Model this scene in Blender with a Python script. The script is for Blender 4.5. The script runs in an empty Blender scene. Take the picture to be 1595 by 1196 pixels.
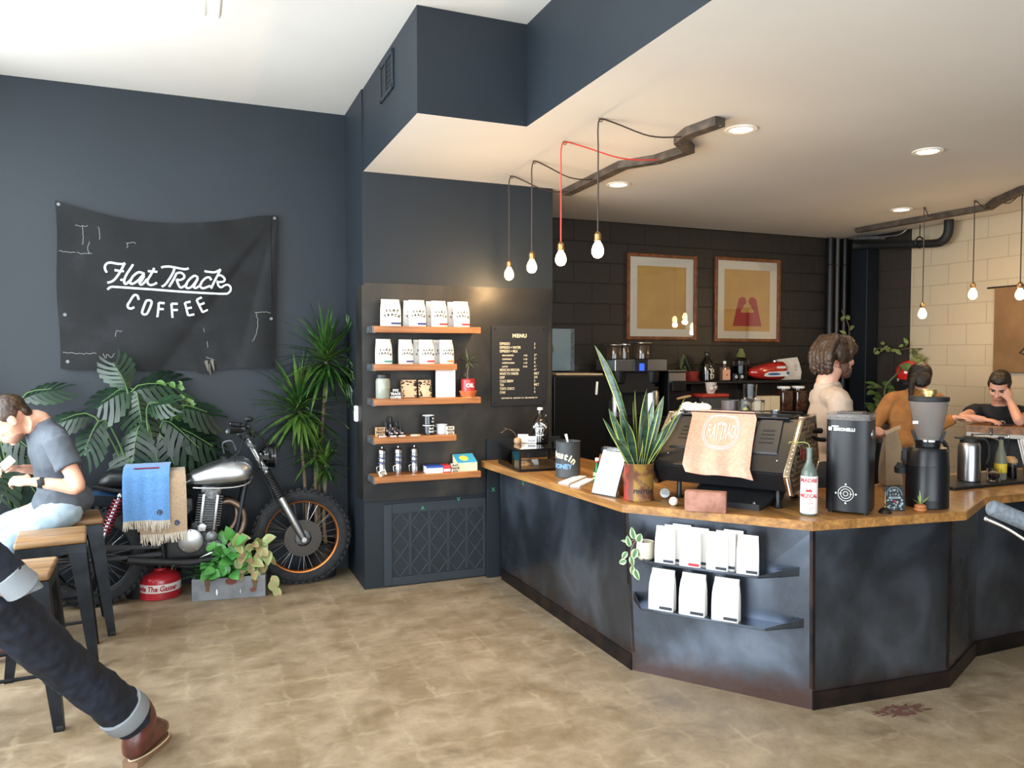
import bpy, bmesh, math, random
from mathutils import Vector, Matrix, Euler, Quaternion
from math import sin, cos, pi, radians, sqrt, atan2, tan

SC = bpy.context.scene
COL = SC.collection
random.seed(7)

cam_data = bpy.data.cameras.new('camera')
cam_data.sensor_width = 36.0
cam_data.lens = 36.0 * 1200.0 / 1595.0
cam_data.clip_start = 0.05
cam_data.clip_end = 200
cam = bpy.data.objects.new('camera', cam_data)
COL.objects.link(cam)
cam.location = (0, 0, 1.70)
cam.rotation_euler = (radians(90 - 2.1476), 0, radians(-22.518))
SC.camera = cam

SC.view_settings.view_transform = 'Standard'
SC.view_settings.look = 'None'
SC.view_settings.gamma = 1.0
SC.view_settings.use_curve_mapping = False
SC.view_settings.exposure = 0.0
world = bpy.data.worlds.new('daylight')
SC.world = world
world.use_nodes = True
wn = world.node_tree.nodes
bg = wn['Background']
bg.inputs['Color'].default_value = (0.80, 0.90, 1.0, 1)
bg.inputs['Strength'].default_value = 3.0
try:
    SC.cycles.max_bounces = 7
    SC.cycles.diffuse_bounces = 4
    SC.cycles.glossy_bounces = 4
    SC.cycles.transmission_bounces = 6
    SC.cycles.transparent_max_bounces = 8
    SC.cycles.caustics_reflective = False
    SC.cycles.caustics_refractive = False
    SC.cycles.sample_clamp_indirect = 4.0
    SC.cycles.use_denoising = True
except Exception:
    pass

def area_light(name, loc, rot, sx, sy, power, color, spread=pi):
    d = bpy.data.lights.new(name, 'AREA')
    d.shape = 'RECTANGLE'; d.size = sx; d.size_y = sy
    d.energy = power; d.color = color; d.spread = spread
    o = bpy.data.objects.new(name, d); COL.objects.link(o)
    o.location = loc; o.rotation_euler = rot
    return o

DAY = (0.86, 0.94, 1.0)
area_light('daylight_front', (0.55, -2.35, 1.75), (radians(90), 0, 0), 4.6, 3.0, 300, DAY)
area_light('daylight_side', (-1.72, 4.40, 2.0), (0, radians(-90), 0), 2.9, 2.3, 225, DAY)
area_light('daylight_side', (-1.72, 1.60, 2.0), (0, radians(-90), 0), 2.9, 2.8, 270, DAY)

def point_light(name, loc, power, color, radius=0.03):
    d = bpy.data.lights.new(name, 'POINT')
    d.energy = power; d.color = color; d.shadow_soft_size = radius
    o = bpy.data.objects.new(name, d); COL.objects.link(o); o.location = loc
    return o

def lin(h):
    """'#rrggbb' or a triple of 0-255 sRGB -> linear rgba"""
    if isinstance(h, str):
        h = h.lstrip('#'); h = [int(h[i:i+2], 16) for i in (0, 2, 4)]
    out = []
    for c in h:
        c /= 255.0
        out.append(c / 12.92 if c <= 0.04045 else ((c + 0.055) / 1.055) ** 2.4)
    return (*out, 1.0)

MATS = {}
def mat(name, color, rough=0.6, metal=0.0, noise=None, bump=None, emit=None, trans=0.0, alpha=1.0, coat=0.0, ior=1.45, spec=0.5, sheen=0.0, sss=0.0):
    """noise=(scale, other colour, contrast lo, hi[, (sx,sy,sz)]); bump=(scale, strength[, distance])"""
    if name in MATS:
        return MATS[name]
    m = bpy.data.materials.new(name)
    m.use_nodes = True
    nt = m.node_tree; N = nt.nodes; L = nt.links
    b = N['Principled BSDF']
    b.inputs['Base Color'].default_value = lin(color)
    b.inputs['Roughness'].default_value = rough
    b.inputs['Metallic'].default_value = metal
    b.inputs['Transmission Weight'].default_value = trans
    b.inputs['Alpha'].default_value = alpha
    b.inputs['IOR'].default_value = ior
    b.inputs['Coat Weight'].default_value = coat
    b.inputs['Specular IOR Level'].default_value = spec
    b.inputs['Sheen Weight'].default_value = sheen
    b.inputs['Subsurface Weight'].default_value = sss
    if sss:
        b.inputs['Subsurface Radius'].default_value = (0.02, 0.008, 0.004)
        b.inputs['Subsurface Scale'].default_value = 0.3
    if emit:
        b.inputs['Emission Color'].default_value = lin(emit[0])
        b.inputs['Emission Strength'].default_value = emit[1]
    tc = N.new('ShaderNodeTexCoord')
    if noise:
        mp = N.new('ShaderNodeMapping'); L.new(tc.outputs['Object'], mp.inputs['Vector'])
        if len(noise) > 4:
            mp.inputs['Scale'].default_value = noise[4]
        nz = N.new('ShaderNodeTexNoise'); L.new(mp.outputs[0], nz.inputs['Vector'])
        nz.inputs['Scale'].default_value = noise[0]; nz.inputs['Detail'].default_value = 5
        cr = N.new('ShaderNodeValToRGB'); L.new(nz.outputs['Fac'], cr.inputs['Fac'])
        cr.color_ramp.elements[0].position = noise[2]; cr.color_ramp.elements[1].position = noise[3]
        cr.color_ramp.elements[0].color = lin(color); cr.color_ramp.elements[1].color = lin(noise[1])
        L.new(cr.outputs['Color'], b.inputs['Base Color'])
    if bump:
        nz2 = N.new('ShaderNodeTexNoise'); L.new(tc.outputs['Object'], nz2.inputs['Vector'])
        nz2.inputs['Scale'].default_value = bump[0]; nz2.inputs['Detail'].default_value = 4
        bp = N.new('ShaderNodeBump'); L.new(nz2.outputs['Fac'], bp.inputs['Height'])
        bp.inputs['Strength'].default_value = bump[1]
        bp.inputs['Distance'].default_value = bump[2] if len(bump) > 2 else 0.004
        L.new(bp.outputs['Normal'], b.inputs['Normal'])
    MATS[name] = m
    return m

def node_mat(name, build):
    """a material whose nodes are made by build(nodes, links, principled, texcoord)"""
    if name in MATS:
        return MATS[name]
    m = bpy.data.materials.new(name); m.use_nodes = True
    nt = m.node_tree
    tc = nt.nodes.new('ShaderNodeTexCoord')
    build(nt.nodes, nt.links, nt.nodes['Principled BSDF'], tc)
    MATS[name] = m
    return m

def ramp(N, stops):
    cr = N.new('ShaderNodeValToRGB')
    e = cr.color_ramp.elements
    while len(e) > 1:
        e.remove(e[-1])
    e[0].position = stops[0][0]; e[0].color = stops[0][1]
    for p, c in stops[1:]:
        x = e.new(p); x.color = c
    return cr

class MB:
    """collects shapes in one bmesh; build() links them as ONE mesh object"""
    def __init__(self, xf=None):
        self.bm = bmesh.new()
        self.mi = 0
        self.xf = xf                        # matrix applied to everything added

    def _done(self, verts, faces=None):
        if self.xf is not None:
            for v in verts:
                v.co = self.xf @ v.co
        fs = faces if faces is not None else {f for v in verts for f in v.link_faces}
        for f in fs:
            f.material_index = self.mi
        return verts

    def box(self, c, s, rot=None, bev=0.0, seg=2):
        M = Matrix.Translation(c) @ (rot.to_4x4() if rot is not None else Matrix()) @ Matrix.Diagonal((s[0], s[1], s[2], 1))
        r = bmesh.ops.create_cube(self.bm, size=1.0, matrix=M)
        vs = r['verts']
        if bev > 0:
            es = list({e for v in vs for e in v.link_edges})
            q = bmesh.ops.bevel(self.bm, geom=es, offset=bev, segments=seg, affect='EDGES', profile=0.5)
            vs = list({v for f in q['faces'] for v in f.verts} | {v for v in vs if v.is_valid})
            seen = set(vs); stack = list(vs)
            while stack:
                v = stack.pop()
                for e in v.link_edges:
                    o = e.other_vert(v)
                    if o not in seen:
                        seen.add(o); stack.append(o)
            vs = list(seen)
        return self._done(vs)

    def bar(self, p0, p1, w, h, up=(0, 0, 1), bev=0.0):
        """a box from p0 to p1, w across, h along 'up'"""
        p0, p1 = Vector(p0), Vector(p1)
        d = p1 - p0; L = d.length; d.normalize()
        u = Vector(up); u = u - d * u.dot(d)
        if u.length < 1e-5:
            u = Vector((1, 0, 0)); u = u - d * u.dot(d)
        u.normalize(); s = d.cross(u)
        R = Matrix((d, s, u)).transposed()
        return self.box((p0 + p1) / 2, (L, w, h), R, bev)

    def _rings(self, rings, closed=False, cap=True):
        bm = self.bm
        V = [[bm.verts.new(p) for p in r] for r in rings]
        fs = []
        n = len(V)
        for i in range(n if closed else n - 1):
            a, b = V[i], V[(i + 1) % n]
            k = len(a)
            for j in range(k):
                try:
                    fs.append(bm.faces.new((a[j], a[(j + 1) % k], b[(j + 1) % k], b[j])))
                except ValueError:
                    pass
        if cap and not closed:
            for r, rev in ((V[0], True), (V[-1], False)):
                try:
                    fs.append(bm.faces.new(list(reversed(r)) if rev else r))
                except ValueError:
                    pass
        return self._done([v for r in V for v in r], fs)

    def tube(self, pts, r, n=10, closed=False, cap=True, smooth=0, flat=None):
        """round tube along pts; r a number or one per point; flat=(a,b) scales the section"""
        pts = [Vector(p) for p in pts]
        if smooth:
            pts, r = spline(pts, r, smooth, closed)
        rs = r if isinstance(r, (list, tuple)) else [r] * len(pts)
        m = len(pts)
        tang = []
        for i in range(m):
            a = pts[(i - 1) % m] if closed or i > 0 else pts[i]
            b = pts[(i + 1) % m] if closed or i < m - 1 else pts[i]
            t = (b - a)
            tang.append(t.normalized() if t.length > 1e-9 else Vector((0, 0, 1)))
        t0 = tang[0]
        u = Vector((0, 0, 1)) if abs(t0.z) < 0.9 else Vector((1, 0, 0))
        u = (u - t0 * u.dot(t0)).normalized()
        rings = []
        for i in range(m):
            if i:
                q = tang[i - 1].rotation_difference(tang[i])
                u = q @ u
                u = (u - tang[i] * u.dot(tang[i])).normalized()
            v = tang[i].cross(u)
            fa, fb = flat if flat else (1, 1)
            rings.append([pts[i] + (u * cos(2 * pi * k / n) * fa + v * sin(2 * pi * k / n) * fb) * rs[i] for k in range(n)])
        return self._rings(rings, closed, cap)

    def cyl(self, p0, p1, r0, r1=None, n=20, cap=True):
        return self.tube([p0, p1], [r0, r0 if r1 is None else r1], n, cap=cap)

    def lathe(self, prof, c=(0, 0, 0), n=24, M=None, cap=True):
        """prof: (radius, z) pairs, turned round z through c, then M"""
        c = Vector(c)
        rings = []
        for r, z in prof:
            rr = max(r, 1e-5)
            ring = [Vector((rr * cos(2 * pi * k / n), rr * sin(2 * pi * k / n), z)) for k in range(n)]
            rings.append([(M @ p if M is not None else p) + c for p in ring])
        return self._rings(rings, False, cap)

    def prism(self, poly, z0, z1, M=None):
        """polygon (x,y) extruded from z0 to z1, then M"""
        lo = [Vector((x, y, z0)) for x, y in poly]; hi = [Vector((x, y, z1)) for x, y in poly]
        if M is not None:
            lo = [M @ p for p in lo]; hi = [M @ p for p in hi]
        return self._rings([lo, hi])

    def loft(self, rings, closed=False, cap=True):
        return self._rings([[Vector(p) for p in r] for r in rings], closed, cap)

    def sphere(self, c, r, M=None, u=16, v=10):
        s = r if isinstance(r, (tuple, list, Vector)) else (r, r, r)
        X = Matrix.Translation(c) @ (M.to_4x4() if M is not None else Matrix()) @ Matrix.Diagonal((s[0], s[1], s[2], 1))
        q = bmesh.ops.create_uvsphere(self.bm, u_segments=u, v_segments=v, radius=1.0, matrix=X)
        return self._done(q['verts'])

    def torus(self, c, R, r, M=None, n=40, k=10, flat=(1, 1)):
        """ring round local z (before M)"""
        c = Vector(c); rings = []
        for i in range(n):
            a = 2 * pi * i / n
            ring = []
            for j in range(k):
                b = 2 * pi * j / k
                p = Vector(((R + r * flat[0] * cos(b)) * cos(a), (R + r * flat[0] * cos(b)) * sin(a), r * flat[1] * sin(b)))
                ring.append((M @ p if M is not None else p) + c)
            rings.append(ring)
        return self._rings(rings, True)

    def grid(self, f, nu, nv, both=0.0):
        """surface f(u,v) for u,v in 0..1; both = thickness"""
        bm = self.bm
        V = [[bm.verts.new(f(i / nu, j / nv)) for j in range(nv + 1)] for i in range(nu + 1)]
        fs = []
        for i in range(nu):
            for j in range(nv):
                fs.append(bm.faces.new((V[i][j], V[i + 1][j], V[i + 1][j + 1], V[i][j + 1])))
        vs = [v for r in V for v in r]
        if both:
            bmesh.ops.recalc_face_normals(bm, faces=fs)
            for v in vs:
                v.normal_update()
            W = [[bm.verts.new(v.co - v.normal * both) for v in r] for r in V]
            for i in range(nu):
                for j in range(nv):
                    fs.append(bm.faces.new((W[i][j], W[i][j + 1], W[i + 1][j + 1], W[i + 1][j])))
            ed = [(i, 0) for i in range(nu + 1)] + [(nu, j) for j in range(1, nv + 1)] + [(i, nv) for i in range(nu - 1, -1, -1)] + [(0, j) for j in range(nv - 1, 0, -1)]
            for a, b in zip(ed, ed[1:] + ed[:1]):
                fs.append(bm.faces.new((V[b[0]][b[1]], V[a[0]][a[1]], W[a[0]][a[1]], W[b[0]][b[1]])))
            vs += [v for r in W for v in r]
        return self._done(vs, fs)

    def face(self, pts):
        vs = [self.bm.verts.new(p) for p in pts]
        f = self.bm.faces.new(vs)
        return self._done(vs, [f])

    def add_mesh(self, me, M=None):
        n0 = len(self.bm.verts)
        self.bm.from_mesh(me)
        self.bm.verts.ensure_lookup_table()
        vs = self.bm.verts[n0:]
        if M is not None:
            for v in vs:
                v.co = M @ v.co
        return self._done(list(vs))

    def build(self, name, mats, parent=None, smooth=35, loc=None, recalc=True):
        bm = self.bm
        if recalc:
            bmesh.ops.recalc_face_normals(bm, faces=bm.faces)
        me = bpy.data.meshes.new(name)
        bm.to_mesh(me); bm.free()
        for m in (mats if isinstance(mats, (list, tuple)) else [mats]):
            me.materials.append(m)
        if smooth:
            for p in me.polygons:
                p.use_smooth = True
            me.set_sharp_from_angle(angle=radians(smooth))
        o = bpy.data.objects.new(name, me)
        COL.objects.link(o)
        if parent is not None:
            o.parent = parent
        if loc is not None:
            o.location = loc
        return o

def spline(pts, r, sub, closed=False):
    """Catmull-Rom through pts (and radii)"""
    pts = [Vector(p) for p in pts]
    rs = list(r) if isinstance(r, (list, tuple)) else [r] * len(pts)
    n = len(pts); P = []; R = []
    rng = n if closed else n - 1
    for i in range(rng):
        g = lambda k: pts[k % n] if closed else pts[min(max(k, 0), n - 1)]
        h = lambda k: rs[k % n] if closed else rs[min(max(k, 0), n - 1)]
        for s in range(sub):
            t = s / sub
            t2, t3 = t * t, t * t * t
            w = (-0.5 * t3 + t2 - 0.5 * t, 1.5 * t3 - 2.5 * t2 + 1, -1.5 * t3 + 2 * t2 + 0.5 * t, 0.5 * t3 - 0.5 * t2)
            P.append(g(i - 1) * w[0] + g(i) * w[1] + g(i + 1) * w[2] + g(i + 2) * w[3])
            R.append(h(i - 1) * w[0] + h(i) * w[1] + h(i + 1) * w[2] + h(i + 2) * w[3])
    if not closed:
        P.append(pts[-1]); R.append(rs[-1])
    return P, R

def rotz(a):
    return Matrix.Rotation(a, 4, 'Z')

def place(loc=(0, 0, 0), rx=0, ry=0, rz=0):
    return Matrix.Translation(loc) @ Euler((rx, ry, rz)).to_matrix().to_4x4()

def tag(o, label, cat, group=None, kind=None):
    o['label'] = label; o['category'] = cat
    if group: o['group'] = group
    if kind: o['kind'] = kind
    return o

def thing(name, label, cat, loc=(0, 0, 0), rz=0.0, group=None):
    o = bpy.data.objects.new(name, None); COL.objects.link(o)
    o.empty_display_size = 0.05
    o.location = loc; o.rotation_euler = (0, 0, rz)
    return tag(o, label, cat, group)

def struct(o):
    o['kind'] = 'structure'
    return o

def dup(root, loc=None, rz=None, label=None, group=None):
    """a copy of a thing with copies of its parts and sub-parts (mesh data shared)"""
    r = root.copy(); COL.objects.link(r)
    if loc is not None: r.location = loc
    if rz is not None: r.rotation_euler = (0, 0, rz)
    if label: r['label'] = label
    if group: r['group'] = group
    for ch in list(root.children):
        c = ch.copy(); COL.objects.link(c); c.parent = r
        for g in list(ch.children):
            d = g.copy(); COL.objects.link(d); d.parent = c
    return r

def text_mesh(s, size, align='CENTER', thick=0.0006, space=1.0, bold=0.0):
    cu = bpy.data.curves.new('lettering', 'FONT')
    cu.body = s; cu.size = size; cu.align_x = align; cu.extrude = thick; cu.space_character = space
    cu.offset = bold; cu.resolution_u = 2
    o = bpy.data.objects.new('lettering_source', cu); COL.objects.link(o)
    dg = bpy.context.evaluated_depsgraph_get()
    me = bpy.data.meshes.new_from_object(o.evaluated_get(dg))
    bpy.data.objects.remove(o); bpy.data.curves.remove(cu)
    return me

def arc_text(mb, s, size, R, M, spread=None, thick=0.0006, bold=0.0, down=False):
    """letters along an arc of radius R in the local xy plane"""
    n = len(s)
    adv = size * 0.75 if spread is None else spread
    for i, ch in enumerate(s):
        if ch == ' ':
            continue
        a = (i - (n - 1) / 2) * adv / R
        me = text_mesh(ch, size, 'CENTER', thick, 1.0, bold)
        T = Matrix.Translation((R * sin(a), (-R + R * cos(a)) * (-1 if down else 1), 0)) @ Matrix.Rotation(a if down else -a, 4, 'Z')
        mb.add_mesh(me, M @ T)
        bpy.data.meshes.remove(me)

def put_text(mb, s, size, M, align='CENTER', thick=0.0006, space=1.0, bold=0.0):
    me = text_mesh(s, size, align, thick, space, bold)
    mb.add_mesh(me, M)
    bpy.data.meshes.remove(me)

def wrap_cyl(mb_verts, R, c=(0, 0)):
    """bend flat verts (x across, z up, y depth outward negative) round a vertical cylinder of radius R"""
    for v in mb_verts:
        a = v.co.x / R
        rr = R - v.co.y
        v.co = Vector((c[0] + rr * sin(a), c[1] - rr * cos(a), v.co.z))

FRONT = Matrix.Rotation(radians(90), 4, 'X')     # text plane xy -> xz, facing -y
def m_wall_paint(N, L, b, tc):
    nz = N.new('ShaderNodeTexNoise'); nz.inputs['Scale'].default_value = 1.4; nz.inputs['Detail'].default_value = 6
    L.new(tc.outputs['Object'], nz.inputs['Vector'])
    cr = ramp(N, [(0.3, lin('#161d23')), (0.7, lin('#1b2229'))])
    L.new(nz.outputs['Fac'], cr.inputs['Fac']); L.new(cr.outputs[0], b.inputs['Base Color'])
    b.inputs['Roughness'].default_value = 0.55
    b.inputs['Specular IOR Level'].default_value = 0.35
    n2 = N.new('ShaderNodeTexNoise'); n2.inputs['Scale'].default_value = 90
    L.new(tc.outputs['Object'], n2.inputs['Vector'])
    bp = N.new('ShaderNodeBump'); bp.inputs['Strength'].default_value = 0.15; bp.inputs['Distance'].default_value = 0.002
    L.new(n2.outputs['Fac'], bp.inputs['Height']); L.new(bp.outputs[0], b.inputs['Normal'])
M_navy = node_mat('navy_wall_paint', m_wall_paint)
M_ceiling = mat('ceiling_white_paint', '#c9c4bc', 0.85, noise=(0.8, '#c1bbb2', 0.35, 0.7), bump=(60, 0.08, 0.002))

def brick_mat(name, c1, c2, mortar, bw=0.40, bh=0.20, rough=0.6, swap=False, bump=0.5, mortar_size=0.004):
    def f(N, L, b, tc):
        sep = N.new('ShaderNodeSeparateXYZ'); L.new(tc.outputs['Object'], sep.inputs[0])
        cb = N.new('ShaderNodeCombineXYZ')
        L.new(sep.outputs['Y' if swap else 'X'], cb.inputs[0]); L.new(sep.outputs['Z'], cb.inputs[1])
        br = N.new('ShaderNodeTexBrick'); L.new(cb.outputs[0], br.inputs['Vector'])
        br.inputs['Scale'].default_value = 1.0
        br.inputs['Brick Width'].default_value = bw; br.inputs['Row Height'].default_value = bh
        br.inputs['Mortar Size'].default_value = mortar_size; br.inputs['Mortar Smooth'].default_value = 0.3
        br.inputs['Color1'].default_value = lin(c1); br.inputs['Color2'].default_value = lin(c2)
        br.inputs['Mortar'].default_value = lin(mortar)
        L.new(br.outputs['Color'], b.inputs['Base Color'])
        b.inputs['Roughness'].default_value = rough
        nz = N.new('ShaderNodeTexNoise'); nz.inputs['Scale'].default_value = 14; nz.inputs['Detail'].default_value = 6
        L.new(tc.outputs['Object'], nz.inputs['Vector'])
        mx = N.new('ShaderNodeMath'); mx.operation = 'MULTIPLY_ADD'; mx.inputs[1].default_value = -1.0
        L.new(br.outputs['Fac'], mx.inputs[0])
        sc = N.new('ShaderNodeMath'); sc.operation = 'MULTIPLY'; sc.inputs[1].default_value = 0.5
        L.new(nz.outputs['Fac'], sc.inputs[0]); L.new(sc.outputs[0], mx.inputs[2])
        bp = N.new('ShaderNodeBump'); bp.inputs['Strength'].default_value = bump; bp.inputs['Distance'].default_value = 0.01
        L.new(mx.outputs[0], bp.inputs['Height']); L.new(bp.outputs[0], b.inputs['Normal'])
    return node_mat(name, f)
M_blockdark = brick_mat('dark_painted_block', '#221e1b', '#27231f', '#12100e', rough=0.45, bump=.9, mortar_size=.006)
M_blockdark_s = brick_mat('dark_painted_block_side', '#2c2620', '#2a251f', '#1f1b17', rough=0.45, swap=True)
M_blockwhite = brick_mat('cream_painted_block', '#ad9f86', '#a99b82', '#8f826d', rough=0.6, swap=True, mortar_size=0.003)

def m_floor(N, L, b, tc):
    mp = N.new('ShaderNodeMapping'); L.new(tc.outputs['Object'], mp.inputs['Vector'])
    n1 = N.new('ShaderNodeTexNoise'); n1.inputs['Scale'].default_value = 3.4; n1.inputs['Detail'].default_value = 9; n1.inputs['Roughness'].default_value = 0.74; n1.inputs['Distortion'].default_value = 0.25
    mp.inputs['Scale'].default_value = (1.0, 1.1, 1)
    L.new(mp.outputs[0], n1.inputs['Vector'])
    cr = ramp(N, [(0.28, lin('#6b5a44')), (0.43, lin('#7d6c54')), (0.56, lin('#8f7e67')), (0.74, lin('#a39379'))])
    L.new(n1.outputs['Fac'], cr.inputs['Fac'])
    n2 = N.new('ShaderNodeTexNoise'); n2.inputs['Scale'].default_value = 14; n2.inputs['Detail'].default_value = 6
    L.new(tc.outputs['Object'], n2.inputs['Vector'])
    va = N.new('ShaderNodeVectorMath'); va.operation = 'MULTIPLY_ADD'
    va.inputs[1].default_value = (0.10, 0.10, 0)
    L.new(n2.outputs['Color'], va.inputs[0]); L.new(tc.outputs['Object'], va.inputs[2])
    br = N.new('ShaderNodeTexBrick'); L.new(va.outputs[0], br.inputs['Vector'])
    br.offset = 0.0; br.inputs['Scale'].default_value = 1
    br.inputs['Brick Width'].default_value = 0.23; br.inputs['Row Height'].default_value = 0.23
    br.inputs['Mortar Size'].default_value = 0.020; br.inputs['Mortar Smooth'].default_value = 1.0
    n4 = N.new('ShaderNodeTexNoise'); n4.inputs['Scale'].default_value = 5; n4.inputs['Detail'].default_value = 3
    L.new(tc.outputs['Object'], n4.inputs['Vector'])
    c4 = ramp(N, [(0.42, (0, 0, 0, 1)), (0.70, (0.36, 0.36, 0.36, 1))])
    L.new(n4.outputs['Fac'], c4.inputs['Fac'])
    mu = N.new('ShaderNodeMath'); mu.operation = 'MULTIPLY'
    L.new(br.outputs['Fac'], mu.inputs[0]); L.new(c4.outputs[0], mu.inputs[1])
    mx = N.new('ShaderNodeMix'); mx.data_type = 'RGBA'
    L.new(mu.outputs[0], mx.inputs['Factor']); L.new(cr.outputs[0], mx.inputs['A']); mx.inputs['B'].default_value = lin('#b5a687')
    n3 = N.new('ShaderNodeTexNoise'); n3.inputs['Scale'].default_value = 5.5; n3.inputs['Detail'].default_value = 8
    L.new(mp.outputs[0], n3.inputs['Vector'])
    c3 = ramp(N, [(0.60, (0, 0, 0, 1)), (0.80, (0.65, 0.65, 0.65, 1))])
    L.new(n3.outputs['Fac'], c3.inputs['Fac'])
    m2 = N.new('ShaderNodeMix'); m2.data_type = 'RGBA'
    L.new(c3.outputs[0], m2.inputs['Factor']); L.new(mx.outputs['Result'], m2.inputs['A']); m2.inputs['B'].default_value = lin('#54483a')
    L.new(m2.outputs['Result'], b.inputs['Base Color'])
    rr = ramp(N, [(0.3, (0.32, 0.32, 0.32, 1)), (0.7, (0.55, 0.55, 0.55, 1))])
    L.new(n1.outputs['Fac'], rr.inputs['Fac']); L.new(rr.outputs[0], b.inputs['Roughness'])
    b.inputs['Specular IOR Level'].default_value = 0.3
    bp = N.new('ShaderNodeBump'); bp.inputs['Strength'].default_value = 0.08; bp.inputs['Distance'].default_value = 0.004
    L.new(n3.outputs['Fac'], bp.inputs['Height']); L.new(bp.outputs[0], b.inputs['Normal'])
M_floor = node_mat('worn_concrete_floor', m_floor)

ZH, ZL = 3.58, 3.005        # high and low ceiling
XR, YF = 6.90, 6.65         # right wall, far wall
YW = 6.155                  # back wall with the banner
XL, YB = -1.90, -2.6        # left wall, street wall behind the camera

b = MB(); b.box((2.1, 2.0, -0.06), (10.2, 9.6, 0.12)); struct(b.build('floor', M_floor, smooth=0))
b = MB(); b.box((-0.05, 1.9, ZH + 0.06), (4.1, 9.3, 0.12)); struct(b.build('ceiling', M_ceiling, smooth=0))

poly = [(1.14, 5.60), (1.14, 4.085), (1.785, 4.085), (1.785, YB), (XR + .15, YB), (XR + .15, YF + .15), (2.5, YF + .15), (2.5, 5.60)]
b = MB(); b.prism(poly, ZL, ZH + 0.1)
b.bm.faces.ensure_lookup_table(); b.bm.normal_update()
for f in b.bm.faces:
    f.material_index = 0 if abs(f.normal.z) > 0.5 else 1
struct(b.build('ceiling_low', [M_ceiling, M_navy], smooth=0))

b = MB(); b.box(((XL + 1.14) / 2, YW + 0.08, ZH / 2), (1.14 - XL + 0.3, 0.16, ZH + 0.1)); struct(b.build('wall_back', M_navy, smooth=0))
b = MB(); b.box((1.88, 6.17, ZL / 2 + 0.3), (1.50, 1.316, ZL + 0.6)); struct(b.build('wall_column', M_navy, smooth=0))
b = MB(); b.box((4.75, YF + 0.08, ZL / 2), (4.6, 0.16, ZL + 0.02)); struct(b.build('wall_far', M_blockdark, smooth=0))
b = MB()
b.mi = 0; b.box((XR + 0.08, 3.965, ZL / 2), (0.16, 3.73, ZL + 0.02)); b.mi = 2; b.box((XR + 0.08, -.25, ZL / 2), (0.16, 4.7, ZL + 0.02))  # unseen near stretch set to navy so the steel front reflects dark
b.mi = 1; b.box((XR + 0.08, 6.28, ZL / 2), (0.168, 0.90, ZL + 0.02))
struct(b.build('wall_right', [M_blockwhite, M_blockdark_s, M_navy], smooth=0))

M_frame = mat('dark_window_frame', '#22262a', 0.4, 0.3)
def m_glass(N, L, b, tc):
    out = N['Material Output']
    t = N.new('ShaderNodeBsdfTransparent'); g = N.new('ShaderNodeBsdfGlossy'); g.inputs['Roughness'].default_value = 0.02
    fr = N.new('ShaderNodeFresnel'); fr.inputs['IOR'].default_value = 1.45
    mx = N.new('ShaderNodeMixShader'); L.new(fr.outputs[0], mx.inputs[0]); L.new(t.outputs[0], mx.inputs[1]); L.new(g.outputs[0], mx.inputs[2])
    L.new(mx.outputs[0], out.inputs['Surface'])
M_pane = node_mat('clear_pane_glass', m_glass)

def wall_with_windows(name, axis, pos, u0, u1, z1, holes, m, wname, idx):
    """wall in the plane axis=pos from u0..u1, with holes (ua,ub,za,zb); frames and panes per hole"""
    t = 0.16
    def bx(bb, ua, ub, za, zb, th=t, off=0):
        if axis == 'Y':
            bb.box(((ua + ub) / 2, pos + off, (za + zb) / 2), (ub - ua, th, zb - za))
        else:
            bb.box((pos + off, (ua + ub) / 2, (za + zb) / 2), (th, ub - ua, zb - za))
    bb = MB(); u = u0
    for ua, ub, za, zb in holes:
        bx(bb, u, ua, 0, z1); bx(bb, ua, ub, 0, za); bx(bb, ua, ub, zb, z1); u = ub
    bx(bb, u, u1, 0, z1)
    struct(bb.build(name, m, smooth=0))
    for k, (ua, ub, za, zb) in enumerate(holes):
        w = bpy.data.objects.new('window_%d' % (idx + k), None); COL.objects.link(w); struct(w)
        fb = MB(); s = 0.05
        bx(fb, ua, ua + s, za, zb, 0.10); bx(fb, ub - s, ub, za, zb, 0.10); bx(fb, ua, ub, za, za + s, 0.10); bx(fb, ua, ub, zb - s, zb, 0.10)
        bx(fb, (ua + ub) / 2 - s / 2, (ua + ub) / 2 + s / 2, za, zb, 0.08)
        struct(fb.build('window_frame', M_frame, w, smooth=0))
        pb = MB(); bx(pb, ua + s, ub - s, za + s, zb - s, 0.01)
        struct(pb.build('window_pane', M_pane, w, smooth=0))
wall_with_windows('wall_left', 'X', XL - 0.08, YB, YW + 0.1, ZH, [(0.0, 1.5, 0.5, 3.5), (1.7, 3.1, 0.5, 3.5), (3.25, 5.55, 0.5, 3.5)], M_navy, 'window', 1)
wall_with_windows('wall_street', 'Y', YB - 0.08, XL - 0.1, XR + 0.1, ZH, [(-1.6, -0.2, 0.3, 3.3), (0.0, 2.0, 0.3, 2.95), (2.2, 4.0, 0.3, 2.95)], M_navy, 'window', 4)
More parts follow.
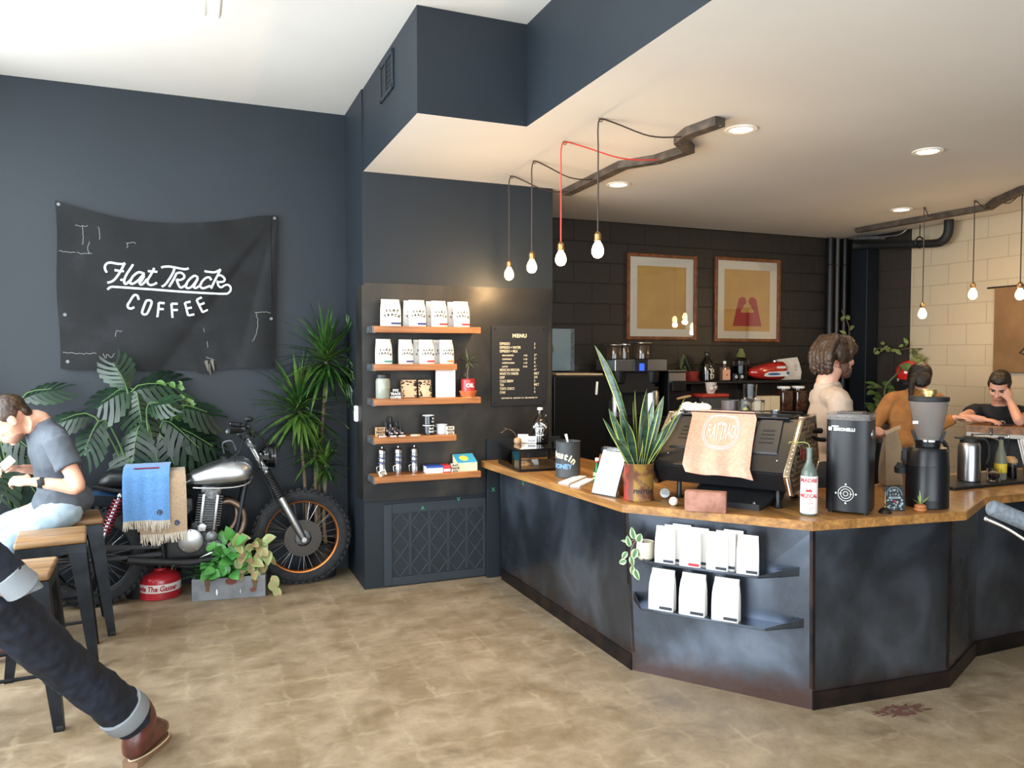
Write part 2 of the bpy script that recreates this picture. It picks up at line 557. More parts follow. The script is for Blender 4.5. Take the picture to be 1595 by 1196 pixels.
def wood(name, c1, c2, c3, axis='X', scale=1.0, rough=0.45, coat=0.15):
    def f(N, L, b, tc):
        mp = N.new('ShaderNodeMapping'); L.new(tc.outputs['Object'], mp.inputs['Vector'])
        s = [9 * scale, 9 * scale, 9 * scale]; s['XYZ'.index(axis)] = 0.8 * scale
        mp.inputs['Scale'].default_value = s
        nz = N.new('ShaderNodeTexNoise'); nz.inputs['Scale'].default_value = 3.0; nz.inputs['Detail'].default_value = 8; nz.inputs['Distortion'].default_value = 0.7
        L.new(mp.outputs[0], nz.inputs['Vector'])
        cr = ramp(N, [(0.28, lin(c1)), (0.5, lin(c2)), (0.72, lin(c3))])
        L.new(nz.outputs['Fac'], cr.inputs['Fac'])
        n2 = N.new('ShaderNodeTexNoise'); n2.inputs['Scale'].default_value = 2.2; n2.inputs['Detail'].default_value = 2
        mp2 = N.new('ShaderNodeMapping'); L.new(tc.outputs['Object'], mp2.inputs['Vector'])
        s2 = [6, 6, 6]; s2['XYZ'.index(axis)] = 0.5
        mp2.inputs['Scale'].default_value = s2
        L.new(mp2.outputs[0], n2.inputs['Vector'])
        mx = N.new('ShaderNodeMix'); mx.data_type = 'RGBA'; mx.blend_type = 'MULTIPLY'
        c2r = ramp(N, [(0.35, (0.62, 0.60, 0.58, 1)), (0.6, (1, 1, 1, 1))])
        L.new(n2.outputs['Fac'], c2r.inputs['Fac'])
        mx.inputs['Factor'].default_value = 0.8
        L.new(cr.outputs[0], mx.inputs['A']); L.new(c2r.outputs[0], mx.inputs['B'])
        L.new(mx.outputs['Result'], b.inputs['Base Color'])
        b.inputs['Roughness'].default_value = rough; b.inputs['Coat Weight'].default_value = coat
        bp = N.new('ShaderNodeBump'); bp.inputs['Strength'].default_value = 0.12; bp.inputs['Distance'].default_value = 0.002
        L.new(nz.outputs['Fac'], bp.inputs['Height']); L.new(bp.outputs[0], b.inputs['Normal'])
    return node_mat(name, f)
M_block = wood('butcher_block_wood', '#80582f', '#9d6f3c', '#b88849', 'Y', 1.6, .4)
M_shelfwood = wood('orange_shelf_wood', '#8a5128', '#a86a36', '#bd8046', 'X')
M_seatwood = wood('stool_seat_wood', '#6b4c30', '#8d6b44', '#a58557', 'X', rough=0.5)
M_tablewood = wood('dark_table_wood', '#5f3d22', '#875a32', '#a87442', 'Y')

def m_steel(N, L, b, tc):
    nz = N.new('ShaderNodeTexNoise'); nz.inputs['Scale'].default_value = 2.4; nz.inputs['Detail'].default_value = 8; nz.inputs['Distortion'].default_value = 0.35
    mp = N.new('ShaderNodeMapping'); mp.inputs['Scale'].default_value = (1, 1, 0.8); L.new(tc.outputs['Object'], mp.inputs['Vector'])
    L.new(mp.outputs[0], nz.inputs['Vector'])
    cr = ramp(N, [(0.3, lin('#42474f')), (0.5, lin('#5b636f')), (0.66, lin('#768191')), (0.8, lin('#655c55'))])
    L.new(nz.outputs['Fac'], cr.inputs['Fac'])
    sep = N.new('ShaderNodeSeparateXYZ'); L.new(tc.outputs['Object'], sep.inputs[0])
    n2 = N.new('ShaderNodeTexNoise'); n2.inputs['Scale'].default_value = 6; n2.inputs['Detail'].default_value = 5
    L.new(tc.outputs['Object'], n2.inputs['Vector'])
    ad = N.new('ShaderNodeMath'); ad.operation = 'MULTIPLY_ADD'; ad.inputs[1].default_value = 0.22
    L.new(n2.outputs['Fac'], ad.inputs[0]); L.new(sep.outputs['Z'], ad.inputs[2])
    rr = ramp(N, [(0.16, (0.8, 0.8, 0.8, 1)), (0.27, (0, 0, 0, 1))])
    L.new(ad.outputs[0], rr.inputs['Fac'])
    mx = N.new('ShaderNodeMix'); mx.data_type = 'RGBA'
    L.new(rr.outputs[0], mx.inputs['Factor']); L.new(cr.outputs[0], mx.inputs['A']); mx.inputs['B'].default_value = lin('#5d4438')
    L.new(mx.outputs['Result'], b.inputs['Base Color'])
    b.inputs['Metallic'].default_value = 0.9
    r2 = ramp(N, [(0.35, (0.22, 0.22, 0.22, 1)), (0.7, (0.40, 0.40, 0.40, 1))])
    L.new(nz.outputs['Fac'], r2.inputs['Fac']); L.new(r2.outputs[0], b.inputs['Roughness'])
M_steel = node_mat('patina_steel', m_steel)
def m_steel2(N, L, b, tc):
    nz = N.new('ShaderNodeTexNoise'); nz.inputs['Scale'].default_value = 2.0; nz.inputs['Detail'].default_value = 7; nz.inputs['Distortion'].default_value = 0.9
    L.new(tc.outputs['Object'], nz.inputs['Vector'])
    cr = ramp(N, [(0.35, lin('#2a2a2a')), (0.55, lin('#3c3a37')), (0.75, lin('#544d44'))])
    L.new(nz.outputs['Fac'], cr.inputs['Fac']); L.new(cr.outputs[0], b.inputs['Base Color'])
    b.inputs['Metallic'].default_value = 0.75; b.inputs['Roughness'].default_value = 0.5
M_panelsteel = node_mat('blackened_steel_panel', m_steel2)
M_rust = mat('rust_brown_steel', '#3c302b', 0.45, 0.8, noise=(7, '#262425', 0.4, 0.6))
M_black = mat('black_metal', '#15161a', 0.42, 0.3)
M_blackmatte = mat('black_matte', '#131416', 0.6)
M_galv = mat('galvanised_steel', '#7d8286', 0.45, 0.8, noise=(30, '#63686c', 0.4, 0.6))
M_chrome = mat('polished_chrome', '#d6d9dc', 0.12, 1.0)
M_brushed = mat('brushed_stainless', '#b4b6b8', 0.30, 1.0)
M_white = mat('white_paper', '#eeece8', 0.65)
M_bagwhite = mat('white_coffee_bag', '#dedbd5', 0.55, bump=(25, 0.15, 0.004))
M_ink = mat('black_ink', '#1b1c1e', 0.6)

ZT, ZB = 0.905, 0.860
top_poly = [(2.00, 5.24), (2.11, 3.555), (2.725, 2.822), (3.63, 2.712), (4.09, 2.945), (6.3, 2.93), (6.3, 3.62), (4.3, 3.64), (3.75, 3.46), (3.14, 3.60), (2.92, 3.92), (2.76, 5.44), (2.0, 5.44)]
base_lo = [(2.15, 5.38), (2.172, 3.540), (2.722, 2.806), (3.555, 2.738), (4.06, 2.965), (6.3, 2.99), (6.3, 3.56), (4.28, 3.58), (3.72, 3.42), (3.12, 3.56), (2.88, 3.90), (2.72, 5.38)]
base_hi = [(2.13, 5.38), (2.138, 3.562), (2.728, 2.825), (3.565, 2.745), (4.07, 2.97), (6.3, 2.99), (6.3, 3.56), (4.28, 3.58), (3.72, 3.42), (3.12, 3.56), (2.88, 3.90), (2.72, 5.38)]
counter = thing('bar_counter', 'angular bar base clad in blue-grey patina steel with two bent ledges', 'counter', (2.15, 3.6, 0))
cx0 = Matrix.Translation((-2.15, -3.6, 0))
b = MB(cx0); b.loft([[(x, y, 0.0) for x, y in base_lo], [(x, y, ZB) for x, y in base_hi]]); b.build('body', M_steel, counter, smooth=0)
b = MB(cx0); b.prism(top_poly, ZB, ZT)
bmesh.ops.bevel(b.bm, geom=[e for e in b.bm.edges if abs(e.verts[0].co.z - e.verts[1].co.z) < 1e-4 and e.verts[0].co.z > 0.88], offset=0.004, segments=1, affect='EDGES')
o = b.build('worktop', M_block, smooth=0); o.location = (2.15, 3.6, 0)
tag(o, 'continuous orange butcher block worktop with angled corners on the steel bar', 'worktop')
b = MB(cx0)
def offs(p, q, o):
    p, q = Vector((p[0], p[1], 0)), Vector((q[0], q[1], 0)); d = (q - p).normalized(); n = Vector((-d.y, d.x, 0))
    return p - n * -o if False else p, q, n
def strip(bb, p, q, z0, z1, th):
    P, Q, n = offs(p, q, 0)
    if n.dot(Vector((0 - P.x, 0 - P.y, 0))) < 0: n = -n
    c = (P + Q) / 2 + n * (th / 2)
    d = Q - P
    bb.box((c.x, c.y, (z0 + z1) / 2), (d.length, th, z1 - z0), Matrix.Rotation(atan2(d.y, d.x), 3, 'Z'))
for i in (0, 2, 3, 4):
    strip(b, base_lo[i], base_lo[i + 1], 0.0, 0.085, 0.008)
b.build('plinth', M_rust, counter, smooth=0)
def corner_angle(lo, hi, d1, d2):
    bb = MB(cx0)
    for d in (d1, d2):
        dv = Vector((d[0], d[1], 0)).normalized(); n = Vector((-dv.y, dv.x, 0))
        if n.dot(Vector((-lo[0], -lo[1], 0))) < 0: n = -n
        a0 = Vector((lo[0], lo[1], 0.10)) + n * 0.002; a1 = Vector((hi[0], hi[1], ZB - 0.001)) + n * 0.002
        w = dv * 0.014
        ring0 = [a0, a0 + w, a0 + w - n * 0.004, a0 - n * 0.004]; ring1 = [a1, a1 + w, a1 + w - n * 0.004, a1 - n * 0.004]
        bb.loft([ring0, ring1])
    bb.build('corner_trim', M_rust, counter, smooth=0)
for i in (1, 2, 3):
    d1 = (base_lo[i - 1][0] - base_lo[i][0], base_lo[i - 1][1] - base_lo[i][1]); d2 = (base_lo[i + 1][0] - base_lo[i][0], base_lo[i + 1][1] - base_lo[i][1])
    corner_angle(base_lo[i], base_hi[i], d1, d2)
A1 = Vector((2.135, 3.558, 0)); UF = Vector((0.616, -0.788, 0)); NF = Vector((-0.788, -0.616, 0))
def onface(u, n, z):
    return A1 + UF * u + NF * n + Vector((0, 0, z))
LEDGES = []
for z, ua, ub, fa, fb in ((0.634, 0.06, 0.905, 0.15, 0.72), (0.388, 0.03, 0.935, 0.135, 0.755)):
    bb = MB(cx0); D = 0.13; t = 0.004
    plate = [onface(ua, -0.03, z), onface(fa, D, z), onface(fb, D, z), onface(ub, -0.03, z)]
    bb.loft([plate, [p + Vector((0, 0, t)) for p in plate]])
    for p, q, h0, h1 in ((plate[0], plate[1], 0.05, 0.012), (plate[1], plate[2], 0.012, 0.012), (plate[2], plate[3], 0.012, 0.05)):
        d = (q - p).normalized(); s = Vector((-d.y, d.x, 0)) * 0.003
        bb.loft([[p, p + s, p + s + Vector((0, 0, h0)), p + Vector((0, 0, h0))], [q, q + s, q + s + Vector((0, 0, h1)), q + Vector((0, 0, h1))]])
    bb.build('ledge', M_steel, counter, smooth=0)

b = MB(); b.box((0, 0, 0.53), (0.62, 0.045, 1.06), bev=0.003)
o = b.build('steel_backsplash', M_navy, smooth=0); o.location = (2.365, 5.468, 0)
tag(o, 'dark navy upright board at the counter end behind the glass pastry case', 'board')

def bag_mesh(w, h, d, crease=0.0):
    """square-bottomed paper pouch, front towards -y, pinched flat at the top"""
    bb = MB()
    rings = []
    for z, ww, dd, dy in ((0, .97, .96, 0), (.03, 1, 1, 0), (.35, 1.0, 1.0, 0), (.62, .99, .86, .02), (.80, .96, .58, .10), (.90, .93, .30, .20), (.985, .92, .16, .25), (1.0, .91, .12, .25)):
        hw, hd = w / 2 * ww, d / 2 * dd
        y0 = d * dy
        r = min(hd, 0.012) * 0.9
        ring = [(-hw + r, y0 - hd), (0, y0 - hd - 0.002), (hw - r, y0 - hd), (hw, y0 - hd + r), (hw - 0.2 * hd * (z < .9), y0), (hw, y0 + hd - r), (hw - r, y0 + hd), (0, y0 + hd), (-hw + r, y0 + hd), (-hw, y0 + hd - r), (-hw + 0.2 * hd * (z < .9), y0), (-hw, y0 - hd + r)]
        rings.append([(x, y, z * h) for x, y in ring])
    bb.loft(rings)
    return bb
BAG_COL = {'blue': mat('blue_label', '#2f3a6e', 0.6), 'red': mat('red_label', '#b3272d', 0.6), 'green': mat('green_label', '#2c7d74', 0.6),
           'orange': mat('orange_label', '#e2703a', 0.6), 'black': mat('black_label', '#2b3038', 0.6)}
def coffee_bag(label, loc, rz, w, h, d, colr, group, printed=True):
    t = thing('coffee_bag', label, 'coffee bag', loc, rz, group)
    bag_mesh(w, h, d).build('pouch', M_bagwhite, t, smooth=50)
    lb = MB()
    lb.box((w * 0.22, -d / 2 - 0.0022, h * 0.105), (w * 0.50, 0.002, h * 0.07))
    lb.build('colour_label', BAG_COL[colr], t, smooth=0)
    if printed:
        pb = MB()
        M = Matrix.Translation((0.003, -d / 2 - 0.0022, h * 0.52)) @ FRONT
        arc_text(pb, 'FLAT', w * 0.19, w * 0.75, M @ Matrix.Translation((0, w * .03, 0)), spread=w * 0.17, bold=w * 0.008)
        arc_text(pb, 'TRACK', w * 0.19, w * 0.75, M @ Matrix.Translation((0, -w * .19, 0)), spread=w * 0.17, bold=w * 0.008)
        pb.build('lettering', M_ink, t, smooth=0)
    return t
ang = atan2(-NF.x, NF.y) + pi      # turn so that local -y faces the room
ang = atan2(NF.y, NF.x) + pi / 2
up = 'bags on the upper counter ledge'; lo_ = 'bags on the lower counter ledge'
ul, ll = 0.638, 0.392
for u, n, lab, col in (
    (0.255, 0.108, 'front white coffee bag of the first cluster beside the cream plant pot', 'black'),
    (0.285, 0.068, 'middle white coffee bag in the cluster next to the cream plant pot', 'black'),
    (0.315, 0.028, 'rearmost white coffee bag in the cluster next to the cream plant pot', 'black'),
    (0.385, 0.108, 'white coffee bag with red label in front on the upper counter ledge', 'red'),
    (0.415, 0.062, 'white coffee bag peeking out behind the red-labelled bag on the counter ledge', 'black'),
    (0.520, 0.108, 'front white coffee bag in the third cluster of the upper counter ledge', 'black'),
    (0.550, 0.068, 'middle white coffee bag in the third cluster of the upper counter ledge', 'black'),
    (0.578, 0.028, 'rearmost white coffee bag in the third cluster of the upper counter ledge', 'black'),
    (0.665, 0.100, 'lone white coffee bag at the empty end of the upper counter ledge', 'black')):
    p = onface(u, n, ul)
    coffee_bag(lab, p, ang, 0.105, 0.192, 0.036, col, up, printed=False)
for u, n, lab in ((0.235, 0.085, 'white coffee bag on the lower counter ledge under the cream plant pot'),
                  (0.395, 0.085, 'middle white coffee bag of the three on the lower counter ledge'),
                  (0.560, 0.085, 'white coffee bag nearest the empty end of the lower counter ledge')):
    p = onface(u, n, ll)
    coffee_bag(lab, p, ang, 0.132, 0.208, 0.07, 'black', lo_, printed=False)

b = MB(); b.box((0, 0, 0), (1.475, 0.022, 1.57)); b.box((-0.745, 0.10, -0.005), (0.016, 0.22, 1.55))
for x, z in ((-.7, .75), (.7, .75), (-.7, -.75), (.7, -.75)):
    b.cyl((x, -0.011, z), (x, -0.015, z), 0.008, n=12)
o = b.build('steel_wall_panel', M_panelsteel, smooth=0); o.location = (1.872, 5.500, 1.43)
tag(o, 'large blackened steel panel on the column carrying five wooden shelves', 'wall panel')
YP = 5.489
def wall_shelf(x1, zt, label):
    t = thing('wall_shelf', label, 'shelf', (1.152, YP, zt), 0, 'wooden shelves on the steel panel')
    L = x1 - 1.152
    bb = MB(); bb.box((L / 2 + 0.004, -0.0945, -0.0225), (L - 0.008, 0.187, 0.045), bev=0.002, seg=1); bb.build('plank', M_shelfwood, t, smooth=0)
    bb = MB(); bb.box((0.002, -0.094, -0.0225), (0.005, 0.188, 0.047)); bb.box((0.012, -0.094, -0.0465), (0.025, 0.188, 0.003))
    for yy in (-0.05, -0.14): bb.cyl((-0.0005, yy, -0.0225), (-0.004, yy, -0.0225), 0.006, n=8)
    bb.build('end_bracket', M_galv, t, smooth=0)
    return t
S = [1.903, 1.637, 1.393, 1.125, 0.848]
wall_shelf(1.951, S[0], 'topmost wooden shelf on the steel panel with four clusters of bags')
wall_shelf(1.768, S[1], 'second wooden shelf from the top, short, with four bags')
wall_shelf(1.951, S[2], 'middle wooden shelf on the steel panel holding jar and red can plant')
wall_shelf(1.762, S[3], 'short wooden shelf holding enamel mugs and small black bottles')
wall_shelf(1.951, S[4], 'lowest wooden shelf on the steel panel holding three metal flasks')
g1, g2 = 'bags on the top wall shelf', 'bags on the second wall shelf'
for x, y, lab, col, w, h in (
    (1.296, 5.36, 'large white printed coffee bag with blue label nearest the bracket of the top shelf', 'blue', .142, .19),
    (1.487, 5.36, 'front white printed coffee bag with blue label, second on the top shelf', 'blue', .124, .19),
    (1.468, 5.43, 'white coffee bag tucked behind the second blue-labelled bag on the top shelf', 'blue', .124, .19),
    (1.650, 5.36, 'front white printed coffee bag with red label, third cluster of the top shelf', 'red', .118, .188),
    (1.632, 5.43, 'white coffee bag tucked behind the third cluster on the top shelf', 'red', .118, .188),
    (1.819, 5.36, 'front white printed coffee bag with red label at the open end of the top shelf', 'red', .120, .188),
    (1.795, 5.43, 'white coffee bag tucked behind the end bag of the top shelf', 'red', .120, .188)):
    coffee_bag(lab, (x, y, S[0]), 0, w, h, .055, col, g1)
for x, y, lab, col, w, h in (
    (1.247, 5.37, 'white printed coffee bag with green label on the second shelf', 'green', .114, .176),
    (1.406, 5.37, 'white printed coffee bag with blue label on the second shelf', 'blue', .104, .174),
    (1.556, 5.36, 'front white printed coffee bag with red label on the second shelf', 'red', .110, .174),
    (1.532, 5.43, 'white coffee bag tucked behind the red-labelled bag on the second shelf', 'red', .110, .174),
    (1.706, 5.36, 'front white printed coffee bag with orange label on the second shelf', 'orange', .104, .174),
    (1.680, 5.43, 'white coffee bag tucked behind the orange-labelled bag on the second shelf', 'orange', .108, .174)):
    coffee_bag(lab, (x, y, S[1]), 0, w, h, .055, col, g2)

M_jarglass = mat('grey_green_jar', '#8b9184', 0.25, coat=0.3)
t = thing('storage_jar', 'grey green jar with dark lid on the middle wall shelf', 'jar', (1.240, 5.37, S[2]))
b = MB(); b.lathe([(0.0, 0), (.047, 0), (.051, .006), (.051, .128), (.046, .140), (.044, .146)], n=28); b.build('jar_body', M_jarglass, t)
b = MB(); b.lathe([(.048, .144), (.050, .146), (.050, .168), (.047, .172), (0, .172)], n=28); b.build('lid', mat('dark_jar_lid', '#2b2d2c', 0.4, .4), t)
b = MB(); put_text(b, 'FLAT TRACK', .012, Matrix.Translation((.016, -.0, .075)) @ FRONT); wrap_cyl(b.bm.verts, .0515); b.build('lettering', mat('pale_ink', '#b9ad84', .6), t, smooth=0)

def sticker_box(label, loc, rz, w, h, lines, paper, ink, d=.025, tilt=0.0):
    t = thing('sticker_box', label, 'box', loc, rz)
    R = Matrix.Rotation(tilt, 4, 'Y')
    bb = MB(R); bb.box((0, 0, h / 2), (w, d, h), bev=.001, seg=1); bb.build('carton', paper, t, smooth=0)
    bb = MB(R); n = len(lines)
    for i, s in enumerate(lines):
        put_text(bb, s, h * .95 / n, Matrix.Translation((0, -d / 2 - .0012, h * (1 - (i + .92) / n))) @ FRONT, bold=.0008)
    bb.build('lettering', ink, t, smooth=0)
M_cream = mat('cream_card', '#d9cdb6', .7); M_tan = mat('kraft_card', '#b08d68', .7)
sticker_box('small black and white lettered box beside the grey green jar', (1.322, 5.345, S[2]), 0, .062, .072, ['FTC', 'TRACK', 'COFFEE'], M_blackmatte, M_white)
def patterned_pack(label, x, w, h):
    t = thing('patterned_pack', label, 'pack', (x, 5.38, S[2]), 0, 'patterned packs on the middle shelf')
    R = Matrix.Rotation(radians(-9), 4, 'X')
    bb = MB(R); bb.box((0, 0.008, h / 2 + .002), (w * .8, .03, h), bev=.003); bb.build('pack_body', mat('peach_pack_paper', '#d8b48f', .6), t, smooth=30)
    bb = MB(R); rd = random.Random(int(x * 1000))
    for k in range(34):
        s = rd.choice((-1, 1)); px = s * rd.uniform(w * .26, w * .40); pz = rd.uniform(.006, h - .006)
        a = rd.uniform(-1.2, 1.2); l = rd.uniform(.008, .022)
        bb.bar((px - l / 2 * cos(a), -.0085, pz - l / 2 * sin(a)), (px + l / 2 * cos(a), -.0085, pz + l / 2 * sin(a)), .003, .006, up=(0, 0, 1))
    for k in range(12):
        px = rd.uniform(-w * .35, w * .35); pz = h * .82 + rd.uniform(-.015, .02)
        bb.box((px, -.0085, min(pz, h - .004)), (rd.uniform(.006, .02), .003, rd.uniform(.003, .008)))
    bb.build('brush_marks', M_ink, t, smooth=0)
patterned_pack('wider cream pack with black brush marks on the middle shelf', 1.433, .14, .128)
patterned_pack('narrower cream pack with black brush marks beside the white board', 1.552, .115, .126)
b = MB(); b.box((0, 0, .1025), (.146, .02, .205), bev=.0015, seg=1)
o = b.build('white_card_sleeve', M_white, smooth=0); o.location = (1.706, 5.385, S[2])
tag(o, 'blank white upright card sleeve on the middle wall shelf', 'card')

def strap_leaf(bb, base, direc, L, w, droop, n=7, fold=0.25, twist=0.0, tipfrac=1.0):
    base = Vector(base); d = Vector(direc).normalized()
    side = d.cross(Vector((0, 0, 1)))
    if side.length < 1e-3: side = Vector((1, 0, 0))
    side.normalize()
    P = base.copy(); V = d.copy(); L1 = []; rows = []
    for i in range(n + 1):
        t = i / n
        ww = w * (0.55 + 0.45 * min(1, t * 4)) * (1 - max(0, (t - .35) / .65) ** 1.7 * tipfrac) * .5
        nrm = side.cross(V).normalized()
        s2 = (side * cos(twist * t) + nrm * sin(twist * t))
        n2 = s2.cross(V).normalized()
        rows.append((P - s2 * ww + n2 * (fold * ww), P.copy(), P + s2 * ww + n2 * (fold * ww)))
        V = (V + Vector((0, 0, -droop / n))).normalized()
        P = P + V * (L / n)
    bm = bb.bm
    vs = [[bm.verts.new(p) for p in r] for r in rows]
    fs = []
    for i in range(n):
        for j in range(2):
            fs.append(bm.faces.new((vs[i][j], vs[i + 1][j], vs[i + 1][j + 1], vs[i][j + 1])))
    bb._done([v for r in vs for v in r], fs)
    return P

M_terra = mat('terracotta', '#c2683c', .75, noise=(20, '#a9552f', .4, .7))
M_redcan = mat('red_enamel_tin', '#a82a2c', .35, coat=.3)
M_soil = mat('dark_soil', '#2b221b', .95, bump=(80, .8, .01))
M_stem = mat('tan_cane_stem', '#7d6a52', .8, noise=(40, '#5a4a38', .4, .6, (1, 1, 6)))
def leafmat(name, c1, c2, rough=.4, trans=0):
    m = mat(name, c1, rough, noise=(6, c2, .35, .7), spec=.5)
    return m
M_leaf_drac = leafmat('dracaena_leaf', '#2c5a26', '#6a8f3a')
t = thing('potted_spike_plant', 'small spiky plant in a red oil tin on the middle wall shelf', 'potted plant', (1.878, 5.38, S[2]))
b = MB(); b.lathe([(0, 0), (.052, 0), (.066, .042), (.063, .045), (.05, .040), (0, .040)], n=28); b.build('saucer', M_terra, t)
b = MB(); b.lathe([(.0, .034), (.053, .034), (.054, .04), (.052, .044), (.052, .126), (.055, .130), (.052, .132), (.049, .126), (0, .124)], n=28); b.build('oil_tin', M_redcan, t)
b = MB(); put_text(b, 'OIL', .040, Matrix.Translation((0, 0, .072)) @ FRONT, bold=.0012); wrap_cyl(b.bm.verts, .0535); b.build('lettering', M_white, t, smooth=0)
b = MB(); b.tube([(0, 0, .12), (-.004, 0, .18), (.003, 0, .22), (-.002, 0, .265)], .006, 8, smooth=4); b.tube([(0, 0, .19), (-.02, -.005, .17), (-.024, -.008, .15)], .003, 6); b.build('stem', M_stem, t)
b = MB(); rd = random.Random(3)
for k in range(22):
    a = k * 2.4; e = rd.uniform(-.2, 1.35)
    strap_leaf(b, (0, 0, .255), (cos(a) * cos(e), sin(a) * cos(e), sin(e)), rd.uniform(.07, .125), .011, rd.uniform(.2, .9), 5)
b.build('leaves', mat('grey_green_leaf', '#4c5a45', .5), t, smooth=60)

M_bottleblack = mat('glossy_black_bottle', '#16181f', .2, coat=.4)
sticker_box('small kraft box of stickers at the bracket end of the mug shelf', (1.215, 5.36, S[3]), 0, .066, .066, ['FLAT', 'TRACK', 'ATX'], M_tan, M_ink)
tpl = thing('dropper_bottle', 'tallest slim black bottle at the back of the bottle cluster', 'bottle', (1.305, 5.42, S[3]), 0, 'small black bottles on the mug shelf')
b = MB(); b.lathe([(0, 0), (.014, 0), (.0155, .003), (.0155, .062), (.012, .07), (.009, .072), (.009, .078)], n=16); b.build('bottle_body', M_bottleblack, tpl)
b = MB(); b.lathe([(.0105, .076), (.0105, .100), (.009, .102), (0, .102)], n=16); b.build('cap', M_blackmatte, tpl)
b = MB(); b.sphere((.006, -.0155, .036), (.0085, .0015, .0085)); b.build('round_label', mat('pink_sticker', '#c79f97', .6), tpl)
tpl.scale = (1.15, 1.15, 1.30)
for x, y, s, lab in ((1.268, 5.40, 1.0, 'slim black bottle at the kraft box side of the cluster, back row'), (1.345, 5.40, 1.0, 'slim black bottle at the mug side of the cluster, back row'),
                  (1.285, 5.345, .62, 'short black bottle at the front, next to the kraft box'), (1.322, 5.345, .68, 'short black bottle at the front centre of the cluster'), (1.362, 5.35, .62, 'short black bottle at the front, towards the mugs')):
    o = dup(tpl, (x, y, S[3]), 0, lab); o.scale = (1.1, 1.1, s)
M_patch = mat('white_sticker', '#dcd8d0', .6)
for x, y, w, lab, rz in ((1.225, 5.325, .05, 'white folded sticker lying in front of the kraft box', .3), (1.300, 5.318, .045, 'white sticker lying in front of the black bottles', -.2), (1.362, 5.318, .045, 'white sticker lying towards the middle of the mug shelf', .1)):
    b = MB(); b.box((0, 0, .004), (w, .028, .008), bev=.002, seg=1)
    o = b.build('sticker', M_patch, smooth=0); o.location = (x, y, S[3]); o.rotation_euler = (0, 0, rz)
    tag(o, lab, 'sticker', 'loose stickers on the mug shelf')
b = MB(); b.lathe([(0, 0), (.036, 0), (.038, .003), (.036, .007), (.012, .010), (0, .010)], n=24)
o = b.build('enamel_pin_badge', mat('pale_badge', '#d5d2b6', .4), smooth=40); o.location = (1.465, 5.335, S[3]); tag(o, 'pale round badge lying on the mug shelf', 'badge')
def enamel_mug(label, loc, rz, black=True, s=1.0):
    t = thing('enamel_mug', label, 'mug', loc, rz, 'enamel mugs on the wall shelf')
    m = mat('black_enamel', '#14161b', .2, coat=.5) if black else mat('white_enamel', '#d9dce0', .2, coat=.5)
    b = MB(); b.lathe([(0, 0), (.036 * s, 0), (.039 * s, .004), (.039 * s, .066 * s), (.037 * s, .066 * s), (.037 * s, .006), (0, .006)], n=28); b.build('cup', m, t)
    b = MB(); b.torus((0, 0, .068 * s), .0405 * s, .0035, n=28, k=8); b.build('rim', mat('white_enamel', '#d9dce0', .2, coat=.5), t)
    b = MB(); b.tube([(.036 * s, 0, .055 * s), (.062 * s, 0, .052 * s), (.064 * s, 0, .03 * s), (.038 * s, 0, .016 * s)], .004, 8, smooth=4); b.build('handle', m, t)
    b = MB(); put_text(b, 'FLAT', .018, Matrix.Translation((-.008, 0, .040)) @ FRONT, bold=.0006); put_text(b, 'TRACK', .016, Matrix.Translation((-.008, 0, .018)) @ FRONT, bold=.0006); wrap_cyl(b.bm.verts, .0395 * s)
    b.build('lettering', M_white if black else M_ink, t, smooth=0)
    return t
enamel_mug('lower black enamel mug of the stack of two', (1.572, 5.37, S[3]), .6)
enamel_mug('upper black enamel mug stacked on another mug', (1.570, 5.37, S[3] + .0715), 1.2)
enamel_mug('white enamel mug beside the stacked black mugs', (1.676, 5.385, S[3]), 2.6, False)
sticker_box('small lettered cream box at the open end of the mug shelf', (1.722, 5.33, S[3]), 0, .058, .058, ['FLAT', 'TRACK', 'ATX'], M_cream, M_ink)

M_flask = mat('polished_aluminium', '#c9ccd2', .22, 1.0)
M_flaskdark = mat('smoky_flask_band', '#5c6a8c', .3, .7)
fl = thing('metal_flask', 'metal travel flask at the bracket end of the lowest shelf', 'flask', (1.232, 5.38, S[4]), 0, 'metal flasks on the lowest shelf')
b = MB(); b.lathe([(0, 0), (.021, 0), (.0225, .004), (.0225, .075), (.019, .082), (.024, .092), (.026, .105), (.022, .118), (.026, .13), (.024, .142), (.025, .150), (.0255, .176), (.021, .184), (.006, .192), (.005, .202), (0, .204)], n=22); b.build('flask_body', M_flask, fl)
b = MB(); b.torus((0, 0, .086), .0215, .006, n=24); b.torus((0, 0, .122), .024, .004, n=24); b.build('joint_band', M_flaskdark, fl)
b = MB(); b.tube([(-.022, 0, .064), (-.037, 0, .058), (-.036, 0, .03), (-.034, 0, .022)], .0035, 8, smooth=4); b.build('lever', M_flask, fl)
dup(fl, (1.349, 5.38, S[4]), .15, 'middle metal travel flask of the three on the lowest shelf')
dup(fl, (1.468, 5.38, S[4]), -.1, 'metal travel flask nearest the striped box on the lowest shelf')
sticker_box('small tilted patterned box leaning in front of the first flask', (1.228, 5.325, S[4] + .006), 0, .052, .038, ['ATX', 'TX'], M_cream, M_ink, .02, -.35)
t = thing('striped_box', 'blue white and red box lying flat on the lowest shelf', 'box', (1.635, 5.37, S[4]), -.04)
b = MB(); b.mi = 0; b.box((-.03, 0, .025), (.125, .10, .05), bev=.002, seg=1); b.mi = 1; b.box((-.03, 0.0, .0515), (.125, .10, .003)); b.mi = 2; b.box((.062, 0, .0265), (.056, .1002, .053), bev=.002, seg=1)
b.mi = 1; b.box((-.03, -.0505, .044), (.125, .001, .012)); b.mi = 0; b.box((.062, -.0506, .018), (.05, .001, .018))
b.build('carton', [M_white, mat('royal_blue_print', '#2b4f9c', .5), mat('bright_red_print', '#c23038', .5)], t, smooth=0)
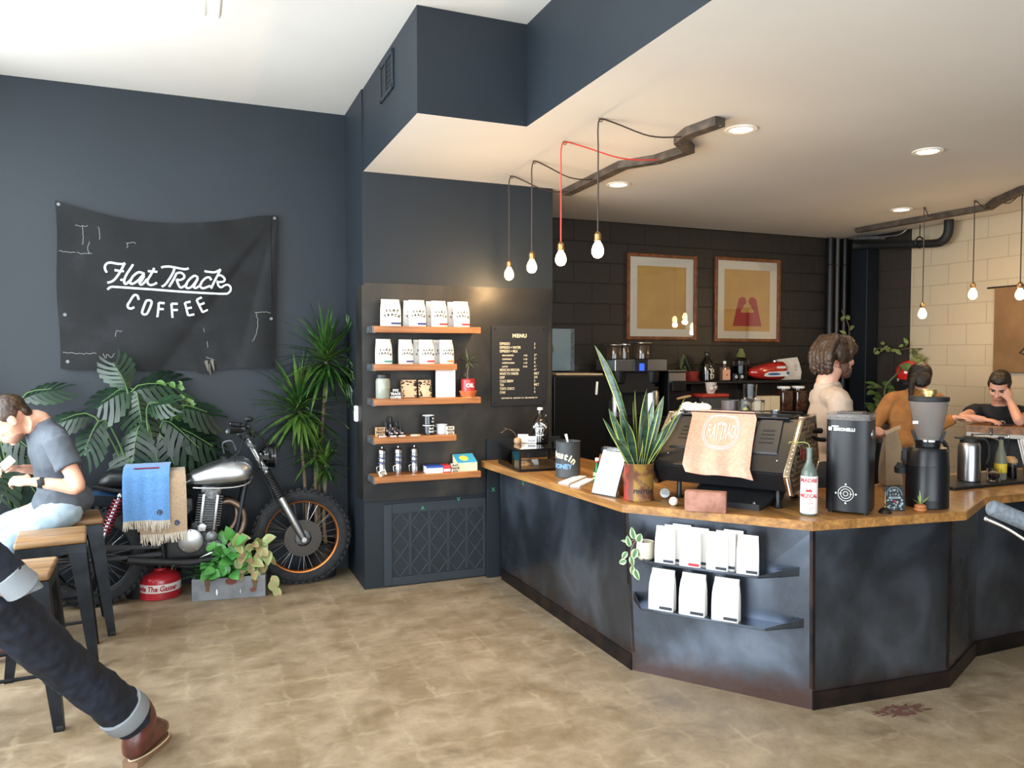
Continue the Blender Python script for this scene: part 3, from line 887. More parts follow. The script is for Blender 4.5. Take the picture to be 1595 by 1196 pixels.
sticker_box('small lettered cream box between the striped box and the blue box', (1.757, 5.33, S[4]), 0, .055, .062, ['FLAT', 'TRACK', 'ATX'], M_cream, M_ink)
t = thing('filter_box', 'box with bright blue sloping top and yellow disc on the lowest shelf', 'box', (1.855, 5.385, S[4]), .05)
b = MB(); b.mi = 0
b.loft([[(-.078, -.05, 0), (.078, -.05, 0), (.078, -.05, .062), (-.078, -.05, .062)], [(-.078, .05, 0), (.078, .05, 0), (.078, .05, .115), (-.078, .05, .115)]])
b.build('carton', mat('pale_yellow_card', '#e6dfb8', .6), t, smooth=0)
sl = Vector((0, .1, .053)).normalized(); nn = Vector((0, -.053, .1)).normalized(); R = Matrix((Vector((1, 0, 0)), sl, nn)).transposed()
b = MB(); b.box(Vector((0, 0, .0885)) + nn * .001, (.156, .112, .002), R); b.build('blue_lid', mat('sky_blue_print', '#3aa0c4', .5), t, smooth=0)
b = MB(); b.sphere(Vector((-.01, 0, .0885)) + nn * .002, (.034, .034, .0015), R); b.build('yellow_disc', mat('yellow_print', '#e0d25a', .5), t)

t = thing('menu_board', 'black menu board with cream lettered prices on the steel panel', 'menu board', (2.332, YP - .012, 1.31))
b = MB(); b.box((0, 0, .307), (.462, .008, .615), bev=.001, seg=1); b.build('board', mat('menu_black', '#1d1d1e', .45), t, smooth=0)
for x in (-.205, .205):
    for z in (.025, .59):
        b = MB(); b.cyl((x, .012, z), (x, -.008, z), .009, n=14); b.build('standoff', M_black, t)
b = MB(); FT = lambda x, z: Matrix.Translation((x, -.005, z)) @ FRONT
put_text(b, 'MENU', .040, FT(0, .525), bold=.0012, space=1.15)
rows = ['ESPRESSO|3', 'ESPRESSO + WATER|3', 'ESPRESSO + MILK|', '-MACCHIATO|4 OZ|3 25', '-CORTADO|5 OZ|3 5', '-CAPPUCCINO|6 OZ|4', '-LATTE|12 OZ|4 5', 'MEXICAN MOCHA|4 75', 'MADE TO ORDER|MKT', 'DRIP|3/4', 'COLD BREW|3', 'TEA|MKT', 'TOPO CHICO|2', 'CHAI|4']
for i, r in enumerate(rows):
    z = .468 - i * .0287; c = r.split('|')
    def squeeze(s, size, x, sx, al='LEFT', bold=.0002):
        put_text(b, s, size, FT(x, z) @ Matrix.Diagonal((sx * 1.06, 1, 1, 1)), al, bold=bold)
    if c[0].startswith('-'):
        squeeze(c[0][1:], .016, -.145, .95, bold=.0004); squeeze(c[1], .016, .065, .8, 'RIGHT', bold=.0004); squeeze(c[2].split()[0], .026, .122, .8)
        if ' ' in c[2]: put_text(b, c[2].split()[1], .013, FT(.140, z + .009))
    else:
        squeeze(c[0], .028, -.165, .66)
        if c[1]:
            if ' ' in c[1]:
                squeeze(c[1].split()[0], .027, .122, .75); put_text(b, c[1].split()[1], .013, FT(.140, z + .009))
            else: squeeze(c[1], .027, .122, .75)
put_text(b, 'ADD SYRUP 0 50   ADD SHOT 1 50   ADD ALMOND 0 75', .0135, FT(0, .055) @ Matrix.Diagonal((.9, 1, 1, 1)), bold=.0003)
b.build('lettering', mat('cream_lettering', '#dccfae', .6), t, smooth=0)

t = thing('return_air_grille', 'dark navy metal air grille with diamond pattern low on the column', 'grille', (1.685, 5.512, 0.012))
W, H = .83, .60
M_gr = mat('navy_grille_metal', '#2c3339', .5, .2)
b = MB()
for x in (-W / 2 + .03, W / 2 - .03): b.box((x, -.009, H / 2), (.06, .018, H), bev=.003, seg=1)
for z, h in ((.03, .06), (H - .035, .07)): b.box((0, -.0088, z), (W - .12, .017, h))
b.build('grille_frame', M_gr, t, smooth=0)
b = MB(); b.box((0, -.001, H / 2), (W - .02, .002, H - .02)); b.build('dark_backing', M_blackmatte, t, smooth=0)
pw = (W - .12 - 4 * .022) / 5
for k in range(5):
    x0 = -W / 2 + .06 + k * (pw + .022)
    if k:
        bb = MB(); bb.box((x0 - .011, -.008, H / 2), (.022, .012, H - .13)); bb.build('mullion', M_gr, t, smooth=0)
    bb = MB(); zc0, zc1 = .06, H - .07
    for i in range(11): bb.box((x0 + pw * (i + .5) / 11, -.005, (zc0 + zc1) / 2), (.0042, .004, zc1 - zc0))
    nr = 30
    for i in range(nr): bb.box((x0 + pw / 2, -.005, zc0 + (zc1 - zc0) * (i + .5) / nr), (pw, .0042, .005))
    bb.mi = 1; nd = 3; hh = (zc1 - zc0) / nd
    for d in range(nd):
        zz = zc0 + hh * d
        for a_, c_ in (((0, .5), (.5, 1)), ((.5, 1), (1, .5)), ((1, .5), (.5, 0)), ((.5, 0), (0, .5))):
            bb.bar((x0 + pw * a_[0], -.008, zz + hh * a_[1]), (x0 + pw * c_[0], -.008, zz + hh * c_[1]), .003, .006, up=(0, 1, 0))
    bb.build('perforated_panel', [M_gr, mat('dusty_grille_edge', '#4d555b', .6, .2)], t, smooth=0)
M_greenmark = mat('green_paint_mark', '#3f8f68', .7)
for s, x, y, z, ry, lab in (('A', 1.56, 5.492, .555, 0, 'small green mark painted over the grille panels'), ('V', 1.84, 5.492, .60, 0, 'small green mark painted on the top rail of the grille'),
                     ('X', 2.10, 5.437, .665, 0, 'small green mark painted beside the counter end')):
    b = MB(); put_text(b, s, .04, FRONT, bold=.001)
    o = b.build('paint_mark', M_greenmark, smooth=0); o.location = (x, y, z); tag(o, lab, 'mark')
b = MB(); put_text(b, 'K', .04, Matrix.Rotation(radians(-90), 4, 'Z') @ FRONT, bold=.001)
o = b.build('paint_mark', M_greenmark, smooth=0); o.location = (2.129, 4.93, .79); tag(o, 'small green mark painted under the counter edge', 'mark')
t = thing('wall_intercom', 'white rounded intercom box on the column side', 'intercom', (1.108, 5.66, 1.27))
b = MB(); b.box((0, 0, 0), (.028, .075, .118), bev=.012, seg=3); b.build('casing', mat('white_plastic', '#e6e6e3', .4), t, smooth=40)
b = MB()
for k in range(5): b.box((-.0145, 0, .02 + k * .006), (.002, .04, .002))
b.build('speaker_slots', M_blackmatte, t, smooth=0)
t = thing('air_vent', 'dark louvred air vent high on the navy upstand', 'vent', (1.138, 4.76, 3.42))
b = MB()
for s in (-1, 1): b.box((-.004, s * .155, 0), (.012, .025, .235), bev=.002, seg=1); b.box((-.004, 0, s * .105), (.012, .33, .025), bev=.002, seg=1)
b.box((-.004, .02, 0), (.011, .02, .2))
b.build('vent_frame', M_navy, t, smooth=0)
b = MB(); b.box((.0, 0, 0), (.004, .30, .2)); b.build('backing', M_blackmatte, t, smooth=0)
for k in range(6):
    bb = MB(); bb.box((-.004, -.05, -.085 + k * .034), (.010, .17, .004), Matrix.Rotation(.6, 3, 'Y')); bb.build('louvre', M_navy, t, smooth=0)
M_glass = node_mat('clear_glass', lambda N, L, b, tc: (b.inputs['Base Color'].__setattr__('default_value', (0.95, 0.97, 0.97, 1)), b.inputs['Transmission Weight'].__setattr__('default_value', 1.0), b.inputs['Roughness'].__setattr__('default_value', 0.03), b.inputs['IOR'].__setattr__('default_value', 1.2)))
M_greenglass = mat('green_glass', '#2f9a4a', 0.05, trans=.85, ior=1.3)
M_amber = mat('dark_brown_glass', '#140f0c', 0.08, coat=.6)
M_plastic = mat('smoky_clear_plastic', '#d6d1cc', 0.12, trans=.8, ior=1.12)
M_frameblack = mat('black_case_frame', '#101114', .35, .4)

t = thing('pastry_case', 'low glass pastry case with black frame at the shelf wall end of the counter', 'display case', (2.04, 4.79, ZT), radians(-4))
LX, LY, HZ = .40, .47, .150
b = MB()
for x in (.006, LX - .006):
    for y in (.006, LY - .006): b.box((x, y, HZ / 2), (.014, .014, HZ))
for z in (.008, HZ - .006):
    for y in (.006, LY - .006): b.box((LX / 2, y, z), (LX, .013, .015))
    for x in (.006, LX - .006): b.box((x, LY / 2, z), (.013, LY, .015))
b.build('case_frame', M_frameblack, t, smooth=0)
b = MB(); b.box((LX / 2, LY / 2, .012), (LX - .03, LY - .03, .008)); b.build('base_board', M_block, t, smooth=0)
for nm, c, s in (('glass_front', (.004, LY / 2, HZ / 2), (.003, LY - .03, HZ - .03)), ('glass_side', (LX / 2, .004, HZ / 2), (LX - .03, .003, HZ - .03)), ('glass_side', (LX / 2, LY - .004, HZ / 2), (LX - .03, .003, HZ - .03)), ('glass_back', (LX - .004, LY / 2, HZ / 2), (.003, LY - .03, HZ - .03))):
    b = MB(); b.box(c, s); b.build(nm, M_pane, t, smooth=0)
b = MB(); b.box((LX / 2, LY / 2, HZ + .003), (LX - .01, LY - .01, .004)); b.build('glass_top', mat('dark_top_glass', '#0d0f12', .06, coat=.6), t, smooth=0)
ZC = ZT + .1555
b = MB(); b.lathe([(0, 0), (.05, .0), (.056, .008), (.05, .02), (.03, .027), (0, .03)], n=20); o = b.build('cookie', mat('baked_cookie', '#b98a58', .8, noise=(40, '#8a5a32', .45, .6), bump=(60, .6, .004)), smooth=50); o.location = (2.17, 4.98, ZT + .016); tag(o, 'golden cookie lying inside the glass pastry case', 'cookie')
b = MB(Matrix.Rotation(-.3, 4, 'X')); b.box((0, 0, .022), (.05, .002, .04)); o = b.build('price_card', mat('pale_card', '#b8bcb8', .6), smooth=0); o.location = (2.235, 4.955, ZT + .016); tag(o, 'small pale price card beside the cookie in the pastry case', 'card')
t = thing('twig_vase', 'small round clay vase with a bare twig on the pastry case', 'vase', (2.167, 5.12, ZC))
b = MB(); b.lathe([(0, 0), (.022, 0), (.028, .012), (.027, .03), (.02, .04), (.016, .041), (.014, .036), (0, .036)], n=20); b.build('pot', mat('tan_clay', '#a98562', .7), t)
b = MB(); b.tube([(0, 0, .035), (-.03, .01, .085), (-.075, .02, .105), (-.12, .02, .08)], .0018, 6, smooth=5)
b.tube([(-.075, .02, .105), (-.10, .03, .12)], .0014, 5); b.build('twig', M_stem, t)
b = MB()
for k in range(4): strap_leaf(b, (-.12, .02, .08), (cos(k * 1.5), sin(k * 1.5), .5), .025, .008, .8, 4)
b.build('leaflets', mat('olive_leaf', '#5d6b3a', .6), t)
for x, y, w, h, rz, lab in ((2.215, 5.135, .075, .062, -.5, 'blank white card standing on the pastry case beside the clay vase'), (2.262, 5.085, .070, .05, -.45, 'smaller printed card standing in front of the growler on the pastry case')):
    t = thing('standing_card', lab, 'card', (x, y, ZC), rz, 'cards on the pastry case')
    b = MB(Matrix.Rotation(-.22, 4, 'X')); b.box((0, 0, h / 2 + .002), (w, .0025, h)); b.box((0, .012, h * .35), (w * .8, .0025, h * .7), Matrix.Rotation(.5, 3, 'X')); b.build('card_sheet', M_white, t, smooth=0)
    if h < .055:
        b = MB(Matrix.Rotation(-.22, 4, 'X')); b.box((0, -.002, h * .38), (w * .8, .001, h * .35)); b.build('printed_patch', mat('grey_print', '#8c9298', .6), t, smooth=0)
def growler(name, label, loc, rz, s=1.0, paint=None, group=None):
    t = thing(name, label, 'growler', loc, rz, group)
    b = MB(); b.lathe([(0, 0), (.056 * s, 0), (.062 * s, .008), (.062 * s, .13 * s), (.055 * s, .155 * s), (.028 * s, .195 * s), (.0175 * s, .21 * s), (.0165 * s, .235 * s), (.0185 * s, .236 * s), (.0185 * s, .243 * s)], n=30); b.build('jug_body', M_amber, t)
    b = MB(); b.lathe([(.0195 * s, .238 * s), (.0205 * s, .240 * s), (.0205 * s, .256 * s), (0, .258 * s)], n=22); b.build('cap', mat('white_plastic', '#e6e6e3', .4) if paint is None else M_blackmatte, t)
    b = MB(); b.tube([(.017 * s, 0, .228 * s), (.040 * s, 0, .222 * s), (.046 * s, 0, .20 * s), (.037 * s, 0, .186 * s)], .006 * s, 8, smooth=4); b.build('ring_handle', M_amber, t)
    b = MB()
    if paint is None:
        M = Matrix.Translation((0, 0, .10 * s)) @ FRONT
        arc_text(b, 'FLAT TRACK', .022, .05, M @ Matrix.Translation((0, .035, 0)), spread=.0115, bold=.0006)
        arc_text(b, 'COFFEE', .016, .05, M @ Matrix.Translation((0, -.05, 0)), spread=.012, bold=.0005, down=True)
        put_text(b, 'FT', .045, M @ Matrix.Translation((0, -.018, 0)), bold=.0006)
        b.box((0, 0, .030), (.05, .001, .003)); b.box((0, 0, .040), (.03, .001, .002))
        for k in range(16):
            a = 2 * pi * k / 16
            b.bar((.030 * cos(a), 0, .10 + .030 * sin(a)), (.030 * cos(a + .4), 0, .10 + .030 * sin(a + .4)), .0012, .0012, up=(0, 1, 0))
        wrap_cyl(b.bm.verts, .0626 * s)
        b.build('lettering', M_white, t, smooth=0)
    else:
        put_text(b, 'Yea', .062, Matrix.Translation((0, 0, .088)) @ FRONT @ Matrix.Rotation(.12, 4, 'Z'), bold=.003)
        put_text(b, 'Da', .075, Matrix.Translation((.004, 0, .026)) @ FRONT @ Matrix.Rotation(.12, 4, 'Z'), bold=.003)
        wrap_cyl(b.bm.verts, .0626 * s); b.build('lettering', paint, t, smooth=0)
    return t
growler('growler_jug', 'dark glass growler jug with white emblem standing on the pastry case', (2.345, 5.12, ZC), radians(-26), 1.0)

t = thing('honey_tin', 'round charcoal tin with hand painted words on the counter', 'tin', (2.262, 4.50, ZT), radians(-29))
R_ = .080; Hh = .235
b = MB(); b.lathe([(0, 0), (R_ - .004, 0), (R_, .004), (R_, Hh - .006), (R_ + .003, Hh - .003), (R_ + .003, Hh), (R_ - .001, Hh), (R_ - .003, Hh - .02), (R_ - .003, .01), (0, .01)], n=40); b.build('tin_body', mat('charcoal_tin', '#3d4144', .55, .2, noise=(6, '#4a4e50', .4, .6)), t, smooth=40)
b = MB()
arc_text(b, 'Austin', .062, .16, Matrix.Translation((-.028, 0, .125)) @ FRONT @ Matrix.Rotation(-.25, 4, 'Z'), spread=.026, bold=.0022)
wrap_cyl(b.bm.verts, R_ + .0006); b.build('script_lettering', mat('cream_paint', '#e3dcbb', .6), t, smooth=0)
b = MB(); put_text(b, 'HONEY', .042, Matrix.Translation((-.042, 0, .062)) @ FRONT, bold=.0016); wrap_cyl(b.bm.verts, R_ + .0006); b.build('blue_lettering', mat('pale_blue_paint', '#6f9bc4', .6), t, smooth=0)
for x, y, rz, tl, lab in ((2.300, 4.53, -.6, .5, 'white spoon handle sticking out of the charcoal tin'),):
    b = MB(); b.tube([(0, 0, .02), (-.012, 0, .16), (-.035, 0, .262)], [.004, .004, .009], 8, smooth=4, flat=(1, .4)); o = b.build('spoon', M_white, smooth=40); o.location = (x, y, ZT + .012); o.rotation_euler = (0, 0, rz); tag(o, lab, 'spoon')
def slab(name, label, p, q, w, h, m, cat, group):
    p, q = Vector(p), Vector(q); d = q - p
    b = MB(); b.box((d.length / 2, 0, h / 2), (d.length, w, h), bev=.002, seg=1)
    o = b.build(name, m, smooth=0); o.location = (p.x, p.y, ZT); o.rotation_euler = (0, 0, atan2(d.y, d.x)); tag(o, label, cat, group)
slab('card_stack', 'long white stack of cards lying next to the charcoal tin', (2.10, 4.235, 0), (2.33, 4.435, 0), .070, .012, M_white, 'card stack', 'white card stacks on the counter')
slab('card_stack', 'long white stack of cards lying beside the green soda bottle', (2.115, 4.115, 0), (2.33, 4.315, 0), .062, .012, M_white, 'card stack', 'white card stacks on the counter')
t = thing('soda_bottle', 'small green soda bottle with white and red cap on the counter', 'bottle', (2.185, 3.965, ZT))
b = MB(); b.lathe([(0, 0), (.020, 0), (.024, .006), (.024, .085), (.021, .11), (.012, .15), (.0105, .165), (.0105, .172)], n=22); b.build('bottle_glass', M_greenglass, t)
b = MB(); b.lathe([(0, .004), (.021, .004), (.021, .055), (0, .055)], n=20); b.build('dark_drink', mat('dark_green_drink', '#123f22', .1), t)
b = MB(); b.lathe([(.0235, .070), (.0245, .071), (.0225, .108), (.0215, .109)], n=22, cap=False); b.build('paper_label', mat('pale_green_label', '#9fcf86', .5), t)
b = MB(); b.lathe([(.0115, .168), (.0118, .176), (.0115, .176)], n=18); b.build('red_ring', BAG_COL['red'], t)
b = MB(); b.lathe([(.0122, .176), (.0125, .178), (.0122, .192), (0, .193)], n=18); b.build('cap', mat('white_plastic', '#e6e6e3', .4), t)
t = thing('water_bottle', 'clear bottle with pale label behind the green soda bottle', 'bottle', (2.345, 4.18, ZT))
b = MB(); b.lathe([(0, 0), (.030, 0), (.034, .006), (.034, .13), (.028, .16), (.013, .20), (.013, .225), (0, .226)], n=24); b.build('bottle_glass', M_glass, t)
b = MB(); b.lathe([(.0345, .04), (.0347, .041), (.0347, .115), (.0345, .116)], n=24, cap=False); b.build('pale_label', mat('pale_blue_label', '#c4dfe4', .5), t)
b = MB(); b.lathe([(0, 0), (.021, 0), (.024, .008), (.022, .05), (.018, .056), (0, .058)], n=20); o = b.build('lemon_juice_jar', mat('bright_yellow', '#d8cf2a', .4), smooth=40); o.location = (2.262, 4.03, ZT); tag(o, 'small bright yellow jar half hidden behind the clipboard', 'jar')
cl = Vector((2.098, 3.872, 0)); cr_ = Vector((2.148, 3.716, 0)); dd = cr_ - cl
t = thing('clipboard', 'clipboard with blank white sheets propped up on the counter corner', 'clipboard', ((cl.x + cr_.x) / 2 + .012, (cl.y + cr_.y) / 2 + .004, ZT), atan2(dd.y, dd.x))
R = Matrix.Rotation(radians(-20), 4, 'X')
b = MB(R); b.box((0, .004, .143), (.185, .004, .285), bev=.0015, seg=1); b.build('board', mat('dark_clipboard', '#2c2f33', .5), t, smooth=0)
b = MB(R)
def sheet(u, v):
    return Vector(((u - .5) * .178 + .006 * v * v, -.002 - .006 * sin(pi * v) * (1 - v) - .004 * (1 - v) ** 3, .008 + v * .255))
b.grid(sheet, 6, 10, both=.0015); b.build('paper_sheets', mat('bright_white_paper', '#f7f7f5', .6), t)
b = MB(R); b.box((0, -.004, .272), (.115, .012, .022), bev=.003); b.cyl((-.05, -.009, .262), (.05, -.009, .262), .005, n=10); b.build('clip', M_galv, t)
b = MB(); b.loft([[(.03, .10, 0.0), (.09, .10, 0), (.09, .106, 0), (.03, .106, 0)], [(.03, .048, .12), (.09, .048, .12), (.09, .053, .12), (.03, .053, .12)]]); b.build('prop_leg', M_shelfwood, t, smooth=0)

def m_rustytin(N, L, b, tc):
    nz = N.new('ShaderNodeTexNoise'); nz.inputs['Scale'].default_value = 14; nz.inputs['Detail'].default_value = 6
    L.new(tc.outputs['Object'], nz.inputs['Vector'])
    sep = N.new('ShaderNodeSeparateXYZ'); L.new(tc.outputs['Object'], sep.inputs[0])
    r1 = ramp(N, [(0.44, lin('#9c3228')), (0.47, lin('#5d3423')), (0.52, lin('#5d3423')), (0.55, lin('#8a682c'))])
    ml = N.new('ShaderNodeMath'); ml.operation = 'MULTIPLY_ADD'; ml.inputs[1].default_value = 3.0; ml.inputs[2].default_value = 0.62
    L.new(sep.outputs['X'], ml.inputs[0]); L.new(ml.outputs[0], r1.inputs['Fac'])
    r2 = ramp(N, [(0.46, (0, 0, 0, 1)), (0.60, (1, 1, 1, 1))]); L.new(nz.outputs['Fac'], r2.inputs['Fac'])
    mx = N.new('ShaderNodeMix'); mx.data_type = 'RGBA'
    L.new(r2.outputs[0], mx.inputs['Factor']); L.new(r1.outputs[0], mx.inputs['A']); mx.inputs['B'].default_value = lin('#5b3421')
    L.new(mx.outputs['Result'], b.inputs['Base Color']); b.inputs['Roughness'].default_value = .6; b.inputs['Metallic'].default_value = .2
M_rustytin = node_mat('rusty_painted_tin', m_rustytin)
t = thing('potted_snake_plant', 'tall yellow edged snake plant in a rusty red and yellow tin on the counter', 'potted plant', (2.262, 3.632, ZT), radians(-32))
b = MB(); b.lathe([(0, 0), (.081, 0), (.083, .004), (.083, .008), (.081, .012), (.080, .196), (.083, .200), (.083, .205), (.079, .205), (.078, .17), (0, .17)], n=36); b.build('rusty_tin', M_rustytin, t, smooth=40)
b = MB(); b.lathe([(0, .171), (.077, .171)], n=30, cap=True); b.build('soil', M_soil, t)
b = MB(); put_text(b, 'PINTO 6', .032, Matrix.Translation((.030, 0, .045)) @ FRONT, bold=.001); wrap_cyl(b.bm.verts, .0812); b.build('lettering', M_ink, t, smooth=0)
def m_snake(N, L, b, tc):
    nz = N.new('ShaderNodeTexNoise'); nz.inputs['Scale'].default_value = 18; nz.inputs['Detail'].default_value = 4
    mp = N.new('ShaderNodeMapping'); mp.inputs['Scale'].default_value = (.35, .35, 3); L.new(tc.outputs['Object'], mp.inputs['Vector']); L.new(mp.outputs[0], nz.inputs['Vector'])
    cr = ramp(N, [(0.35, lin('#152a1f')), (0.65, lin('#34543f'))]); L.new(nz.outputs['Fac'], cr.inputs['Fac']); L.new(cr.outputs[0], b.inputs['Base Color'])
    b.inputs['Roughness'].default_value = .35
M_snake = node_mat('snake_leaf', m_snake); M_snakeedge = mat('yellow_leaf_edge', '#9fa650', .4)
def snake_leaf(bb, base, az, lean, L, w, bend=0.0, twist=.3, n=12):
    base = Vector(base); d = Vector((cos(az) * sin(lean), sin(az) * sin(lean), cos(lean))); rows = []
    out = Vector((cos(az), sin(az), 0)); P = base.copy(); V = d.copy()
    for i in range(n + 1):
        t_ = i / n
        side = Vector((-sin(az + twist * t_ * 2 + .8), cos(az + twist * t_ * 2 + .8), 0)); side = (side - V * side.dot(V)).normalized(); nn = side.cross(V)
        prof = (.55 + .45 * sin(min(t_ * 1.5, 1) * pi / 2)) * (1 - max(0, (t_ - .55) / .45) ** 2.2) + .012
        hw = w / 2 * prof
        rows.append([P - side * hw + nn * hw * .3, P - side * hw * .84 + nn * hw * .18, P, P + side * hw * .84 + nn * hw * .18, P + side * hw + nn * hw * .3])
        V = (V + out * (bend / n)).normalized(); P = P + V * (L / n)
    vs = [[bb.bm.verts.new(p) for p in r] for r in rows]
    for i in range(n):
        for j in range(4):
            f = bb.bm.faces.new((vs[i][j], vs[i + 1][j], vs[i + 1][j + 1], vs[i][j + 1])); f.material_index = 1 if j in (0, 3) else 0; f.smooth = True
b = MB()
for az, lean, L, w, bend, tw, bx_, by_ in ((2.7, .10, .74, .052, .5, .5, -.02, 0), (2.2, .04, .44, .05, .1, .2, .0, .02), (.4, .05, .40, .052, .2, -.2, .02, .01), (.1, .30, .36, .055, .5, .3, .04, 0), (-.2, .42, .46, .05, .1, -.5, .045, .01),
                              (3.3, .22, .36, .045, .25, .2, -.045, 0), (3.0, .33, .32, .04, .35, .1, -.05, .02), (-1.4, .25, .22, .05, .6, .4, 0, -.045), (-2.2, .4, .26, .045, .7, -.2, -.03, -.04), (1.4, .15, .34, .05, .2, .2, .01, .045),
                              (-.7, .35, .24, .045, .6, .2, .03, -.03), (.7, .22, .32, .05, .3, .4, .035, .03), (3.7, .30, .30, .045, .2, -.3, -.035, -.02), (2.0, .10, .38, .045, .1, .3, -.01, .03), (-.4, .12, .38, .05, .25, .1, .02, -.01), (2.6, .16, .42, .05, .15, -.2, -.02, .01), (1.0, .08, .45, .05, .1, .4, .01, .02), (4.2, .20, .30, .05, .3, .2, -.02, -.03), (5.0, .16, .36, .05, .3, -.3, .01, -.03), (.3, .18, .42, .05, .15, .2, .03, .0), (3.1, .12, .34, .05, .2, .3, -.03, 0), (5.6, .25, .28, .045, .5, .2, .03, -.03)):
    snake_leaf(b, (bx_, by_, .165), az + radians(0), lean, L, w, bend, tw)
b.build('leaves', [M_snake, M_snakeedge], t, smooth=0, recalc=False)

t = thing('round_badge', 'grey round badge leaning by the snake plant tin', 'badge', (2.410, 3.60, ZT), radians(-35))
b = MB(Matrix.Rotation(radians(-25), 4, 'X')); M = Matrix.Rotation(radians(90), 4, 'X')
b.lathe([(0, 0), (.026, 0), (.029, .003), (.027, .006), (0, .008)], (0, 0, .030), 26, M); b.build('badge_disc', M_brushed, t)
b = MB(Matrix.Rotation(radians(-25), 4, 'X')); arc_text(b, 'FLAT', .010, .02, Matrix.Translation((0, -.0085, .037)) @ FRONT, spread=.008); put_text(b, 'TRACK', .010, Matrix.Translation((0, -.0085, .022)) @ FRONT); b.build('lettering', M_ink, t, smooth=0)
b = MB(); b.sphere((0, 0, .024), .024, u=24, v=16); o = b.build('cream_ball', mat('cream_ball', '#e2d7c0', .35), smooth=180); o.location = (2.335, 3.405, ZT); tag(o, 'cream ball lying on the counter beside the grey badge', 'ball')

MX, MY = 2.775, 3.468; MR = radians(-56)
em = thing('espresso_machine', 'large black espresso machine with chrome trimmed sloping sides on the counter', 'espresso machine', (MX, MY, ZT), MR)
prof = [(-.305, .200), (-.015, .452), (.24, .452), (.33, .200), (.20, .10), (-.225, .10)]
Lm = .70
M_mach = mat('black_powder_coat', '#1b1c1f', .38, .2, spec=.5)
M_machhi = mat('grey_black_panel', '#2b2c2e', .42, .2)
b = MB(); b.loft([[(-Lm / 2, y, z) for y, z in prof], [(Lm / 2, y, z) for y, z in prof]])
bmesh.ops.bevel(b.bm, geom=list(b.bm.edges), offset=.008, segments=2, affect='EDGES'); b.build('body', M_mach, em, smooth=30)
sd = Vector((0, .29, .252)).normalized(); sn = Vector((0, -.252, .29)).normalized()
Rs = Matrix((Vector((1, 0, 0)), sd, sn)).transposed()
def onslope(x, k, o=0.0): return Vector((x, -.305, .200)) + sd * (k * .384) + sn * o + Vector((x * 0, 0, 0))
for x0 in (-.225, .215):
    b = MB(); b.loft([[onslope(x0 + dx, k, .001) for dx, k in ((-.075, .33), (.075, .33), (.060, .97), (-.060, .97))], [onslope(x0 + dx, k, .010) for dx, k in ((-.070, .35), (.070, .35), (.056, .95), (-.056, .95))]]); b.build('raised_panel', M_machhi, em, smooth=0)
    for k in range(4):
        b = MB(); b.box(onslope(x0, .52 + k * .075, .0105), (.075 - .004 * k, .008, .003), Rs); b.build('louvre_slot', M_blackmatte, em, smooth=0)
for x in (-.29, -.13, .10, .13, .295):
    b = MB(); b.sphere(onslope(x, .22 if abs(x) > .2 else .45, .003), .005, u=10, v=6); b.build('panel_screw', M_chrome, em)
sc = 1.07; cy, cz = .01, .28
pe = [(cy + (y - cy) * sc, cz + (z - cz) * sc) for y, z in prof]
M_gold = mat('warm_bronze_strip', '#8d7a5c', .35, .8)
for s in (-1, 1):
    b = MB(); x = s * (Lm / 2 + .012)
    b.loft([[(x - .010, y, z) for y, z in pe], [(x + .010, y, z) for y, z in pe]]); b.build('end_plate', M_mach, em, smooth=0)
    b = MB()
    for i in range(6):
        p, q = pe[i], pe[(i + 1) % 6]
        b.bar((x, p[0], p[1]), (x, q[0], q[1]), .030, .011, up=(1, 0, 0) if False else (0, (p[0] + q[0]) / 2 - cy, (p[1] + q[1]) / 2 - cz), bev=.003)
    b.build('chrome_edge', mat('warm_chrome', '#cfc3ad', .18, 1.0), em, smooth=30)
    b = MB(); rd = random.Random(5)
    for i in range(11):
        z0 = .135 + i * .028
        lim = lambda z: (-.305 + (z - .2) / .252 * .29 + .03, .33 - (z - .2) / .252 * .09 - .03) if z > .2 else (-.225 - (z - .10) / .1 * .08 + .03, .20 + (z - .10) / .1 * .13 - .03)
        a, c = lim(z0)
        y = a
        while y < c - .03:
            l = min(rd.choice((.05, .08, .12)), c - y)
            b.box((s * (Lm / 2 + .024), y + l / 2, z0), (.006, l - .012, .010))
            if rd.random() < .5: b.box((s * (Lm / 2 + .024), y + l - .012, z0 + .014), (.006, .008, .03))
            y += l
    b.build('fret_pattern', M_gold, em, smooth=0)
    for k in range(26):
        pass
    b = MB()
    for i in (0, 5):
        p, q = pe[i], pe[(i + 1) % 6]
        for k in range(1, 14):
            f = k / 14
            b.sphere((x + s * .004 - .0 * s, p[0] + (q[0] - p[0]) * f - (.009 if True else 0), p[1] + (q[1] - p[1]) * f + (.004 if i == 0 else -.004)), .0042, u=8, v=5)
    b.build('beaded_edge', M_chrome, em)
b = MB(); put_text(b, 'Mirage', .09, Matrix.Translation((Lm / 2 + .029, .0, .25)) @ Matrix.Rotation(radians(90), 4, 'Z') @ FRONT, bold=.003); b.build('lettering', mat('deep_red', '#7a2420', .4), em, smooth=0)
b = MB(); b.box((0, .10, .458), (Lm - .10, .26, .010), bev=.003)
for y in (-.02, .225): b.cyl((-Lm / 2 + .04, y, .475), (Lm / 2 - .04, y, .475), .004, n=8)
b.build('cup_tray', M_mach, em, smooth=30)
b = MB(); b.loft([[(-.10, -.285, .0), (.22, -.285, .0), (.24, .10, .0), (-.12, .10, .0)], [(-.10, -.285, .03), (.22, -.285, .03), (.30, -.02, .105), (-.18, -.02, .105)]]); b.build('pedestal', M_blackmatte, em, smooth=0)
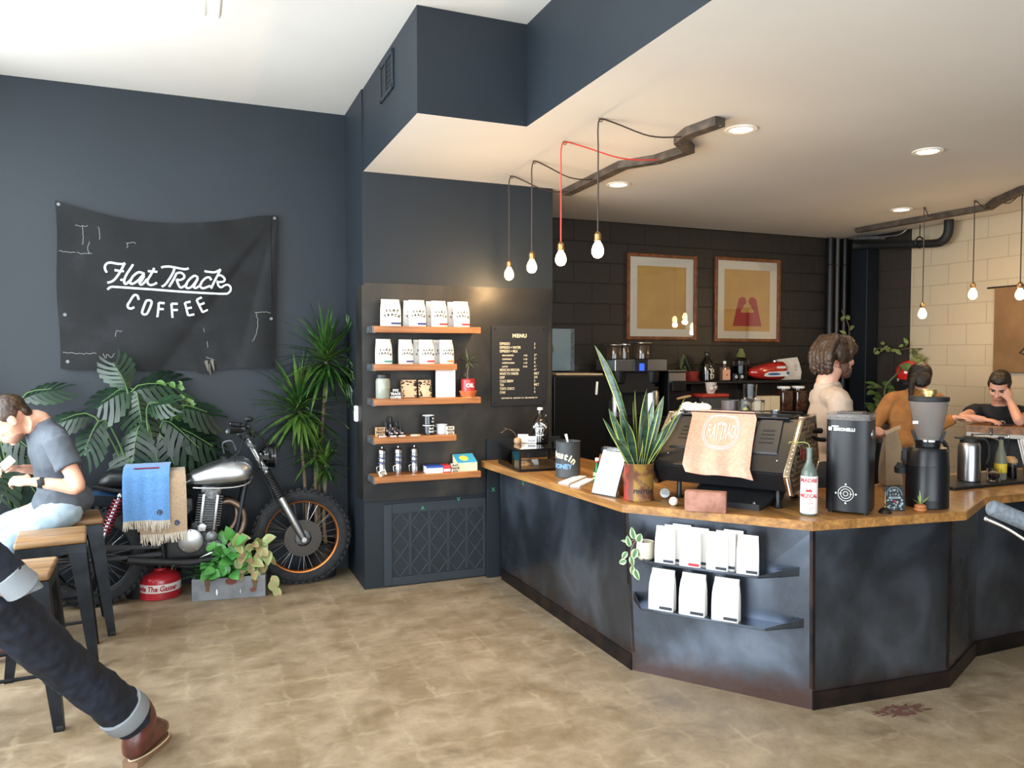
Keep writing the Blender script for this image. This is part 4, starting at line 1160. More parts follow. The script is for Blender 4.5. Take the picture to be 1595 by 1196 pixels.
for x, y in ((-.26, -.15), (.28, -.15), (-.26, .2), (.28, .2)):
    b = MB(); b.lathe([(0, 0), (.022, 0), (.024, .006), (.014, .02), (.012, .12)], (x, y, 0), 16); b.build('foot', M_mach, em)
for x in (-.07, .19):
    b = MB(); b.lathe([(0, .026), (.011, .026), (.011, .036), (.006, .042), (0, .042)], (x, -.268, 0), 14); b.build('bolt', M_chrome, em)
for x in (-.17, .17):
    b = MB(); b.lathe([(0, .20), (.04, .20), (.042, .21), (.042, .27), (0, .28)], (x, .36, 0), 20); b.cyl((x, .27, .25), (x, .36, .25), .032, n=16); b.build('group_head', M_chrome, em)
    b = MB(); b.lathe([(0, .165), (.030, .165), (.034, .2), (0, .2)], (x, .36, 0), 18); b.tube([(x, .39, .183), (x, .46, .18), (x, .52, .165)], [.009, .012, .014], 10, smooth=3); b.build('portafilter', M_black, em)
b = MB(); b.tube([(.335, .16, .40), (.37, .22, .38), (.40, .27, .375)], [.008, .014, .016], 10, smooth=4); b.tube([(.34, .16, .36), (.39, .24, .33), (.42, .28, .325)], [.008, .012, .013], 10, smooth=4); b.build('steam_lever', M_blackmatte, em)
ME = Matrix.Translation((MX, MY, ZT)) @ Matrix.Rotation(MR, 4, 'Z')
def onm(x, y, z): return ME @ Vector((x, y, z))

tw = thing('bar_towel', 'dusty pink bar towel with white oval emblem hanging over the espresso machine', 'towel', (MX, MY, ZT), MR)
def towel(u, v):
    x = -.275 + u * .365
    path = [(.05, .482), (-.005, .481), (-.045, .452), (-.20, .312), (-.315, .212), (-.330, .178)]
    s = v * 5; i = min(int(s), 4); f = s - i
    y = path[i][0] + (path[i + 1][0] - path[i][0]) * f; z = path[i][1] + (path[i + 1][1] - path[i][1]) * f
    w = max(0, v - .25)
    y -= .024 * w * (1 + sin(u * 15 + .6)) + .006 * (v > .15)
    z += .006 * w * (1 + sin(u * 15 + .6)) - .02 * max(0, v - .8) * 5 * (.3 + .7 * u) * (.7 + .3 * sin(u * 7))
    x += .125 * v + .02 * (u - .5) * (-v * .6)
    return Vector((x, y, z))
b = MB(); b.grid(towel, 40, 30, both=.004); b.build('cloth', mat('dusty_pink_terry', '#d49a83', .9, noise=(60, '#c98e78', .4, .6), bump=(260, .5, .002), sheen=.3), tw, smooth=60)
def tow_out(u, v, o=.003):
    e = .01; p = towel(u, v); du = towel(u + e, v) - p; dv = towel(u, v + e) - p; n = du.cross(dv).normalized()
    if n.y > 0: n = -n
    return p + n * o
b = MB()
U0, V0 = .50, .50
def tp(x, y): return tow_out(U0 + x / .385, V0 - y / .47, .0028)
ring = []
for k in range(48):
    a = 2 * pi * k / 48; ring.append((.100 * cos(a) , .058 * sin(a)))
b.tube([tp(*p) for p in ring], .0022, 6, closed=True); b.tube([tp(x * 1.1, y * 1.14) for x, y in ring], .0018, 6, closed=True)
for sx in (-1, 1):
    me = text_mesh('FLAT' if sx < 0 else 'TRACK', .070, 'CENTER', .0004, 1.0, .001); b2 = bmesh.new(); b2.from_mesh(me)
    for v in b2.verts:
        x = v.co.x * (.50 if sx < 0 else .42) + sx * .046; yy = (v.co.y - .025) * 1.15 * (1 - abs(x) * 3.2)
        q = tp(x, yy); v.co = q
    tmp = bpy.data.meshes.new('t'); b2.to_mesh(tmp); b2.free(); b.add_mesh(tmp); bpy.data.meshes.remove(tmp)
b.build('white_emblem', mat('white_print', '#f3ede6', .8), tw, smooth=0)

b = MB(); rd = random.Random(11)
pts = []
for k in range(7): pts.append(Vector((-.33 + k * .028 + rd.uniform(-.01, .01), .04 + rd.uniform(-.03, .04), .020 + .012 * sin(k * 1.3) + .008 * rd.random())))
b.tube(pts, [.012, .024, .030, .026, .034, .028, .012], 10, smooth=5); b.tube([pts[1] + Vector((0, .05, .002)), pts[3] + Vector((0, .045, .012)), pts[5] + Vector((.01, .03, 0))], [.015, .03, .015], 10, smooth=5)
b.tube([(-.31, .02, .01), (-.345, -.01, -.02), (-.37, -.03, -.055)], [.016, .014, .010], 8, smooth=4)
for v in b.bm.verts: v.co += Vector((0, 0, .462))
o = b.build('crumpled_cloth', mat('white_cotton', '#d9d4cb', .9, bump=(40, .6, .006)), smooth=80); o.matrix_world = ME; tag(o, 'crumpled white cleaning cloth lying on top of the espresso machine', 'cloth')
t = thing('milk_pitcher', 'dark brown cup on top of the espresso machine', 'cup', onm(-.055, .10, .463), 0)
b = MB(); b.lathe([(0, 0), (.045, 0), (.049, .004), (.052, .075), (.049, .075), (.046, .008), (0, .008)], n=26); b.build('cup', mat('brown_grey_plastic', '#4a413f', .35), t)
def tumbler(label, loc):
    t = thing('glass_tumbler', label, 'glass', loc, 0, 'glass tumblers stacked on the espresso machine')
    b = MB(); n = 12
    rings = []
    for r, z in ((.030, 0), (.032, .004), (.036, .07), (.037, .085), (.0345, .085), (.032, .010), (.0, .009)):
        rings.append([(r * cos(2 * pi * k / (2 * n)) * (1 + (.03 if k % 2 else 0)), r * sin(2 * pi * k / (2 * n)) * (1 + (.03 if k % 2 else 0)), z) for k in range(2 * n)])
    b.loft(rings); b.build('glass', M_glass, t, smooth=0)
for x, y, z, lab in ((.035, .06, .463, 'lower glass tumbler of the stack on the espresso machine, nearest the dark cup'), (.110, .06, .463, 'glass tumbler beside the stack on the espresso machine, away from the cup'), (.066, .065, .5485, 'upper glass tumbler crowning the stack on the espresso machine')):
    tumbler(lab, onm(x, y, z))
b = MB(); b.lathe([(0, 0), (.018, 0), (.024, .03), (.022, .03), (.016, .003), (0, .003)], n=18); o = b.build('steel_jigger', M_brushed, smooth=40); o.location = onm(.20, .08, .463); tag(o, 'small steel cup on the espresso machine past the tumblers', 'cup')

b = MB(); b.box((0, 0, .052), (.205, .065, .104), bev=.006, seg=2)
o = b.build('clay_brick', mat('brick_clay', '#9f7362', .9, noise=(18, '#875c4c', .4, .65), bump=(45, .8, .006)), smooth=40); o.location = (2.405, 3.225, ZT); o.rotation_euler = (0, 0, radians(-42)); tag(o, 'single red clay brick standing on the counter under the pink towel', 'brick')

t = thing('mezcal_bottle', 'clear bottle with red and white printed label and a twig in its neck', 'bottle', (2.825, 2.955, ZT), radians(-44))
b = MB(); b.lathe([(0, 0), (.034, 0), (.040, .006), (.040, .205), (.034, .225), (.017, .262), (.0135, .28), (.0135, .325), (.016, .326), (.016, .336), (.0125, .337)], n=30); b.build('bottle_glass', mat('pale_green_glass', '#7f8f84', .06, trans=.55, ior=1.2, coat=.4), t)
b = MB(); b.lathe([(.0402, .012), (.0407, .013), (.0407, .196), (.0402, .197)], n=30, cap=False); b.build('paper_label', mat('white_bottle_label', '#e9e2dd', .6), t)
M_redink = mat('red_ink', '#b8323a', .6)
b = MB()
put_text(b, 'MADRE', .027, Matrix.Translation((0, 0, .168)) @ FRONT, bold=.0009)
put_text(b, 'MEZCAL', .025, Matrix.Translation((0, 0, .092)) @ FRONT, bold=.0009)
put_text(b, 'ESPADIN Y', .008, Matrix.Translation((0, 0, .155)) @ FRONT); put_text(b, 'A', .010, Matrix.Translation((0, 0, .143)) @ FRONT)
put_text(b, 'CUISHE', .009, Matrix.Translation((0, 0, .080)) @ FRONT); put_text(b, 'AGAVE', .009, Matrix.Translation((.006, 0, .062)) @ FRONT)
put_text(b, '750 ML  45% ALC', .0065, Matrix.Translation((0, 0, .040)) @ FRONT); put_text(b, 'OAXACA', .007, Matrix.Translation((0, 0, .028)) @ FRONT)
b.prism([(-.016, .0), (-.017, .007), (-.012, .011), (-.004, .010), (.006, .0125), (.012, .009), (.0155, .004), (.013, .0), (.012, -.006), (.009, -.006), (.009, -.001), (-.006, -.001), (-.007, -.006), (-.010, -.006), (-.011, .0)], 0, .0006, Matrix.Translation((0, 0, .122)) @ FRONT)
wrap_cyl(b.bm.verts, .0411); b.build('red_lettering', M_redink, t, smooth=0)
b = MB(); b.tube([(0, 0, .325), (-.004, 0, .352), (-.03, .0, .362), (-.065, 0, .357)], .0022, 6, smooth=4); b.build('twig', mat('pale_green_stem', '#8d9a56', .6), t)
b = MB()
for k, (x, z) in enumerate(((-.07, .357), (-.055, .36), (-.075, .36))): strap_leaf(b, (x, 0, z), (cos(k * 2.2) - .4, sin(k * 2.2), .3 - .6 * (k == 0)), .04, .016, .6, 5)
b.build('leaves', mat('yellow_green_leaf', '#b9bb63', .5), t)

t = thing('square_coffee_grinder', 'tall black square coffee grinder with clear lid and white emblem on the counter', 'coffee grinder', (3.080, 2.940, ZT), radians(-58))
w_, d_, h_ = .200, .20, .470
rr = .10
poly = []
for k in range(13):
    a = radians(200 + 140 * k / 12); poly.append((w_ / 2 * cos(a) / cos(radians(20)) * .999, -d_ / 2 + .045 + .045 * sin(a) / 1.0))
poly += [(w_ / 2, d_ / 2 - .02), (w_ / 2 - .02, d_ / 2), (-w_ / 2 + .02, d_ / 2), (-w_ / 2, d_ / 2 - .02)]
b = MB(); b.prism(poly, .015, h_); b.build('body', mat('satin_black_grinder', '#17181b', .35, .2), t, smooth=40)
for x in (-.08, .08):
    for y in (-.05, .08):
        b = MB(); b.cyl((x, y, 0), (x, y, .016), .012, n=12); b.build('foot', M_blackmatte, t)
b = MB(); pl2 = [(x * 1.02, y * 1.02) for x, y in poly]; b.prism(pl2, h_ + .001, h_ + .006); b.prism([(x * .99, y * .99) for x, y in poly], h_ + .006, h_ + .026); b.prism(pl2, h_ + .026, h_ + .032); b.box((0, .01, h_ + .036), (.12, .11, .008), bev=.003)
b.build('clear_lid', M_plastic, t, smooth=40)
yf = -d_ / 2 - .0005
def curve_y(verts, off=0.0008):
    for v in verts:
        x = max(-.099, min(.099, v.co.x)); c = x / (w_ / 2 / cos(radians(20)))
        s = -sqrt(max(0, 1 - c * c)); v.co.y = -d_ / 2 + .045 + .045 * s - off + v.co.y * .5
b = MB(); put_text(b, 'SIMONELLI', .021, Matrix.Translation((-.012, 0, h_ - .052)) @ FRONT @ Matrix.Diagonal((1.0, 1, 1, 1)), bold=.0009); put_text(b, 'NUOVA', .010, Matrix.Translation((-.055, 0, h_ - .034)) @ FRONT, bold=.0004)
b.box((-.081, 0, h_ - .044), (.016, .001, .018)); curve_y(b.bm.verts); b.build('lettering', M_white, t, smooth=0)
b = MB()
for r in (.036, .024, .011): b.torus((.0, 0, .105), r, .0012, Matrix.Rotation(radians(90), 4, 'X').to_3x3(), 36, 4)
for k in range(4):
    a = k * pi / 2; b.sphere((.047 * cos(a), 0, .105 + .047 * sin(a)), (.0045, .0008, .0045), u=10, v=6)
b.box((.0, 0, .105), (.06, .0008, .003)); curve_y(b.bm.verts); b.build('round_emblem', M_white, t, smooth=0)
b = MB(); b.torus((w_ / 2 + .001, .0, h_ - .07), .022, .003, Matrix.Rotation(radians(90), 4, 'Y').to_3x3(), 24, 6); b.cyl((w_ / 2, 0, h_ - .07), (w_ / 2 + .004, 0, h_ - .07), .020, n=20); b.build('side_dial', M_brushed, t)

t = thing('hopper_coffee_grinder', 'black coffee grinder with tapered clear hopper and brass knob on the counter', 'coffee grinder', (3.565, 2.890, ZT), radians(-50))
b = MB(); b.lathe([(0, 0), (.100, 0), (.104, .004), (.104, .042), (.1035, .0425), (.103, .044), (.103, .22), (.1025, .2205), (.102, .222), (.098, .292), (.088, .312), (.05, .318), (0, .318)], n=44); b.box((0, .085, .16), (.15, .12, .31), bev=.015); b.build('motor_body', mat('satin_black_grinder', '#17181b', .35, .2), t, smooth=30)
b = MB(); b.lathe([(.055, .315), (.058, .318), (.058, .335), (.064, .337), (.064, .345), (.05, .346), (0, .346)], n=32); b.build('adjusting_collar', M_black, t)
b = MB(); b.lathe([(.060, .345), (.066, .346), (.066, .353), (.058, .354)], n=32); b.build('chrome_ring', M_chrome, t)
b = MB(); b.lathe([(.056, .352), (.062, .37), (.090, .535), (.091, .555), (.088, .555), (.087, .535), (.059, .37), (.053, .355)], n=32, cap=False); b.build('hopper', M_plastic, t)
b = MB(); b.lathe([(.0, .554), (.094, .554), (.097, .557), (.097, .575), (.09, .579), (0, .579)], n=36); b.build('hopper_lid', M_blackmatte, t)
b = MB(); b.lathe([(0, .579), (.028, .579), (.028, .588), (.037, .590), (.038, .610), (.034, .616), (0, .617)], n=28); b.build('brass_knob', mat('dull_brass', '#b39a62', .35, .8), t)
for k in (1, -1):
    b = MB(); b.bar((k * .058, -.02, .346), (k * .078, -.02, .40), .012, .02, up=(0, 1, 0)); b.build('hopper_bracket', M_black, t, smooth=0)
b = MB(); b.lathe([(.0, .0), (.030, .0), (.033, .03), (.020, .045), (.018, .055), (0, .055)], (-.125, -.02, .17), 16, None); b.box((-.11, -.01, .26), (.03, .045, .06), bev=.006); b.build('dosing_spout', M_blackmatte, t)
b = MB(); b.box((-.060, -.0663, .445), (.034, .001, .016), Matrix.Rotation(.7, 3, 'Z')); b.build('white_sticker', M_white, t, smooth=0)

t = thing('wide_brush', 'wide wooden brush with orange bristles standing beside the hopper grinder', 'brush', (3.66, 3.115, ZT), radians(-48))
b = MB(Matrix.Rotation(.13, 4, 'Y')); b.loft([[(-.014, -.005, .0), (.014, -.005, 0), (.014, .005, 0), (-.014, .005, 0)], [(-.012, -.006, .06), (.012, -.006, .06), (.012, .006, .06), (-.012, .006, .06)], [(-.018, -.007, .105), (.018, -.007, .105), (.018, .007, .105), (-.018, .007, .105)], [(-.034, -.007, .135), (.034, -.007, .135), (.034, .007, .135), (-.034, .007, .135)]]); b.build('handle', mat('pale_brush_wood', '#b08a60', .5), t, smooth=40)
b = MB(Matrix.Rotation(.13, 4, 'Y')); b.box((0, 0, .153), (.070, .017, .036), bev=.002, seg=1); b.build('ferrule', M_galv, t, smooth=0)
b = MB(Matrix.Rotation(.13, 4, 'Y')); b.loft([[(-.033, -.007, .17), (.033, -.007, .17), (.033, .007, .17), (-.033, .007, .17)], [(-.034, -.004, .205), (.034, -.004, .205), (.034, .004, .205), (-.034, .004, .205)]]); b.build('bristles', mat('amber_bristle', '#a8703a', .8, noise=(200, '#7a4a22', .4, .6, (1, 1, .1))), t, smooth=0)
t = thing('tip_sign', 'small black illustrated sign propped up on the counter edge', 'sign', (3.310, 2.862, ZT), radians(-20))
R = Matrix.Rotation(radians(-12), 4, 'X')
b = MB(R); b.box((0, 0, .062), (.105, .004, .124), bev=.001, seg=1); b.build('board', mat('sign_black', '#1a2026', .5), t, smooth=0)
b = MB(R); arc_text(b, 'AWL', .018, .06, Matrix.Translation((0, -.003, .098)) @ FRONT, spread=.018, bold=.0005); arc_text(b, 'TIPS', .015, .06, Matrix.Translation((0, -.003, .078)) @ FRONT, spread=.014, bold=.0005)
ar = [(.040 * cos(radians(a)), -.003, .078 + .042 * sin(radians(a))) for a in range(0, 181, 12)]
b.tube(ar, .0012, 5); b.box((0, -.003, .066), (.062, .001, .009), Matrix.Rotation(.0, 3, 'X')); rd = random.Random(4)
for k in range(26):
    a = rd.uniform(0, 6.28); b.bar((rd.uniform(-.044, .044), -.003, rd.uniform(.006, .055)), (rd.uniform(-.044, .044), -.003, rd.uniform(.006, .055)), .0015, .002, up=(0, 1, 0)) if k < 4 else b.box((rd.uniform(-.045, .045), -.003, rd.uniform(.006, .056)), (rd.uniform(.006, .014), .001, rd.uniform(.003, .008)), Matrix.Rotation(a, 3, 'Y'))
b.build('white_drawing', mat('pale_drawing', '#9fb0b4', .6), t, smooth=0)
b = MB(R); b.box((.0, -.0035, .046), (.014, .001, .010), Matrix.Rotation(.6, 3, 'Y')); b.build('red_drawing', BAG_COL['red'], t, smooth=0)
b = MB(); b.box((0, .030, .035), (.04, .003, .075), Matrix.Rotation(.55, 3, 'X')); b.build('easel_leg', M_blackmatte, t, smooth=0)
t = thing('brass_candlestick', 'small dark desk bell with a thin brass rod beside the illustrated sign', 'bell', (3.213, 2.842, ZT))
b = MB(); b.lathe([(0, 0), (.030, 0), (.031, .004), (.027, .014), (.018, .024), (.008, .029), (0, .030)], n=22); b.build('bell_dome', mat('dark_bronze', '#3a3630', .35, .8), t)
b = MB(); b.lathe([(0, .029), (.006, .03), (.004, .036), (.007, .045), (.003, .052), (.0022, .06), (.0022, .11), (0, .112)], n=12); b.tube([(0, 0, .11), (-.006, 0, .122), (-.018, 0, .128)], .0022, 6); b.build('brass_rod', mat('brass', '#a88847', .3, .9), t)
t = thing('tiny_succulent', 'tiny spiky plant in an orange wooden bowl at the foot of the hopper grinder', 'potted plant', (3.415, 2.805, ZT))
b = MB(); b.lathe([(0, 0), (.024, 0), (.031, .008), (.030, .014), (.024, .019), (.028, .024), (.026, .032), (.015, .037), (0, .038)], n=22); b.build('wooden_bowl', mat('orange_wood', '#a8683a', .5), t)
b = MB()
for k, (a, e) in enumerate(((2.8, .5), (.2, .7), (.5, .45), (3.4, .9), (1.5, .9))): strap_leaf(b, (0, 0, .034), (cos(a) * cos(e), -.2 + sin(a) * .3, sin(e)), .075, .009, .1, 4)
b.build('leaves', mat('pale_succulent_leaf', '#8da05c', .5), t)
p = onface(.135, .062, .638)
t = thing('potted_hoya', 'cream ceramic pot with trailing pink edged leaves at the ledge end', 'potted plant', p, ang)
b = MB(); b.lathe([(0, 0), (.036, 0), (.045, .01), (.049, .045), (.046, .088), (.043, .094), (.040, .09), (.040, .08), (0, .08)], n=30); b.build('cream_pot', mat('cream_ceramic', '#bdb4a2', .5), t)
def oval_leaf(bb, base, direc, L, w, nrm=(0, -1, .3), curl=.15, mi=(0, 0), n=6):
    base, d, nn = Vector(base), Vector(direc).normalized(), Vector(nrm)
    s = d.cross(nn).normalized(); nn = s.cross(d).normalized(); rows = []
    for i in range(n + 1):
        t_ = i / n; hw = w / 2 * (sin(pi * min(1, max(0.02, t_ ** .8))) ** .75 if 0 < i < n else .03)
        c = base + d * (L * t_) - nn * (curl * L * t_ * t_)
        rows.append([c - s * hw + nn * hw * .25, c - s * hw * .55 + nn * hw * .1, c, c + s * hw * .55 + nn * hw * .1, c + s * hw + nn * hw * .25])
    vs = [[bb.bm.verts.new(q) for q in r] for r in rows]
    if bb.xf is not None:
        for r in vs:
            for v in r: v.co = bb.xf @ v.co
    for i in range(n):
        for j in range(4):
            f = bb.bm.faces.new((vs[i][j], vs[i + 1][j], vs[i + 1][j + 1], vs[i][j + 1])); f.material_index = mi[1] if j in (0, 3) else mi[0]; f.smooth = True
b = MB(); stems = []
for (x, y, z, dx, dz, L, w) in ((-.055, -.02, .10, -.25, 1, .065, .034), (-.03, -.03, .09, .3, .9, .05, .045), (-.075, -.03, .06, -.2, .8, .06, .032), (-.06, -.05, .02, .2, -1, .055, .03), (-.085, -.04, .035, -.5, -.7, .05, .03), (-.085, -.05, -.01, -.8, -.3, .045, .032), (-.05, -.05, -.03, -.1, -1, .05, .028), (-.045, -.05, -.045, .5, -1, .065, .034), (-.035, -.04, .055, .4, -.5, .05, .04), (-.08, -.03, .085, -1, .1, .045, .014), (-.03, -.05, .06, -.3, -.8, .06, .04)):
    oval_leaf(b, (x, y, z), (dx, -.1, dz), L, w, (0, -1, .2), .1, (0, 1))
b.build('leaves', [mat('hoya_green', '#44683f', .35), mat('pale_leaf_margin', '#a9bd92', .4)], t, smooth=0, recalc=False)
b = MB(); b.tube([(0, 0, .08), (-.03, -.02, .10), (-.06, -.03, .07), (-.065, -.05, .0), (-.05, -.05, -.05)], .0025, 6, smooth=4); b.tube([(0, 0, .08), (-.04, -.02, .10), (-.075, -.03, .085)], .002, 6, smooth=3); b.build('trailing_stem', mat('pink_brown_stem', '#7d5a4a', .6), t)

b = MB(); b.box((0, 0, .009), (1.3, .34, .018), bev=.004, seg=1)
o = b.build('serving_tray', M_blackmatte, smooth=0); o.location = (4.77, 3.33, ZT); tag(o, 'long flat black tray on the counter under flasks and sugar jars', 'tray')
ZTT = ZT + .0185
def airpot(label, x, y, rz):
    t = thing('vacuum_flask', label, 'vacuum flask', (x, y, ZTT), rz, 'vacuum flasks on the black tray')
    b = MB(); b.lathe([(0, 0), (.060, 0), (.063, .004), (.063, .215), (.055, .235), (.045, .245)], n=32); b.build('steel_body', M_brushed, t)
    b = MB(); b.lathe([(.050, .236), (.054, .24), (.052, .262), (.035, .275), (.02, .278), (0, .278)], n=28); b.loft([[(-.03, -.02, .25), (-.03, .02, .25), (-.03, .02, .272), (-.03, -.02, .272)], [(-.085, -.010, .262), (-.085, .010, .262), (-.085, .010, .27), (-.085, -.010, .27)]]); b.build('lid', M_blackmatte, t)
    b = MB(); b.tube([(.03, 0, .262), (.085, 0, .255), (.108, 0, .21), (.106, 0, .14), (.095, 0, .11)], [.010, .012, .012, .012, .010], 10, smooth=5, flat=(1, 1.3)); b.build('handle', M_blackmatte, t)
airpot('vacuum flask half hidden behind the hopper grinder', 4.10, 3.32, radians(-25))
airpot('steel vacuum flask in full view on the black tray', 4.43, 3.30, radians(-30))
t = thing('syrup_bottle', 'clear syrup bottle with yellow label behind the steel flasks', 'bottle', (4.66, 3.26, ZTT))
b = MB(); b.lathe([(0, 0), (.030, 0), (.034, .006), (.034, .12), (.027, .16), (.013, .21), (.013, .25)], n=24); b.build('bottle_glass', mat('olive_bottle_glass', '#9aa08a', .08, trans=.5, ior=1.2), t)
b = MB(); b.lathe([(.0345, .045), (.035, .046), (.035, .10), (.0345, .101)], n=24, cap=False); b.build('yellow_label', mat('lemon_label', '#d3b92f', .5), t)
b = MB(); b.lathe([(0, .249), (.016, .249), (.016, .268), (0, .27)], n=18); b.build('black_cap', M_blackmatte, t)
t = thing('candy_jar', 'low glass jar of pink sugar packets beside the steel flask', 'jar', (4.565, 3.235, ZTT))
b = MB(); b.lathe([(0, 0), (.036, 0), (.040, .006), (.040, .075), (.038, .075), (.036, .008), (0, .008)], n=24); b.build('jar_glass', M_glass, t)
b = MB(); b.sphere((0, 0, .035), (.033, .033, .026)); b.build('pink_packets', mat('pink_packet', '#b98a86', .7, noise=(60, '#e6d6cf', .45, .55)), t)
for x, y, lab in ((4.775, 3.27, 'glass sugar shaker with wooden lid next to the yellow labelled bottle'), (4.86, 3.34, 'second glass sugar shaker with wooden lid, nearer the white straws')):
    t = thing('sugar_shaker', lab, 'sugar shaker', (x, y, ZTT), 0, 'sugar shakers on the black tray')
    b = MB(); b.lathe([(0, 0), (.028, 0), (.031, .004), (.029, .10)], n=22); b.build('glass_body', M_glass, t)
    b = MB(); b.lathe([(0, .006), (.025, .006), (.024, .07), (0, .07)], n=18); b.build('white_sugar', mat('sugar', '#e8e4dd', .9), t)
    b = MB(); b.lathe([(0, .098), (.033, .098), (.035, .104), (.030, .122), (.0, .126)], n=22); b.build('wooden_lid', mat('pale_lid_wood', '#b98f5e', .5), t)
t = thing('straw_cup', 'clear cup of white paper straws on the black tray', 'cup', (4.95, 3.27, ZTT))
b = MB(); b.lathe([(0, 0), (.035, 0), (.045, .13), (.043, .13), (.034, .004), (0, .004)], n=24); b.build('cup', M_plastic, t)
rd = random.Random(8)
for k in range(9):
    a = rd.uniform(0, 6.28); r = rd.uniform(.0, .02); e = rd.uniform(.02, .06)
    b = MB(); b.cyl((r * cos(a), r * sin(a), .008), (r * cos(a) + e * cos(a) - .03, r * sin(a) + e * sin(a), .235), .0045, n=8); b.build('straw', M_white, t)
t = thing('bent_wire_rack', 'bent chrome wire rack behind the syrup bottle', 'rack', (4.80, 3.44, ZTT))
b = MB(); b.tube([(-.16, 0, 0), (-.16, 0, .24), (-.13, 0, .265), (.16, 0, .25), (.19, 0, .22), (.19, 0, 0)], .006, 8, smooth=5); b.tube([(-.16, .05, 0), (-.16, .05, .22), (.19, .05, .20), (.19, .05, 0)], .005, 8, smooth=4); b.cyl((0.02, 0, .25), (.02, 0, .30), .008, n=8); b.build('wire_frame', M_chrome, t)
WARM = (1.0, 0.66, 0.33)
M_bulb = mat('glowing_bulb_glass', '#fff0cf', .2, emit=('#ffd795', 26.0))
M_socket = mat('brass_socket', '#8a6a45', .4, .8)
M_cordblack = mat('brown_black_cord', '#3a2f2a', .7); M_cordred = mat('red_cord', '#c4392f', .6)
M_beamwood = mat('dark_jagged_beam', '#3a322b', .7, noise=(14, '#54493d', .4, .65), bump=(30, .6, .006))
def pendant(label, hook, beam, bz, red=False, group='pendant bulbs', power=14, dx=0.0):
    hx, hy = hook
    t = thing('pendant_bulb', label, 'pendant lamp', (hx + dx, hy, bz), 0, group)
    o = Vector((-(hx + dx), -hy, -bz))
    b = MB(); top = Vector((hx, hy, ZL - .006))
    bx = Vector((beam[0], beam[1], ZL - .022))
    mid = top * .45 + bx * .55 + Vector((0, 0, -.045))
    pts = [bx, bx * .75 + mid * .25 + Vector((0, 0, -.012)), mid, top * .7 + mid * .3 + Vector((0, 0, .006)), top, Vector((hx + dx * .8 - .005, hy, ZL - .06)), Vector((hx + dx, hy, ZL - .16)), Vector((hx + dx, hy, (ZL + bz) / 2)), Vector((hx + dx, hy, bz + .085))]
    b.tube([p + o for p in pts], .0045, 7, smooth=5); b.build('cord', M_cordred if red else M_cordblack, t)
    b = MB(); b.torus(top + o + Vector((0, 0, -.002)), .012, .003, Matrix.Rotation(radians(90), 4, 'X').to_3x3(), 14, 6); b.cyl(top + o, top + o + Vector((0, 0, .006)), .01, n=10); b.build('ceiling_hook', M_socket, t)
    b = MB(); b.lathe([(.006, .095), (.014, .085), (.020, .078), (.020, .045), (.017, .040), (.0, .040)], n=18); b.build('socket', M_socket, t)
    b = MB(); b.lathe([(.013, .045), (.016, .034), (.027, .015), (.034, -.008), (.033, -.028), (.022, -.046), (.010, -.052), (0, -.053)], n=20); b.build('glass_bulb', M_bulb, t)
    point_light('bulb_light', (hx + dx, hy, bz - .08), power, WARM, .035)
    return t
pendant('pendant bulb nearest the shelf wall on a dark cord', (2.165, 5.229), (2.745, 5.42), 2.30, dx=-.02)
pendant('second pendant bulb from the shelf wall on a dark cord', (2.141, 4.768), (2.72, 4.98), 2.305, dx=-.02)
pendant('pendant bulb hanging on the only red cord', (2.120, 4.272), (2.86, 4.30), 2.30, True, dx=-.025)
pendant('fourth pendant bulb from the shelf wall, nearest the camera side', (2.098, 3.784), (2.68, 3.80), 2.29, dx=-.015)
gr = 'pendant bulbs over the bar by the cream wall'
pendant('pendant bulb nearest the dark corner in front of the cream block wall', (5.98, 4.93), (6.22, 5.05), 2.075, group=gr, power=7)
pendant('middle pendant bulb before the cream block wall', (6.12, 4.56), (6.33, 4.55), 2.225, group=gr, power=7)
pendant('pendant bulb in front of the brown canvas', (6.20, 4.21), (6.20, 4.40), 2.20, group=gr, power=7)

def jag_beam(label, pts, w, h):
    t = thing('ceiling_beam_rail', label, 'ceiling rail', (pts[0][0], pts[0][1], ZL - h), 0)
    b = MB()
    x0, y0 = pts[0]
    P = [Vector((x - x0, y - y0, h / 2)) for x, y in pts]
    L_, R_ = [], []
    for i in range(len(P)):
        d = ((P[min(i + 1, len(P) - 1)] - P[max(i - 1, 0)])).normalized(); s = Vector((-d.y, d.x, 0)) * (w / 2)
        L_.append(P[i] + s); R_.append(P[i] - s)
    b.loft([[L_[i] + Vector((0, 0, -h / 2)), R_[i] + Vector((0, 0, -h / 2)), R_[i] + Vector((0, 0, h / 2 - .001)), L_[i] + Vector((0, 0, h / 2 - .001))] for i in range(len(P))])
    b.build('rail_body', M_beamwood, t, smooth=0)
    b = MB()
    for i in range(0, len(P), 2):
        b.sphere((P[i].x, P[i].y, -.001), (.007, .007, .003), u=8, v=5)
    b.build('bolts', M_galv, t)
jag_beam('jagged dark wooden rail on the ceiling above the counter feeding four cords', [(2.742, 5.496), (2.700, 4.56), (2.83, 4.34), (2.87, 4.05), (2.70, 3.90), (2.66, 3.74), (2.69, 3.51)], .075, .05)
jag_beam('jagged dark wooden rail on the ceiling before the cream block wall', [(6.333, 6.0), (6.37, 5.0), (6.38, 4.62), (6.20, 4.42), (5.96, 4.04), (5.9, 3.6)], .075, .05)
M_can = mat('downlight_lens', '#fff4dc', .4, emit=('#ffe6b8', 14.0))
